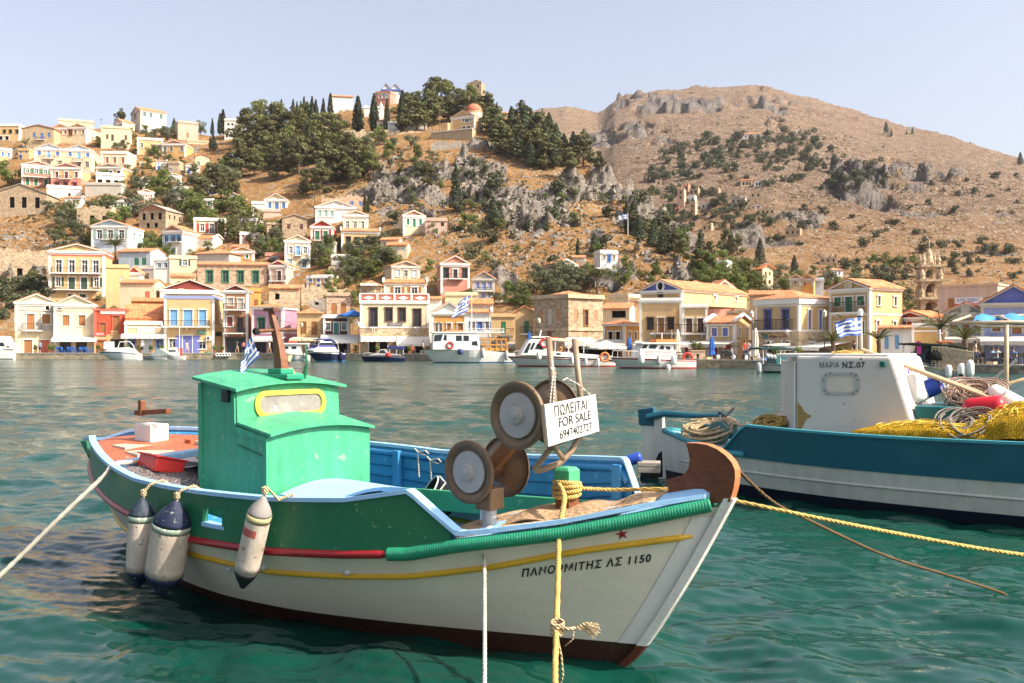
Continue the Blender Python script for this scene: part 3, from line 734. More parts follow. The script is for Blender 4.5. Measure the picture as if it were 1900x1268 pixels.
hq('tall narrow brown house with maroon pediment and two balconies over a dark shopfront',415,459,539,wall='br',ya=529,ped='mr',side=9,rc='o',short='the tall narrow brown house',
   win=[('s',553,567,10,'gr',[428]),('D',554,574,10,'gr',[446]),('s',588,606,10,'mr',[427]),('g',590,617,9,'dbr',[445]),('g',627,656,34,'dbr',[437])],bal=[(417,455,574.5,.85),(417,455,618,.8)])
h=hq('mauve-pink house with hipped tile roof, green windows and white awning',468,524,570,wall='mg',roof='H',ya=561,side=27,L=1.1,short='the mauve-pink house',win=[('g',590,612,13,'gn',[485.5,508]),('g',634,657,16,'dk',[484,508])],aw=[(474,530,625,634,'wh',2.0)],band=[(617,619,'w')])
hq('small yellow house with low tile roof and brown slatted doors beside the mauve house',552,597,582,wall='ye',roof='H',ya=571,side=8,trim=False,back=8,short='the small yellow house with brown doors',win=[('s',597,620,11,'wd',[563]),('D',597,622,11,'wd',[583])],aw=[(545,612,626,633,'cr',3)])
house('pinkish stone house with flat top and two brown barred windows',606,650,546,590,d=float(ip(625,T_DQ))+12,wall='st3',roof='F',trim=False,win=[('s',563,583,10,'wb',[620,637])],ext=8,short='the pinkish stone house')
hq('purple-brown low house with white trimmed windows and teal door behind a canopy',600,648,587,wall='dbr',roof='F',back=8,short='the purple-brown low house',win=[('g',599,613,8,'wh',[609,638]),('D',599,620,9,'tl',[624]),('d',630,655,15,'dk',[612,636])],aw=[(596,668,621,637,'wh',4.0)])
h=hq('large yellow hotel with red panelled parapet, stone ground floor and white awnings',669,795,560,back=8,wall='lye',roof='F',side=0,L=.55,split=(608,'st2'),par=False,short='the large yellow hotel on the quay',
   win=[('g',572,606,13,'dbr',[693.5]),('g',572,596,12,'dbr',[721.5,746]),('g',574,607,13,'dbr',[774]),('d',632,655,14,'dk',[692,712,755,778])],bal=[(686,701,607,.7,.4),(767,781,607,.7,.4)],aw=[(671,734,625,634,'wh',2.6),(736,797,625,642,'wh',3.2)],band=[(606.5,609,'w'),(558,562,'w')])
pb=MB(); rd=MB(); W=h['W']; z0=h['He']+.02; 
bx(rd,h['fm'],-W/2+.05,W/2-.05,.02,.2,z0,z0+.95); rd.build('parapet_panel',pm('cor'),h['root'])
bx(pb,h['fm'],-W/2-.1,W/2+.1,.1,.22,z0+.95,z0+1.1)
for i in range(5): q=-W/2+W*i/4; bx(pb,h['fm'],q-.14,q+.14,.08,.22,z0,z0+.95)
for i in range(4):
    q=-W/2+W*(i+.5)/4; pb.prism([h['fm'](q-.75,-.02,z0+.47),h['fm'](q,-.02,z0+.2),h['fm'](q+.75,-.02,z0+.47),h['fm'](q,-.02,z0+.75)],(0,-.05,0),(0,0,0))
pb.build('balustrade',WHITE,h['root'])
wall_sign(h,'ΞΕΝΟΔΟΧΕΙΟ',733,602.5,27,5,(.12,.10,.12),(.7,.68,.66))
house('yellow rooftop storey with red tiles and brown windows above the large hotel',713,791,526,551,d=float(ip(735,T_DQ))+13,wall='lye',roof='S',ya=519,L=.5,win=[('o',533,546,11,'wb',[738,769])],rc='r',ext=2,short='the rooftop storey of the hotel')
house('small cream house with tile roof and white sunshade left of the hotel terrace',669,709,531,552,d=float(ip(690,T_DQ))+15,wall='cr',roof='H',ya=519,trim=False,win=[('s',536,546,8,'tn',[677,690,702])],aw=[(669,700,527,531,'wh',1.5)],ext=3,short='the small cream house by the hotel terrace')
hq('orange house with wide white pediment and brown door behind the white ferry',801,865,580,wall='or',roof='G',ya=561,ped='wh',side=0,L=1.0,back=9,short='the orange house with white pediment',win=[('D',600,620,10,'wb',[854]),('s',600,620,9,'wb',[834]),('g',600,618,6,'gr',[811,817])],split=(625,'gr'))
hq('white low house with blue shutters beside the orange house',866,911,581,back=9,wall='wh',roof='S',ya=575,L=.7,short='the white low house with blue shutters',win=[('o',597,614,7,'blu',[878,904]),('D',597,615,10,'blu',[890.5])],split=(626,'gr'))
house('small house with orange tile roof above the white house with blue shutters',868,915,565,580,d=float(ip(890,T_DQ))+19,wall='gr',roof='S',ya=555,trim=False,rc='r',ext=5,short='the small tile roof house above the ferry')
hq('yellow house with dark green door and stone steps behind the ferries',911,956,585,wall='ye',roof='F',trim=False,short='the yellow house with a dark green door',win=[('D',597,621,9,'gn',[934])],bal=[(926,953,622,.8,.9)],back=8,aw=[(922,968,636,646,'gr',3)],split=(626,'st2'))
hq('ochre gabled house with green door left of the stone house',956,990,580,wall='ye',ya=569,trim=False,short='the ochre gabled house by the stone house',back=7,win=[('D',596,618,9,'gn',[977])],rc=None,bal=[(966,988,619,.8,.8)])
h=hq('two-storey bare stone house with hipped tile roof and boarded windows',990,1054,553,wall='st',roof='H',ya=538,side=66,back=7,trim=False,short='the bare stone house on the quay',
  win=[('s',574,595,8,'br',[1003,1036]),('D',574,603,8,'gr',[1019.5]),('D',612,640,9,'mr',[1019])],swin=[('s',575,596,8,'br',[1068,1105.5]),('g',576,604,8,'wd',[1087]),('s',613,622,9,'br',[1087])])
c=MB(); W,L,He=h['W'],h['Ls'],h['He']
bx(c,h['fm'],-W/2-.3,W/2+.3,.32,-.01,He-.1,He+.35); bx(c,h['sm'],-L/2,L/2,.32,-.01,He-.1,He+.35); c.build('stone_cornice',wm('st2'),h['root']); c=MB(); bx(c,h['fm'],-W/2-.06,W/2+.16,.14,-.003,He*.43,He*.43+.3); bx(c,h['sm'],-L/2,L/2,.14,-.003,He*.43,He*.43+.3); c.build('stone_cornice',wm('st2'),h['root'])
hq('low ochre house with tile roof and white framed doors right of the stone house',1120,1158,602,wall='or',roof='H',ya=592,side=29,back=9,short='the low ochre house by the stone house',win=[('d',616,634,8,'dk',[1133,1147])],swin=[('s',616,630,5,'wb',[1168,1179])],eave=.25)
hq('flat grey canopied cafe front under the low ochre house',1060,1150,632,back=4,wall='dbr',roof='F',trim=False,par=False,name='cafe',cat='cafe',L=.3,win=[('d',638,655,18,'dk',[1075,1105,1135])],aw=[(1050,1100,627,642,'wh',4),(1100,1158,630,645,'gr',3.5)],short='the canopied cafe')
house('cream blank house with tile roof behind the low ochre house',1130,1166,549,592,d=float(ip(1150,T_DQ))+32,wall='lye',roof='F',trim=False,side=22,L=.8,short='the cream blank house',ext=3)
house('long tile-roofed shed with dark opening behind the low ochre house',1118,1168,574,600,d=float(ip(1145,T_DQ))+24,wall='cr',roof='S',ya=563,side=14,trim=False,win=[('d',577,590,26,'dk',[1148])],ext=3,short='the tile-roofed shed')
h=hq('large ochre house with blue-violet pediment, oval window and iron balcony',1187,1264,556,wall='ye',roof='F',back=8,side=3,L=.5,short='the large ochre house with blue pediment',par=True,
  win=[('g',590,611,10,'dbr',[1207,1244.5]),('D',590,617,11,'wb',[1226.6]),('D',640,660,14,'mr',[1215,1245])],bal=[(1208,1266,618,.85)],band=[(560,563,'w')],aw=[(1180,1270,632,645,'gr',3.0)])
h=house('upper storey of the ochre house with blue-violet gable and long white side wall',1189,1264,539,558,d=float(ip(1226,T_DQ))+9.5,wall='ye',roof='G',ya=521,ped='vio',side=50,sL=13,win=[('g',544,554,7,'dbr',[1226])],swin=[('s',546,554,7,'wb',[1288,1305])],ext=.5,short='the blue gabled upper storey')
m=MB(); M=Matrix.Translation((0,-.05,h['He']+(h['Ha']-h['He'])*.42))@Matrix.Rotation(R(90),4,'X')@Matrix.Scale(1.25,4,(0,1,0)); m.lathe([(.5,0),(.5,.12),(.32,.12),(.32,.02)],M,20); o=m.build('oval_window',WHITE,h['root']); m=MB(); m.lathe([(.32,0),(.32,.05)],M,20); m.build('pane',DARK,o)
hq('ochre flat-topped wing with two tall brown doors and red signs below its balcony',1266,1312,567,wall='ye',roof='F',back=8.5,short='the ochre wing with tall brown doors',win=[('D',591,617,11,'dbr',[1279,1300]),('D',640,660,13,'rd',[1278,1300])],bal=[(1264,1310,618.5,.85)],aw=[(1262,1330,632,644,'wh',3.0)])
h=hq('low yellow house with sloping tile roof and blue shuttered windows',1312,1363,601,wall='ye',roof='S',ya=588,back=8,side=27,L=1.0,short='the low yellow house with blue shutters',win=[('s',609,624,9.5,'vio',[1326,1346]),('D',640,662,13,'rd',[1325,1350])],swin=[('s',609,624,5,'vio',[1371,1386])],aw=[(1310,1374,632,644,'gr',3.0)])
house('pink gabled house with a white roof-terrace awning above the quay',1325,1362,535,556,d=float(ip(1340,T_DQ))+38,wall='pk',ya=521,side=-18,short='the pink gabled house with white awning',win=[('d',544,553,26,'dk',[1343])],aw=[(1324,1364,536,548,'wh',2.0)],ext=5)
house('small white gabled house behind the blue-gabled roof',1273,1308,529,548,d=float(ip(1290,T_DQ))+44,wall='wh',ya=522,short='the small white gabled house',ext=4)
h=house('rough brown stone wall house between the two yellow fronts',1350,1402,577,600,d=float(ip(1375,T_DQ))+20,wall='st',roof='F',trim=False,par=False,short='the brown stone back house',ext=8)
h=hq('large ochre bank building with hipped tile roof, white cornice and blue doors',1403,1480,555,back=8,wall='ye',roof='H',ya=538,side=64,L=1.0,split=(615,'st2'),eave=.7,short='the large ochre bank building',
  win=[('g',575,611,12,'vio',[1425,1457]),('d',634,655,12,'vio',[1430,1458])],swin=[('s',576,612,7,'vio',[1499,1519,1537]),('d',636,657,10,'vio',[1503])],bal=[(1406,1470,613,.95)],band=[(566,569,'w'),(613,616,'w')])
wall_sign(h,'ΕΜΠΟΡΙΚΗ ΤΡΑΠΕΖΑ',1444,625,38,4.5,None,(.05,.05,.08)); m=MB(); bx(m,h['fm'],h['lx'](1417),h['lx'](1425),.08,-.003,h['lz'](629),h['lz'](621)); m.build('sign_plate',pm('tl'),h['root'])
fl=MB(); fl.tube([h['fm'](h['lx'](1436.5),-.9,h['lz'](612)),h['fm'](h['lx'](1436.5),-1.1,h['lz'](574))],.025,6); fo_=fl.build('flagstaff',RAIL,h['root'])
h=hq('tall ochre house with green shutters, round gable medallion and cream side wall',1541,1611,536,back=9,wall='ye',ya=520,side=58,L=.95,short='the tall ochre house with green shutters',
  win=[('s',551,568,12,'gn',[1555.6,1596]),('D',551,579,13,'gn',[1575.5]),('s',597,620,11,'gn',[1556,1597])],swin=[('s',551,568,6,'gn',[1627,1656]),('D',596,628,6,'cor',[1625]),('s',597,612,6,'gn',[1655])],bal=[(1552,1603,580,.9)],band=[(583,586,'w')],aw=[(1500,1580,634,650,'wh',4)])
m=MB(); M=Matrix.Translation((0,-.05,h['He']+(h['Ha']-h['He'])*.42))@Matrix.Rotation(R(90),4,'X'); m.lathe([(.42,0),(.42,.1),(.25,.1),(.25,.05),(.12,.05),(.12,.1)],M,20); m.build('medallion',wm('cr'),h['root'])
h=hq('red gabled house with white arched windows beside the tall ochre house',1664,1717,589,back=12,wall='rd',ya=579,side=34,rc='r',ped='rd',short='the red gabled house',win=[('g',597,613,11,'wh',[1677,1700])],swin=[('g',598,612,5,'wh',[1730])])
hq('small white lean-to with blue doors in front of the red house',1634,1688,611,back=6,wall='wh',roof='S',ya=606,trim=False,short='the white lean-to with blue doors',win=[('D',622,648,7,'sky',[1646,1664])])
hq('ochre garden wall house with white banded parapet behind the palm',1694,1756,603,back=9,wall='oc',roof='F',short='the ochre banded parapet house',L=.4,band=[(613,616,'w')])
h=house('broad flat peach building with a supermarket banner and wooden shutters',1744,1845,528,600,d=float(ip(1790,T_DQ))+34,wall='lpk',roof='F',side=19,L=.6,trim=False,par=False,short='the peach supermarket building',win=[('s',553,571,11,'wb',[1767,1829])],ext=4)
wall_sign(h,'SUPER MARKET',1797,556,46,8,(.76,.72,.72),(.12,.1,.3)); wall_sign(h,'ΤΑΒΑΣ',1797,561,46,5,(.76,.72,.72),(.12,.1,.3),tw=.45); wall_sign(h,'ΑΡΤΟΠΟΙΕΙΟ',1797,566,46,5,(.55,.03,.05),(.8,.6,.6))
h=hq('grey pedimented house with brown doors behind the fishing boat',1757,1826,580,back=10,wall='gr',ya=563,trim='gr',rc=None,side=0,short='the grey pedimented house',win=[('s',599,611,10,'mr',[1771,1812]),('D',598,620,12,'mr',[1792])],aw=[(1757,1830,622,636,'gr',3)])
m=MB(); M=Matrix.Translation((0,-.05,h['He']+(h['Ha']-h['He'])*.42))@Matrix.Rotation(R(90),4,'X'); m.lathe([(.38,0),(.38,.1),(.25,.1),(.25,.05)],M,20); m.build('medallion',pm('gr'),h['root'])
hq('lavender-blue house with steep gable and brown windows at the right end',1826,1934,562,back=10,wall='lv',ya=531,ped='vio',trim='gr',short='the lavender-blue house',win=[('s',598,615,14,'wd',[1852]),('D',596,620,16,'wd',[1886])],aw=[(1826,1945,624,640,'gr',3.5)])
# ---- second row and the hill
h=house('large orange-trimmed three-storey house with two iron balconies and white pilasters',95,190,466,556,wall='ye',ya=453,ped='ye',side=18,sL=8,split=None,short='the large orange three-storey house',
  win=[('g',483,506,10,'wh',[112,134]),('g',483,506,10,'wh',[156,175]),('o',515,532,8,'dg',[111,176]),('D',515,537,11,'dg',[134,155]),('s',546,553,11,'dg',[133,153])],bal=[(100,185,507,.9),(104,180,537.5,.8)],band=[(468,475,'cor'),(538,540,'w')])
house('old rubble retaining wall with arched openings on the left slope',-25,84,470,524,wall='st',roof='R',trim=False,L=.15,win=[('d',498,511,9,'dk',[36]),('d',500,513,7,'dk',[60])],short='the rubble wall with arches',name='stone_ruin',cat='ruin')
house('plain ochre house between the orange house and the low cream house',198,238,494,556,wall='ye',roof='F',trim=False,d=float(ip(215,T_DQ))+27,win=[('D',514,524,6,'gr',[224])],short='the plain ochre house')
house('white little house with red pediment stepping down the slope',238,260,506,530,wall='wh',ya=495,ped='cor',side=6,d=float(ip(250,T_DQ))+30,short='the little house with red pediment')
house('low cream house with pink roof edge and orange shutter',225,285,526,556,wall='cr',roof='S',ya=518,side=19,d=float(ip(250,T_DQ))+20,win=[('s',541,553,8,'cor',[272])],swin=[('s',540,550,4,'wb',[295])],trim=False,short='the low cream house')
house('orange tiled house with small dark window behind the tan shop',246,304,560,592,wall='or',roof='S',ya=553,trim=False,d=float(ip(275,T_DQ))+14,win=[('g',575,582,10,'dk',[296])],ext=2,rc='r',short='the orange tiled house behind the tan shop')
house('white house with maroon tympanum and wide gable behind the ochre blue-shuttered house',300,404,538,560,wall='wh',ya=519,ped='mr',d=float(ip(350,T_DQ))+22,short='the white house with wide maroon gable',win=[('g',531,536,6,'ye',[337])],ext=8)
house('pale blue house with green shutters and grey pediment',172,236,419,470,wall='sb',ya=408,ped='bl',side=28,short='the pale blue house with green shutters',win=[('o',427,443,9,'pgn',[186,205,224])],swin=[('g',430,444,5,'pgn',[246,257])],bal=[(190,222,444,.8,.6)])
house('pale blue sloping-roofed house with closed green shutters',222,277,468,502,wall='bl',roof='S',ya=459,side=28,short='the pale blue house with closed green shutters',win=[('s',479,492,8,'gn',[253,266])],trim=False)
house('white house with lilac trim below the closed green shutters',258,287,496,524,wall='wh',roof='F',side=20,win=[('g',508,518,8,'gr',[272])],band=[(500,502,'lv')],short='the white house with lilac trim')
house('ochre house with open red shutters and flat parapet',361,418,407,444,wall='tn',roof='F',short='the ochre house with red shutters',win=[('o',416,430,7.5,'rd',[376,407]),('o',415,434,8,'rd',[393])],bal=[(384,404,434,.75,.6)])
house('white house with red-brown gable and light blue windows',303,338,428,475,wall='wh',ya=418,ped='br',side=23,short='the white house with red-brown gable',win=[('g',437,449,7,'sky',[309,321,331]),('s',461,472,7,'sky',[309,322])],bal=[(312,336,449,.7,.6)],band=[(434,436,'cor')])
house('low white house with bright orange tile roof',361,394,444,460,wall='wh',roof='S',ya=436,side=18,rc='r',short='the low white house with orange roof',win=[('d',447,451,3,'dk',[366,380])])
house('stone house with broad hipped tile roof and white gable end',363,424,471,500,wall='gr',roof='H',ya=459,side=30,trim=False,rc=None,short='the stone house with hipped roof')
house('small pink house with green door among the trees',429,458,459,481,wall='lpk',roof='S',ya=454,side=5,short='the small pink house with green door',trim=False,win=[('D',468,476,7,'gn',[441])])
house('brown house with slatted grey windows near the pine grove',420,448,365,390,wall='br',ya=358,ped='gr',side=9,short='the brown house near the pine grove',win=[('d',369,385,5,'dk',[431,442])])
house('cream gabled house with blue shutters beside a white annexe',492,532,370,390,wall='cr',ya=359,short='the cream gabled house with blue shutters',side=7,win=[('s',375,387,6,'blu',[501,526]),('s',375,388,7,'blu',[513.5])])
house('white annexe with terracotta terrace left of the cream gabled house',467,492,376,400,wall='wh',roof='F',trim=False,short='the white annexe')
house('pink terrace building under the cream gabled house',472,520,390,405,wall='lpk',roof='F',trim=False,rc=None,L=.4,short='the pink terrace building')
house('large white house with broad white pediment and three round vents',586,660,384,414,wall='wh',ya=372,ped='wh',side=0,L=.7,short='the large white house with broad pediment',win=[('s',391,403,6,'pgn',[594,605,616]),('d',378.5,381,4,'dk',[612,624,636])])
house('cream house with small round attic windows beside the broad white pediment',637,683,399,428,wall='lye',ya=391,short='the cream house with attic windows',win=[('g',411,424,6,'wh',[645,659,673]),('d',395.5,398,2.5,'dk',[651,666])])
house('roofless stone house with blue windows behind the broad white pediment',636,681,369,388,wall='st3',roof='R',trim=False,win=[('s',373,382,6,'blu',[653,669]),('s',359,366,5,'dk',[672])],short='the stone house with blue windows',name='stone_ruin',cat='ruin')
house('long stone ruin wall with dark window over the blue windows',597,650,371,388,wall='st2',roof='R',trim=False,L=.3,short='the long stone ruin wall',name='stone_ruin',cat='ruin',dd=3)
house('weathered stone house with low stone gable beside the red house',524,569,406,445,wall='st',ya=399,ped='st',trim=False,rc='g',short='the weathered stone house with low gable',win=[('s',416,425,6,'dbr',[559]),('s',416,425,6,'dbr',[536])])
house('flat-roofed stone house with brown door and two arches below',496,546,414,447,wall='st2',roof='F',trim=False,par=False,short='the flat-roofed stone house',win=[('s',418,425,6,'dbr',[507,536]),('D',419,430,6,'dbr',[521]),('d',434,443,6,'dk',[506,520,535])],bal=[(503,542,431,.6,.6)])
house('deep red house with white gable and green doors',577,618,420,449,wall='rd',ya=409,ped='rd',side=4,short='the deep red house',win=[('D',429,445,8,'gn',[589,604])],bal=[(580,616,446,.6,.7)])
house('broad yellow house with tiled top edge and four windows',634,704,430,465,wall='ye',roof='S',ya=423,L=.5,side=0,short='the broad yellow house',win=[('g',441,452,6,'dk',[647,693]),('g',442,455,6.5,'dk',[663,677.5])],bal=[(654,688,456,.6,.7)])
house('tall yellow house with open blue shutters and white pediment',529,575,447,502,wall='lye',ya=436,ped='lye',short='the tall yellow house with blue shutters',win=[('o',458,471,6.5,'lv',[540,566]),('D',457,474,7,'sky',[553]),('g',481,497,8,'bl',[564]),('s',481,494,8,'bl',[538])],bal=[(547,560,474,.6,.6)])
house('salmon annexe with white window left of the tall yellow house',493,529,472,494,wall='pk',roof='F',trim=False,short='the salmon annexe',win=[('g',478,488,8,'bl',[509])])
house('white house with red gable and brown balcony door',500,532,492,529,wall='lpk',ya=484,ped='cor',side=12,short='the white house with red gable',win=[('D',503,522,7,'dbr',[518])],bal=[(501,530,521.5,.9,.8)])
house('long tawny stone building with four tall green windows',369,494,492,534,wall='st3',roof='S',ya=485,L=.35,trim=False,side=6,sL=6,short='the long stone building with green windows',win=[('g',503,524,10,'gn',[391,419,446,473])],band=[(491,493,'w')])
house('cream block with one dark window left of the long stone building',316,364,477,524,wall='cr',roof='F',trim=False,short='the cream block',win=[('o',482,493,8,'dg',[343])])
house('low stone terrace house with tiled edge under the white red-gabled house',500,556,536,562,wall='st2',roof='S',ya=529,L=.4,trim=False,short='the low stone terrace house',d=float(ip(528,T_DQ))+16,win=[('d',545,556,8,'dk',[515])])
house('ochre gable strip house squeezed behind the tall brown house',462,484,538,575,wall='or',roof='F',trim=False,d=float(ip(470,T_DQ))+12,win=[('s',556,568,7,'wd',[475])],short='the orange strip house')
house('crumbling stone shed with dark doorway above the brown-door yellow house',575,604,560,582,wall='gst',roof='R',trim=False,d=float(ip(590,T_DQ))+15,short='the crumbling stone shed',win=[('d',553,566,7,'dk',[588])])
house('weathered cream house with blue-grey shutters and bare gable',727,779,494,524,wall='cr',ya=485,ped='st3',side=-16,trim='gr',short='the weathered cream house',win=[('s',501,514,7,'bl',[738,769]),('g',502,514,6,'gr',[753])])
house('salmon pink house with white gable and iron balcony',818,871,489,545,wall='pk',ya=475,ped='pk',side=-8,short='the salmon pink house',win=[('g',499,514,7,'dk',[828,863]),('D',500,516,8,'dk',[845])],bal=[(832,860,517,.8,.7)],swin=[],band=[(517,519,'w')])
house('white gabled house with blue shutters right of the salmon house',877,918,517,556,wall='wh',ya=504,ped='gr',trim='gr',short='the white gabled house with blue shutters',win=[('s',522,535,7,'lv',[886,909]),('s',522,539,8,'lv',[897.5]),('s',544,553,6,'lv',[897,907])],bal=[(885,912,539.5,.5,.6)])
house('long low yellow retaining house under the salmon pink house',826,886,545,566,wall='lye',roof='F',trim=False,L=.3,short='the low yellow retaining house',d=float(ip(855,T_DQ))+26)
house('lone cream house with green shutters and pink gable on the rocky slope',748,788,400,435,wall='lye',ya=391,ped='pk',side=-9,short='the lone cream house with green shutters',win=[('s',406,418,5,'gn',[757,780]),('D',406,421,5.5,'gn',[768.5])])
house('pink flat annexe beside the lone cream house',789,830,407,435,wall='lpk',roof='F',trim=False,short='the pink flat annexe',win=[('s',413,420,6,'dk',[821]),('D',424,434,5,'gn',[810])])
house('yellow house with white pediment and ochre side above the harbour',1032,1070,491,508,wall='lye',ya=481,ped='wh',side=-26,short='the yellow house with white pediment',win=[('g',497,506,4,'gr',[1039,1047,1058])])
house('white wing with blue windows right of the yellow pediment house',1055,1086,479,500,wall='wh',roof='S',ya=474,short='the white wing with blue windows',win=[('s',484,493,4,'bl',[1066,1075,1083])],trim=False,dd=4)
house('white three-storey house with flat tiled top on the rocky slope',1114,1146,467,500,wall='wh',roof='F',side=-12,rc=None,short='the white three-storey house',trim=False,win=[('g',473,481,4,'gr',[1121,1139]),('g',474,486,4,'blu',[1130]),('s',490,497,4,'bl',[1122,1138])])
house('white and blue terrace house below the white three-storey house',1104,1144,499,527,wall='wh',roof='F',short='the white and blue terrace house',side=0,win=[('s',504,513,4,'lv',[1109,1116,1123]),('s',504,513,13,'lv',[1135])])
house('big stone ruin with hollow windows and broad gable at far left',-6,81,359,400,wall='st',ya=342,ped='st',side=31,trim=False,rc='g',short='the big stone ruin at far left',win=[('d',366,386,8,'dk',[24,44,66])],swin=[('d',368,382,5,'dk',[88,97,106])],name='stone_ruin',cat='ruin')
house('low roofless stone ruin with square windows below the trees',145,204,388,424,wall='st2',roof='R',trim=False,side=20,short='the low roofless stone ruin',win=[('d',401,408,7,'dk',[192]),('d',400,420,8,'cr',[171])],name='stone_ruin',cat='ruin')
house('brown stone house with six dark windows and brown gable',259,306,391,424,wall='st',ya=380,ped='br',side=31,trim=False,rc='g',short='the brown stone house with dark windows',win=[('d',396,408,6,'dk',[268,282,296]),('d',414,423,6,'dk',[275,289])],swin=[('d',398,406,4,'dk',[313,322,331])])
house('red house with white columned veranda and green shutters',43,96,307,346,wall='pk',ya=299,ped='pk',short='the red house with white columns',win=[('o',314,322,6,'gn',[53,68,83]),('D',332,345,6,'gn',[53,67,84])],bal=[(45,92,329,.8,1.0)])
house('gabled house with yellow upper floor and red lower floor',97,148,311,349,wall='ye',ya=303,ped='pk',side=18,split=(331,'pk'),short='the yellow and red gabled house',win=[('s',319,330,5,'mr',[107,140]),('D',319,332,6,'mr',[123]),('g',339,347,6,'mr',[107,122,137])],bal=[(112,132,332,.7,.6)])
house('white retaining wall house under the yellow and red gabled house',90,149,347,366,wall='wh',roof='F',trim=False,L=.3,short='the white retaining house',win=[('d',358,366,4,'dk',[128])])
house('wide cream house with twin gables and blue shutters',69,168,277,320,wall='cr',roof='GG',ya=268,ped='sb',side=23,short='the wide twin-gabled house',win=[('s',280,290,6,'blu',[77,108,129,159]),('D',281,294,6,'sky',[93,144]),('g',299,309,6,'gr',[93,112,144,158])],bal=[(85,103,295,.7,.6),(134,151,299,.7,.6)])
house('plain cream house with brown windows right of the twin gables',189,235,283,318,wall='cr',roof='F',side=16,short='the plain cream house',win=[('s',292,303,5,'wb',[200,213,227])])
house('ochre house with dark gable behind a white arched terrace',180,224,310,333,wall='oc',ya=304,ped='tn',side=20,short='the ochre house behind the white terrace',win=[('d',317,326,6,'dk',[192,205,219])])
house('white terrace block with three dark arches',180,229,323,350,wall='wh',roof='F',trim=False,L=.4,short='the white terrace block',win=[('d',334,340,8,'dk',[187,201,215])])
house('long low beige house with flat stone roof above the trees',160,222,341,364,wall='gr',roof='F',trim=False,L=.5,side=10,short='the long low beige house')
house('flat-roofed cream house with arches at the left edge of the ridge',-6,34,232,262,wall='ye',roof='F',side=20,short='the flat cream house at the left edge',win=[('g',242,247,3,'dk',[9,19,30]),('d',253,260,6,'dk',[3,13])])
house('cream house with blue shutters and a balcony on the left ridge',44,97,239,276,wall='tn',ya=232,side=23,trim=False,short='the cream ridge house with blue shutters',win=[('s',246,255,4.5,'blu',[64,89]),('D',247,259,5,'blu',[77])],bal=[(67,83,259,.6,.6)])
house('ridge house with two small gables and brown shutters',98,157,237,266,wall='lye',roof='GG',ya=230,ped='ye',side=34,short='the ridge house with two small gables',win=[('s',242,249,4,'wb',[114,122,139,152]),('g',241,252,6,'wb',[130])])
house('flat cream house on the skyline left of the pines',112,172,224,240,wall='cr',roof='F',trim=False,L=.5,short='the flat cream skyline house',dd=6)
house('plain yellow house with three dark windows on the left ridge',189,237,236,276,wall='lye',roof='F',trim=False,side=6,short='the plain yellow ridge house',win=[('s',250,259,4,'dbr',[200,232]),('D',250,262,4.5,'dbr',[209])])
house('small cream gabled house with blue windows just below the skyline',212,227,228,248,wall='lye',ya=221,side=21,short='the small cream gabled skyline house',win=[('s',231,239,5,'sky',[216,223])],dd=2)
house('large white house crowning the left skyline',244,260,208,238,wall='wh',roof='G',ya=199,side=45,trim='gr',short='the large white skyline house',win=[('g',211,220,4,'gr',[251])],swin=[('g',211,219,4,'pgn',[267,278,296])])
house('pinkish house with pale green windows at the right of the left ridge',331,367,227,260,wall='lpk',roof='F',trim=False,side=-5,short='the pinkish ridge house',win=[('s',233,240,4,'pgn',[342,354,364]),('D',247,256,4,'wb',[348])])
house('bright white house with small dark windows below the cypresses',417,446,222,258,wall='wh',roof='F',trim=False,side=6,short='the white house below the cypresses',win=[('d',229,233,4,'dk',[424,431]),('d',238,244,4,'dk',[424,432]),('d',249,255,4,'dk',[421,430]),('d',250,255,6,'dk',[440])])
house('long yellow house with white windows and flat roof on the ridge slope',256,301,258,288,wall='ye',roof='F',short='the long yellow flat house',win=[('g',267,275,4,'gr',[264]),('g',268,277,6,'gr',[285,294])])
house('ochre house with small pediment and white side wall right of the long yellow house',302,343,267,292,wall='oc',ya=261,ped='br',side=15,short='the ochre house with small pediment',win=[('g',272,281,5,'gr',[307,318,336])])
house('grey house half hidden in the pines left of the grove',421,445,285,302,wall='bl',ya=279,trim=False,side=3,short='the grey house in the pines',win=[('d',289,296,4,'dk',[427,437])])
house('small red and yellow house half hidden behind pines',447,479,288,306,wall='ye',roof='F',trim='gr',short='the red and yellow house in the pines',win=[('s',295,305,6,'rd',[470])])
house('little white gabled house among the pines under the cypress row',503,519,240,255,wall='wh',ya=231,side=5,trim=False,short='the little white house under the cypresses',win=[('d',243,250,4,'dk',[510])])
house('little cream chapel-like house in the pine grove',593,612,267,285,wall='cr',ya=259,side=6,short='the little cream house in the grove',win=[('D',271,282,4.5,'wb',[606])])
house('white walled house below the little cream house in the grove',598,640,281,297,wall='wh',roof='F',trim=False,short='the white walls in the grove')
house('white long house on the skyline above the cypress row',611,655,180,194,wall='wh',roof='S',ya=175,L=.5,short='the white long skyline house',trim=False)
house('pink house with white windows on the hilltop left of the pines',697,724,171,192,wall='pk',roof='F',trim=False,side=11,short='the pink hilltop house',win=[('g',175,182,4,'wh',[705,712,719])])
house('white hilltop building with blue trim and two small gables',708,742,166,176,wall='wh',roof='GG',ya=156,ped='wh',trim='blu',side=2,short='the white blue-trimmed hilltop building',dd=9,ext=8)
house('small stone tower house on the hilltop among pines',866,893,154,176,wall='st',roof='R',trim=False,side=7,short='the stone tower on the hilltop',win=[('d',158,163,3,'wh',[875,887])],dd=6,ext=6,name='stone_tower',cat='tower')
house('long white wall-like house right of the domed church',930,986,212,222,wall='wh',roof='S',ya=206,trim=False,L=.3,side=0,short='the long white house right of the church',ext=6,dd=3)
house('low cemetery house with cream front below the statue',699,716,224,246,wall='cr',roof='H',ya=220,trim=False,short='the low house below the statue',win=[('d',231,240,4,'dk',[707])])
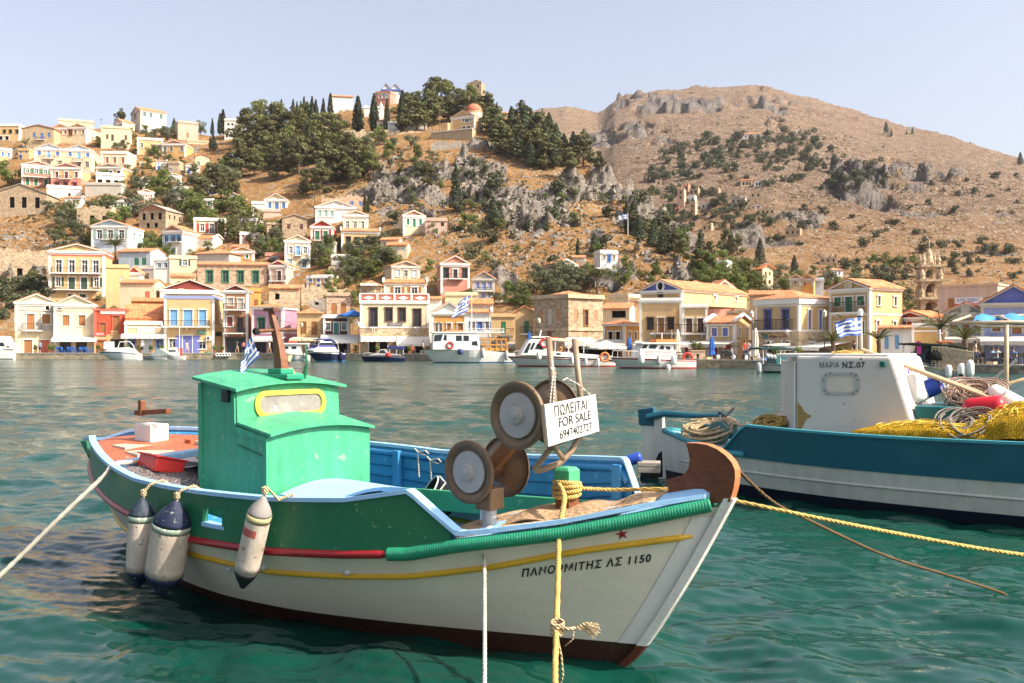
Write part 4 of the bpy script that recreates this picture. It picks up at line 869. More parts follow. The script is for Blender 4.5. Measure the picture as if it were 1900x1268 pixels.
house('white low buildings behind the cypresses under the pink hilltop house',676,712,199,214,wall='wh',roof='F',trim=False,short='the low white buildings behind the cypresses',L=.5)
house('white cemetery wall house between the tall cypresses',720,792,228,243,wall='wh',roof='F',trim=False,L=.12,short='the white cemetery wall')
house('white two-storey house beside the orange leafy trees left of the cream block',286,316,480,526,wall='wh',roof='F',side=9,trim=False,win=[('g',488,497,6,'bl',[296,307])],short='the white two-storey house by the cream block')
house('cream house with terracotta edge in front of the cream block',318,362,514,556,wall='lye',roof='S',ya=508,L=.5,trim=False,win=[('s',522,532,7,'wb',[332,348])],d=float(ip(340,T_DQ))+26,short='the cream terracotta-edged house')
house('long dry stone terrace wall above the pinkish stone house',560,645,538,556,wall='st2',roof='R',trim=False,L=.06,short='the long terrace wall',name='terrace_wall',cat='wall')
house('dry stone terrace wall below the broad yellow house',610,668,498,512,wall='st',roof='R',trim=False,L=.08,short='the lower terrace wall',name='terrace_wall',cat='wall')
house('low pale boundary wall on the ridge right of the long yellow house',350,415,262,268,wall='cr',roof='F',trim=False,L=.06,short='the ridge boundary wall',name='boundary_wall',cat='wall',par=False)
house('dry stone terrace wall below the domed church',800,880,268,276,wall='gst',roof='R',trim=False,L=.06,short='the wall below the church',name='terrace_wall',cat='wall')
house('dry stone terrace wall running under the cypress row',640,800,247,254,wall='st2',roof='R',trim=False,L=.04,short='the terrace wall under the cypresses',name='terrace_wall',cat='wall')
house('white house end with brown shutters behind the small white gabled house',1250,1276,532,552,wall='wh',roof='S',ya=526,trim=False,win=[('s',538,545,4,'wb',[1263])],short='the white house end',d=float(ip(1260,T_DQ))+50)
house('tawny flat house between the stone house and the blue-gabled house',1168,1188,556,600,wall='tn',roof='F',trim=False,short='the tawny flat house',d=float(ip(1178,T_DQ))+28)
house('low tile-roofed house in front of the valley cypress',1392,1470,548,566,wall='tn',roof='S',ya=540,trim=False,L=.5,short='the low tile-roofed valley house',d=float(ip(1430,T_DQ))+40,ext=4)
# ---- smaller houses filling the terraces of the left and middle slope
def fillers(n,P,seed):
    r_=random.Random(seed); got=0; tr=0; used=set()
    walls=[('cream','cr'),('white','wh'),('ochre','ye'),('pale yellow','lye'),('pink','lpk'),('salmon','pk'),('tawny stone','st2'),('grey','gr')]; cols=[('blue','blu'),('green','gn'),('brown','wb'),('pale blue','bl'),('red','rd'),('grey-green','pgn')]
    while got<n and tr<4000:
        tr+=1; x=r_.uniform(min(q[0] for q in P),max(q[0] for q in P)); y=r_.uniform(min(q[1] for q in P),max(q[1] for q in P))
        c=False; j=len(P)-1
        for i in range(len(P)):
            if (P[i][1]>y)!=(P[j][1]>y) and x<(P[j][0]-P[i][0])*(y-P[i][1])/(P[j][1]-P[i][1]+1e-9)+P[i][0]: c=not c
            j=i
        if not c: continue
        sc_=.55+.45*(y-280)/260; w_=r_.uniform(30,44)*sc_; hh=r_.uniform(24,34)*sc_; sd=r_.choice((0,8,12,16))*sc_
        if any(a-3<x+w_+sd and x-3<b and c_+4<y and y-hh-6<e-6 for a,b,c_,e in RECTS): continue
        wn,wk=r_.choice(walls); cn,ck=r_.choice(cols); rf=r_.choice('GGGFSS'); near=min(LEGEND,key=lambda q:(q[0]-x)**2+(q[1]-y)**2)
        rel='above' if y<near[1]-8 else ('below' if y>near[1]+8 else 'beside')
        lb='%s %s house with %s shutters %s %s'%(wn,{'G':'gabled','F':'flat-roofed','S':'tile-roofed'}[rf],cn,rel,near[2])
        if lb in used or len(lb.split())>15: continue
        used.add(lb); m=2 if w_<26 else 3; xs_=[x+w_*(i+.5)/m for i in range(m)]; wn_=[('s',y-hh*.86,y-hh*.58,w_*.13,ck,xs_),('D' if m==3 else 'g',y-hh*.40,y-hh*.02,w_*.15,ck,xs_[:1] if m==2 else xs_[1:2])]
        house(lb,x,x+w_,y-hh,y,wall=wk,roof=rf,ya=(y-hh-w_*.17) if rf!='F' else None,side=sd,trim=(r_.random()<.6 and wk[:2]!='st'),win=wn_,rc=r_.choice((None,'o','r',None)),ped=r_.choice((None,None,'wh','br')),short='the %s %s house %s'%(wn,{'G':'gabled','F':'flat','S':'tile-roofed'}[rf],'number %d'%got) if False else 'the %s house with %s shutters'%(wn,cn)); got+=1
fillers(22,[(10,285),(345,280),(440,380),(540,400),(730,440),(730,500),(560,545),(300,560),(110,440)],5)
# ---- valley houses and the ruined village on the mountain
dv=0
house('white cubic house at the mouth of the valley behind trees',1330,1348,486,507,wall='wh',roof='F',trim=False,side=9,short='the white cubic valley house',win=[('d',491,496,4,'dk',[1341])])
house('cream gabled house with rough side wall in the valley mouth',1364,1392,491,509,wall='cr',ya=483,side=-8,trim='gr',rc='g',short='the cream gabled valley house',win=[('g',496,506,4,'gr',[1371,1379,1386])])
house('yellow gabled house with ochre side in the valley mouth',1415,1434,499,532,wall='lye',ya=492,side=-11,short='the yellow gabled valley house',trim=False,win=[('d',505,511,3,'dk',[1421,1428]),('d',520,527,4,'dk',[1420,1428])],rc='r')
house('little ochre gabled house beside the dark cypress in the valley',1466,1486,516,530,wall='tn',ya=510,trim='gr',short='the little ochre valley house',win=[('d',519,526,4,'wb',[1476])],d=150)
house('orange-brown gabled house with red door in the valley',1487,1509,517,532,wall='or',ya=510,trim='gr',short='the orange-brown valley house',side=3,win=[('D',519,529,4,'rd',[1494])],d=150)
house('bluish white block right of the orange-brown valley house',1509,1528,518,534,wall='sb',roof='F',trim=False,short='the bluish white block',d=152)
house('white house with blue windows among the valley trees',1540,1564,501,517,wall='wh',roof='H',ya=496,side=-10,trim=False,short='the white valley house with blue windows',win=[('s',504,511,3,'blu',[1545,1551,1557])])
RUIN=[(1240,1257,342,353,'st2'),(1257,1269,352,384,'st3'),(1269,1277,345,364,'pk'),(1271,1289,365,377,'wh'),(1279,1290,377,399,'st3'),(1279,1295,351,365,'st'),(1311,1333,351,364,'st'),(1357,1382,368,382,'gst'),
      (1392,1412,357,372,'st'),(1404,1436,388,402,'st'),(1303,1320,417,430,'st2'),(1457,1484,426,440,'st'),(1522,1551,478,492,'st'),(1216,1228,334,345,'st'),(1300,1330,378,385,'gst'),(1252,1262,384,398,'pk')]
RL=['square tawny ruin','tall narrow pinkish ruin','red-brown roofless tower ruin','bright white ruin','tall two-storey tawny ruin','brown roofless ruin','long brown ruin with two windows','pale grey roofless ruin','brown square ruin','long brown ruin with a row of windows',
    'sunlit ruin with white end wall','jagged brown ruin standing alone','tall jagged ruin by the valley trees','small square brown ruin','low grey ruined wall house','small red ruin']
RW=['at the top left of the abandoned village','under the red-brown tower ruin','in the middle of the abandoned village','under the red-brown tower ruin','at the foot of the abandoned village','right of the red-brown tower ruin','at the right of the abandoned village','below the twin white houses','under the twin white houses','above the golden slope','on the ridge of the near hill','on the golden slope','on the lower mountain','behind the near ridge on the mountain','above the dark bush on the mountain','at the lower left of the abandoned village']
for (a,b,c,e,wl),l1,l2 in zip(RUIN,RL,RW):
    nwin=max(1,int((b-a)/8)); xs_=[a+(b-a)*(i+.5)/nwin for i in range(nwin)]
    ws=[('d',c+3,c+8,3,'dk',xs_)]+([('d',c+12,c+17,3,'dk',xs_)] if e-c>18 else [])
    house(l1+' '+l2,a,b,c,e,wall=wl,roof='R',trim=False,side=4 if (a%2) else 0,win=ws,name='stone_ruin',cat='ruin',short='the '+l1)
house('white tile-roofed house of the twin pair on the mountain slope',1374,1396,335,346,wall='cr',roof='S',ya=332,trim=False,short='the twin white houses',win=[('d',338,344,3,'dk',[1380,1386,1391])],rc='r')
house('white gabled house of the twin pair on the mountain slope',1399,1414,337,347,wall='wh',ya=332,trim=False,short='the right-hand twin white house',win=[('d',339,345,3,'dk',[1404,1409])])
house('white arched chapel with blue awning above the long brown ruin',1400,1413,382,389,wall='wh',ya=377,trim=False,short='the white arched chapel',win=[('d',381,387,5,'dk',[1407])])
house('long white chapel row high on the mountain slope',1377,1412,249,257,wall='wh',roof='S',ya=246,trim=False,short='the long white mountain chapel',L=.4,win=[('d',252,256,2,'dk',[1384,1391,1398,1405])])
house('white hut with antenna on the mountain skyline',1687,1697,236,243,wall='wh',roof='F',trim=False,short='the white hut on the skyline',win=[])

house('bright yellow house cut by the left picture edge below the palm',-24,20,276,300,wall='ye',roof='F',short='the yellow house at the left edge',win=[('s',282,290,4,'blu',[4,14])])
house('white terraced house with blue door between the pale blue house and the orange house',236,262,470,496,wall='wh',roof='F',trim=False,side=12,short='the white terraced house',win=[('D',482,494,5,'sky',[246])])
house('cream gabled house with green shutters in the trees left of the brown stone house',206,244,372,392,wall='cr',ya=364,side=14,short='the cream house in the trees',win=[('s',376,386,5,'gn',[215,226,237])])
house('white flat house among trees above the brown stone house',318,346,360,378,wall='wh',roof='F',trim=False,side=10,short='the white flat house in the trees',win=[('g',364,371,4,'gr',[325,338])])
house('pale cream house with red-brown shutters left of the ochre house with red shutters',338,360,444,468,wall='lye',roof='F',side=6,short='the pale cream house',win=[('s',449,458,4,'wb',[345,354])])
house('ochre house with white gable behind the long stone building',430,470,466,488,wall='oc',ya=458,side=10,short='the ochre gable behind the long stone building',win=[('s',471,480,5,'gn',[440,458])])
house('small white house with blue window under the weathered stone house',548,576,450,468,wall='wh',roof='S',ya=445,trim=False,side=6,short='the small white house under the stone house',win=[('s',455,462,5,'sky',[560])])
house('cream terrace house with tiled roof right of the broad yellow house',706,740,446,466,wall='cr',roof='S',ya=440,trim=False,side=8,short='the cream terrace house',win=[('g',451,460,5,'gr',[715,728])])
house('white small house with terracotta roof behind the hotel rooftop',796,820,556,572,wall='wh',roof='S',ya=551,trim=False,short='the small white house behind the hotel',d=float(ip(808,T_DQ))+22,ext=5)
# ---- the domed church
def church():
    h=house('ochre church with red dome, white arcades and arched windows crowning the crag',837,880,217,243,wall='ye',roof='G',ya=206,ped='ye',side=22,sL=13,dd=-4,name='domed_church',cat='church',short='the domed church',win=[('g',212.5,228,7,'wh',[866]),('g',214.5,227,4,'wh',[859.5,872.5]),('D',235,243,4.5,'dk',[861,870])],swin=[('g',222,230,3,'wh',[886,895]),('D',237,243,4,'dk',[886])])
    r=h['root']; k=h['k']; z=lambda y:h['lz'](y)
    cx=h['lx'](862); cy=h['Ls']*.45; rr=15*k
    b=MB(); b.lathe([(rr*.98,z(214)),(rr*.98,z(201)),(rr*1.06,z(201)),(rr*1.06,z(200))],Matrix.Translation((cx,cy,0)),28); o=b.build('drum',wm('cr'),r)
    for i in range(8):
        a=i*math.pi/4+.2; w_=MB(); M=Matrix.Translation((cx,cy,0))@Matrix.Rotation(a,4,'Z'); w_.box((rr*.97,-.35,z(211)),(rr*1.01,.35,z(204)),M); w_.build('drum_window',WHITE,o)
    b=MB(); b.lathe([(rr*1.04*math.cos(t),z(200)+rr*1.02*math.sin(t)) for t in np.linspace(0,math.pi/2,10)],Matrix.Translation((cx,cy,0)),28); o=b.build('dome',mat('dome_red',(.50,.16,.09),.8,.2,1.5),r,True)
    c=MB(); t=z(200)+rr*1.0; c.box((cx-.08,cy-.08,t),(cx+.08,cy+.08,t+1.5)); c.box((cx-.45,cy-.07,t+.9),(cx-.08,cy+.07,t+1.05)); c.box((cx+.08,cy-.07,t+.9),(cx+.45,cy+.07,t+1.05)); c.build('cross',RAIL,o)
    w_=MB(); bx(w_,h['fm'],h['lx'](824),h['lx'](837)-.01,2,4,-2,z(228)); w_.build('side_chapel',wm('ye'),r)
    w_=MB(); bx(w_,h['fm'],h['lx'](812),h['lx'](888),4,-2.2,-5,z(247)); o=w_.build('terrace',wm('tn'),r)
    w_=MB(); bx(w_,h['fm'],h['lx'](811),h['lx'](889),4.2,-3.9,z(248),z(246)); w_.build('terrace_coping',WHITE,r)
church()
house('white bell-cote block behind the domed church',884,903,202,222,wall='wh',roof='F',trim=False,side=3,short='the white block behind the church',win=[('s',207,212,5,'sky',[889])],dd=7,ext=6)
# ---- bell tower at right
def tower():
    d=float(ip(1725,T_DQ))+42; k=d/F; root=empty('bell_tower',at(1724,575,d),R(-8),'ornate brown stone bell tower of stacked open arches against the bare mountain','bell tower'); LEGEND.append((1724,530,'the stone bell tower',root))
    m=wm('st2'); z=0
    tiers=[(575,552,37),(552,519,34),(519,492,27),(492,481,15)]
    for i,(yb,yt,wpx) in enumerate(tiers):
        b=MB(); z0=(575-yb)*k; z1=(575-yt)*k; W=wpx*k/2; pw=W*.34
        if i<3:
            for sx in (-1,1):
                for sy in (-1,1): b.box((sx*W-(pw if sx>0 else 0),sy*W-(pw if sy>0 else 0),z0),(sx*W+(pw if sx<0 else 0),sy*W+(pw if sy<0 else 0),z1-.3))
            n=10; ri=W-pw; zc=z1-.5-ri*.9
            for ax in range(4):
                M=Matrix.Rotation(ax*math.pi/2,4,'Z')
                for q in range(n):
                    a0,a1=math.pi*q/n,math.pi*(q+1)/n
                    p=[M@Vector((ri*math.cos(a0),-W+.02,zc+ri*.9*math.sin(a0))),M@Vector((ri*math.cos(a1),-W+.02,zc+ri*.9*math.sin(a1))),M@Vector((ri*math.cos(a1),-W+.02,z1-.3)),M@Vector((ri*math.cos(a0),-W+.02,z1-.3))]
                    nrm=M@Vector((0,pw*.9,0)); b.prism(p,(0,0,0),nrm)
            b.box((-W-.3,-W-.3,z1-.3),(W+.3,W+.3,z1)); 
            for sx in (-1,1):
                for sy in (-1,1):
                    b.lathe([(.28,z1),(.22,z1+.3),(.3,z1+.5),(.02,z1+1.3)],Matrix.Translation((sx*W*.95,sy*W*.95,0)),8)
            o=b.build('tier',m,root)
            if i in(0,1):
                bb=MB(); bb.lathe([(.05,z1-.6),(.3,z1-.8),(.4,z1-1.3),(.6,z1-1.5)],Matrix.Translation((0,0,0)),12); bb.build('bell',pm('dbr'),o)
        else:
            b.lathe([(W,z0),(W,z1-.8),(W*1.2,z1-.8),(W*1.05,z1-.3),(W*.7,z1+.6),(.1,z1+1.2),(.05,z1+2.2)],None,12); b.build('cupola',m,root)
tower()
# ---- statue monument among the cypresses
p=on_ground(708,222); k=p.y/F; root=empty('statue',at(707,220,p.y),0,'white statue on a pedestal between cypresses near the hilltop','statue'); LEGEND.append((707,210,'the white statue',root))
b=MB(); b.box((-1,-1,-2),(1,1,1.2)); b.box((-.7,-.7,1.2),(.7,.7,2.4)); b.build('pedestal',WHITE,root)
b=MB(); b.lathe([(.5,2.4),(.55,2.9),(.42,3.5),(.5,4.1),(.3,4.35),(.12,4.45),(.2,4.65),(.2,4.85),(.05,5.0)],None,12); b.build('figure',WHITE,root,True)
# ---------------------------------------------------------------- plants
def leafmat(name,c0,c1,trans=.25):
    s=NT(name); s.b.inputs['Roughness'].default_value=.7; s.b.inputs['Specular IOR Level'].default_value=.25
    a=s.n('Attribute',_attribute_name='tint'); oi=s.n('ObjectInfo')
    c=s.mix(a.outputs['Fac'],c0,c1)
    hv=s.n('HueSaturation'); s.l(c,hv.inputs['Color']); r=s.ramp(oi.outputs['Random'],[(0,.70),(1,1.25)]); bw=s.n('RGBToBW'); s.l(r,bw.inputs[0]); s.l(bw.outputs[0],hv.inputs['Value'])
    r2=s.n('MapRange'); s.l(oi.outputs['Random'],r2.inputs[0]); r2.inputs[3].default_value=.485; r2.inputs[4].default_value=.515; s.l(r2.outputs[0],hv.inputs['Hue'])
    s.l(hv.outputs[0],s.b.inputs['Base Color'])
    t=s.n('BsdfTranslucent'); s.l(hv.outputs[0],t.inputs[0]); m=s.n('MixShader'); m.inputs[0].default_value=trans
    s.l(s.b.outputs[0],m.inputs[1]); s.l(t.outputs[0],m.inputs[2]); s.l(m.outputs[0],s.out.inputs[0])
    return s.m
LM={'pi':leafmat('pine_needles',(.048,.053,.022),(.215,.205,.078)),'pl':leafmat('light_pine_needles',(.075,.085,.022),(.22,.22,.07)),
    'cy':leafmat('cypress_needles',(.018,.026,.012),(.055,.062,.026),.15),'co':leafmat('conifer_needles',(.026,.038,.019),(.085,.098,.045),.15),
    'br':leafmat('broad_leaves',(.055,.080,.018),(.22,.25,.06),.3),'ol':leafmat('olive_leaves',(.055,.066,.032),(.18,.185,.095)),
    'bu':leafmat('scrub_leaves',(.034,.044,.022),(.11,.115,.055),.15),'pa':leafmat('palm_leaves',(.07,.09,.025),(.20,.21,.075),.3)}
BARK=mat('bark',(.13,.085,.055),.95,.25,6.0)
def leaves(pts,nrm,size,rs,name,m,aspect=1.5,up=0.0):
    """one mesh of many small leaf clumps"""
    n=len(pts); t=rs.normal(size=(n,3)); t[:,2]+=up
    t-=nrm*(t*nrm).sum(1,keepdims=True)*.7
    t/=np.linalg.norm(t,axis=1,keepdims=True)+1e-9
    b=np.cross(nrm+rs.normal(size=(n,3))*.55,t); b/=np.linalg.norm(b,axis=1,keepdims=True)+1e-9
    s_=size*rs.uniform(.6,1.4,(n,1))
    v=np.stack([pts-t*s_*aspect,pts+b*s_*.8,pts+t*s_*aspect,pts-b*s_*.8],1).reshape(-1,3)
    me=bpy.data.meshes.new(name); me.vertices.add(4*n); me.vertices.foreach_set('co',v.astype(np.float32).ravel())
    me.loops.add(4*n); me.loops.foreach_set('vertex_index',np.arange(4*n,dtype=np.int32))
    me.polygons.add(n); me.polygons.foreach_set('loop_start',np.arange(0,4*n,4,dtype=np.int32)); me.polygons.foreach_set('loop_total',np.full(n,4,np.int32)); me.update(calc_edges=True)
    a=me.attributes.new('tint','FLOAT','FACE'); a.data.foreach_set('value',np.clip(rs.beta(1.6,1.8,n),0,1).astype(np.float32))
    me.materials.append(m); return me
def lobes(L,n,rs):
    L=np.array(L); w=L[:,3]**2; i=rs.choice(len(L),n,p=w/w.sum()); d=rs.normal(size=(n,3)); d/=np.linalg.norm(d,axis=1,keepdims=True)
    rad=L[i,3:4]*rs.uniform(.45,1.0,(n,1))**.5; sq=L[i,4:5]
    p=L[i,:3]+d*rad*np.concatenate([np.ones((n,2)),sq],1); return p,d
KM={}
def trunk_mesh(name,pts,rad,limbs=()):
    mb=MB(); mb.tube(pts,rad,6)
    for a,b,r in limbs: mb.tube([a,tuple((np.array(a)+np.array(b))/2+np.array([0,0,.2])),b],[r,r*.7,r*.35],5)
    o=mb.build(name,BARK); me=o.data; bpy.data.objects.remove(o); return me
for v in range(5):
    rs=np.random.RandomState(100+v)
    # spreading pine, 10 m
    L=[]; lim=[]
    for k in range(20):
        z=rs.uniform(1.3,9.2); sp=3.7*(1-abs(z-3.8)/7.2); a=rs.uniform(0,6.28); q=rs.uniform(.25,1)*sp
        L.append((q*math.cos(a),q*math.sin(a),z,rs.uniform(.9,1.7),.65)); lim.append(((0,0,max(z-1.5,2)),(q*.8*math.cos(a),q*.8*math.sin(a),z-.2),.09))
    L.append((0,0,9.0,1.0,.8)); p,d=lobes(L,2100,rs)
    KM['pi',v]=(leaves(p,d,.22,rs,'crown',LM['pi']),trunk_mesh('trunk',[(0,0,-1),(.1,0,2),(-.1,.1,5),(0,0,8.6)],[.26,.22,.16,.05],lim))
    rs=np.random.RandomState(200+v); L=[]; lim=[]
    for k in range(15):
        z=rs.uniform(2.6,9.2); sp=3.8*(1-abs(z-5.5)/6.5); a=rs.uniform(0,6.28); q=rs.uniform(.2,1)*sp
        L.append((q*math.cos(a),q*math.sin(a),z,rs.uniform(.9,1.7),.6)); lim.append(((0,0,max(z-2,2)),(q*.8*math.cos(a),q*.8*math.sin(a),z-.2),.1))
    p,d=lobes(L,1300,rs)
    KM['pl',v]=(leaves(p,d,.22,rs,'crown',LM['pl']),trunk_mesh('trunk',[(0,0,-1),(.2,0,2),(-.1,.2,5),(0,0,8.4)],[.28,.24,.17,.06],lim))
    # cypress
    n=1100; z=rs.uniform(.6,10,n); prof=lambda z:np.clip(np.minimum((z-.2)*.9,1.15*np.sin(np.clip((10.15-z)/10.15,0,1)*math.pi/2*1.05)**.8),.02,9)
    ph=rs.uniform(0,6.28,n); rr=prof(z)*rs.uniform(.55,1.08,n)*(1+.14*np.sin(ph*3+z*1.3+v)); p=np.stack([rr*np.cos(ph),rr*np.sin(ph),z],1); d=np.stack([np.cos(ph),np.sin(ph),np.full(n,.3)],1)
    KM['cy',v]=(leaves(p,d,.17,rs,'crown',LM['cy'],2.2,1.6),trunk_mesh('trunk',[(0,0,-1),(0,0,2),(0,0,9)],[.2,.16,.03]))
    # broad dark conifer
    n=1500; z=rs.uniform(.8,10,n)**1.0; prof2=lambda z:2.7*np.clip((10.1-z)/9.3,0,1)**.75*np.clip((z-.3)/1.2,0,1)
    ph=rs.uniform(0,6.28,n); lay=.72+.42*np.abs(np.sin(z*2.3+ph*1.7+v)); rr=prof2(z)*rs.uniform(.4,1,n)**.5*lay; p=np.stack([rr*np.cos(ph),rr*np.sin(ph),z],1); d=np.stack([np.cos(ph),np.sin(ph),np.full(n,.2)],1)
    KM['co',v]=(leaves(p,d,.2,rs,'crown',LM['co'],1.7),trunk_mesh('trunk',[(0,0,-1),(0,0,2),(0,0,9)],[.24,.2,.04]))
    # broadleaf
    L=[]; lim=[]
    for k in range(12):
        a=rs.uniform(0,6.28); q=rs.uniform(.4,3.6); z=rs.uniform(2.4,8.6)-q*.45
        L.append((q*math.cos(a),q*math.sin(a),max(z,1.8),rs.uniform(1.1,2.0),.85)); lim.append(((0,0,2.0),(q*.75*math.cos(a),q*.75*math.sin(a),max(z,1.8)),.12))
    p,d=lobes(L,1500,rs)
    KM['br',v]=(leaves(p,d,.23,rs,'crown',LM['br'],1.3),trunk_mesh('trunk',[(0,0,-1.5),(.1,0,1.5),(0,.1,4.5)],[.3,.24,.12],lim))
    L=[(rs.normal()*1.8,rs.normal()*1.8,rs.uniform(2.2,7.4),rs.uniform(1.1,2.1),.85) for k in range(9)]
    p,d=lobes(L,1300,rs); lim=[((0,0,1.4),(l[0]*.8,l[1]*.8,l[2]),.13) for l in L]
    KM['ol',v]=(leaves(p,d,.22,rs,'crown',LM['ol'],1.4),trunk_mesh('trunk',[(0,0,-1.5),(.15,0,1.5),(-.1,.1,4)],[.3,.25,.12],lim))
    L=[(rs.normal()*2.2,rs.normal()*2.0,rs.uniform(.8,5.0),rs.uniform(1.4,2.4),.85) for k in range(8)]
    p,d=lobes(L,650,rs); p[:,2]=np.maximum(p[:,2],-.4)
    KM['bu',v]=(leaves(p,d,.36,rs,'bush',LM['bu'],1.3),None)
KD={'pi':('pine_tree','dark pine','pine tree'),'pl':('pine_tree','yellow-green pine','pine tree'),'cy':('cypress_tree','slim dark cypress','cypress'),'co':('cedar_tree','dark pointed conifer','conifer'),
    'br':('leafy_tree','green leafy tree','tree'),'ol':('olive_tree','grey-green olive tree','olive tree'),'bu':('bush','round dark bush','bush'),'pa':('palm_tree','palm tree','palm tree')}
KG={'pi':'dark pines on the hill','pl':'yellow-green pines on the hill','cy':'cypresses along the hilltop','co':'dark conifers on the hill','br':'leafy trees between the houses','ol':'olive trees on the rocky slope','bu':'bushes on the dry slopes','pa':'palm trees'}
PLANTS=[]; cnt={}
def plant(kind,x,y,h,wd=1.0,d=None):
    p=on_ground(x,y) if d is None else at(x,y,d)
    hm=h*p.y/F; v=cnt.get(kind,0); cnt[kind]=v+1
    cr,tr=KM[kind,v%5]; nm,ds,ct=KD[kind]
    s_=hm/10.0 if kind!='bu' else hm/6.5
    jw=wd*rng.uniform(.88,1.14)
    if tr is None:
        o=bpy.data.objects.new(nm,cr); COL.objects.link(o); o.location=p; o.rotation_euler=(0,0,rng.uniform(0,6.28)); o.scale=(s_*jw,s_*jw,s_)
    else:
        o=empty(nm,p,rng.uniform(0,6.28)); o.scale=(s_*jw,s_*jw,s_)
        for n_,m_ in (('trunk',tr),('crown',cr)):
            c=bpy.data.objects.new(n_,m_); COL.objects.link(c); c.parent=o
    tag(o,None,ct,KG[kind]); PLANTS.append((kind,x,y,h,o)); return o
def inpoly(x,y,P):
    c=False; j=len(P)-1
    for i in range(len(P)):
        if (P[i][1]>y)!=(P[j][1]>y) and x<(P[j][0]-P[i][0])*(y-P[i][1])/(P[j][1]-P[i][1]+1e-9)+P[i][0]: c=not c
        j=i
    return c
BOX=[]
def zone(kinds,n,P,h0,h1,sp=10,wd=1.0):
    xs_=[q[0] for q in P]; ys_=[q[1] for q in P]; got=[]; tr=0
    while len(got)<n and tr<n*60:
        tr+=1; x=rng.uniform(min(xs_),max(xs_)); y=rng.uniform(min(ys_),max(ys_))
        if not inpoly(x,y,P) or any((x-a)**2+((y-b)*1.4)**2<sp*sp for a,b in got): continue
        if any(a<x<b and c-2<y<e+3 for a,b,c,e in BOX): continue
        got.append((x,y)); plant(kinds[rng.randrange(len(kinds))],x,y,rng.uniform(h0,h1),wd)
# keep plants from growing out of the houses
for o in HOUSES: pass
for k,x,y,h in [('cy',522,219,47),('cy',504,212,44),('cy',544,216,42),('cy',551,218,36),('cy',558,218,36),('cy',564,220,43),('cy',570,219,34),('cy',579,246,66),('cy',586,244,58),('cy',600,232,48),('cy',613,228,54),
    ('cy',664,248,68),('cy',694,247,72),('cy',718,247,62),('cy',745,247,78),('cy',790,216,54),('cy',778,160,24),('cy',748,170,26),('cy',864,168,18),('cy',922,224,34),('cy',950,280,52),('cy',1004,264,38),('cy',1006,222,20),
    ('cy',394,217,32),('cy',414,226,46),('cy',408,224,40),('co',323,226,26),('cy',677,398,42),('cy',683,396,34),('cy',522,386,26),('cy',1072,476,34),('co',1103,476,42),('cy',390,278,24),('co',396,280,30),
    ('co',1474,514,40),('co',1410,494,52),('pi',1345,470,46),('pi',1368,472,40),('co',1356,466,38),('pi',1113,318,40),('pi',225,226,40),('br',372,236,30),('br',352,238,24),('pi',1085,290,52),('pi',442,448,76),('br',14,346,58),('ol',770,392,36),('co',846,345,40),('co',846,392,66),('co',915,420,56),('br',880,428,38),
    ('br',860,424,34),('br',930,430,30),('co',1000,520,24),('pi',795,345,45),('ol',1000,370,0)]:
    if h: plant(k,x,y,h,1.35 if (k=='cy' and x in (664,694,414)) else 1.0)
zone(['pi'],30,[(440,262),(540,245),(640,275),(690,325),(640,362),(560,368),(470,362),(430,335)],48,80,17,1.15)
zone(['pl'],14,[(445,235),(560,245),(700,330),(640,345),(470,270)],50,75,30,1.1)
zone(['pi','ol'],10,[(330,345),(430,318),(440,372),(380,378)],35,60,16)
zone(['pi','pi','pl'],28,[(745,212),(800,190),(870,195),(930,212),(965,232),(905,225),(835,235),(800,250),(750,250)],36,58,11,1.15)
zone(['pi','pi','co'],34,[(908,250),(960,232),(1010,248),(1060,290),(1085,312),(1020,322),(960,305),(915,290)],44,66,12,1.2)
zone(['ol','br'],18,[(640,260),(760,262),(830,300),(760,345),(700,335)],20,38,16)
zone(['br','ol'],34,[(60,400),(110,392),(200,378),(250,352),(330,348),(345,400),(250,405),(235,410),(150,470),(100,470),(95,430)],26,46,15,1.15)
zone(['br'],14,[(335,395),(470,392),(470,440),(425,450),(345,412)],34,54,16,1.15)
zone(['br','ol','ol'],44,[(470,448),(528,440),(528,495),(600,470),(720,440),(735,500),(640,525),(590,505),(480,480)],26,48,13,1.15)
zone(['br'],12,[(600,515),(665,505),(668,560),(650,610),(605,560)],22,40,11)
zone(['br'],8,[(690,500),(810,500),(815,530),(790,515),(720,518)],18,30,12)
zone(['ol','br','bu'],60,[(700,340),(860,300),(960,330),(1180,360),(1290,470),(1180,530),(960,505),(830,480),(720,440)],14,32,21)
zone(['pi','co'],18,[(1150,405),(1200,425),(1300,478),(1330,500),(1270,500),(1190,455)],32,54,12,1.1)
zone(['ol'],12,[(985,530),(1060,510),(1110,545),(1010,565)],32,52,14,1.2)
zone(['br'],8,[(930,540),(990,540),(990,575),(940,572)],24,36,12)
zone(['br'],10,[(1080,505),(1230,505),(1260,540),(1120,545)],20,34,14)
zone(['br'],24,[(1285,495),(1320,490),(1412,515),(1412,565),(1330,560),(1290,530)],26,44,13,1.15)
zone(['br','ol'],16,[(1420,515),(1540,505),(1560,545),(1430,560)],20,36,14,1.1)
zone(['br','ol','bu'],24,[(1550,500),(1720,480),(1725,590),(1640,570)],18,34,14,1.1)
zone(['br','bu'],14,[(-5,520),(60,515),(95,560),(40,590),(-5,600)],20,36,13)
zone(['ol','br'],16,[(230,246),(330,240),(335,300),(260,310),(240,270)],15,28,12)
zone(['ol','br'],14,[(170,255),(260,280),(345,300),(345,345),(240,340)],14,26,14)
zone(['br','ol','br'],46,[(150,300),(345,290),(440,350),(520,400),(720,440),(700,520),(560,540),(420,520),(200,500),(100,430)],18,34,15,1.15)
zone(['br','bu'],16,[(100,540),(300,560),(620,560),(640,600),(420,570),(200,575)],14,26,13)
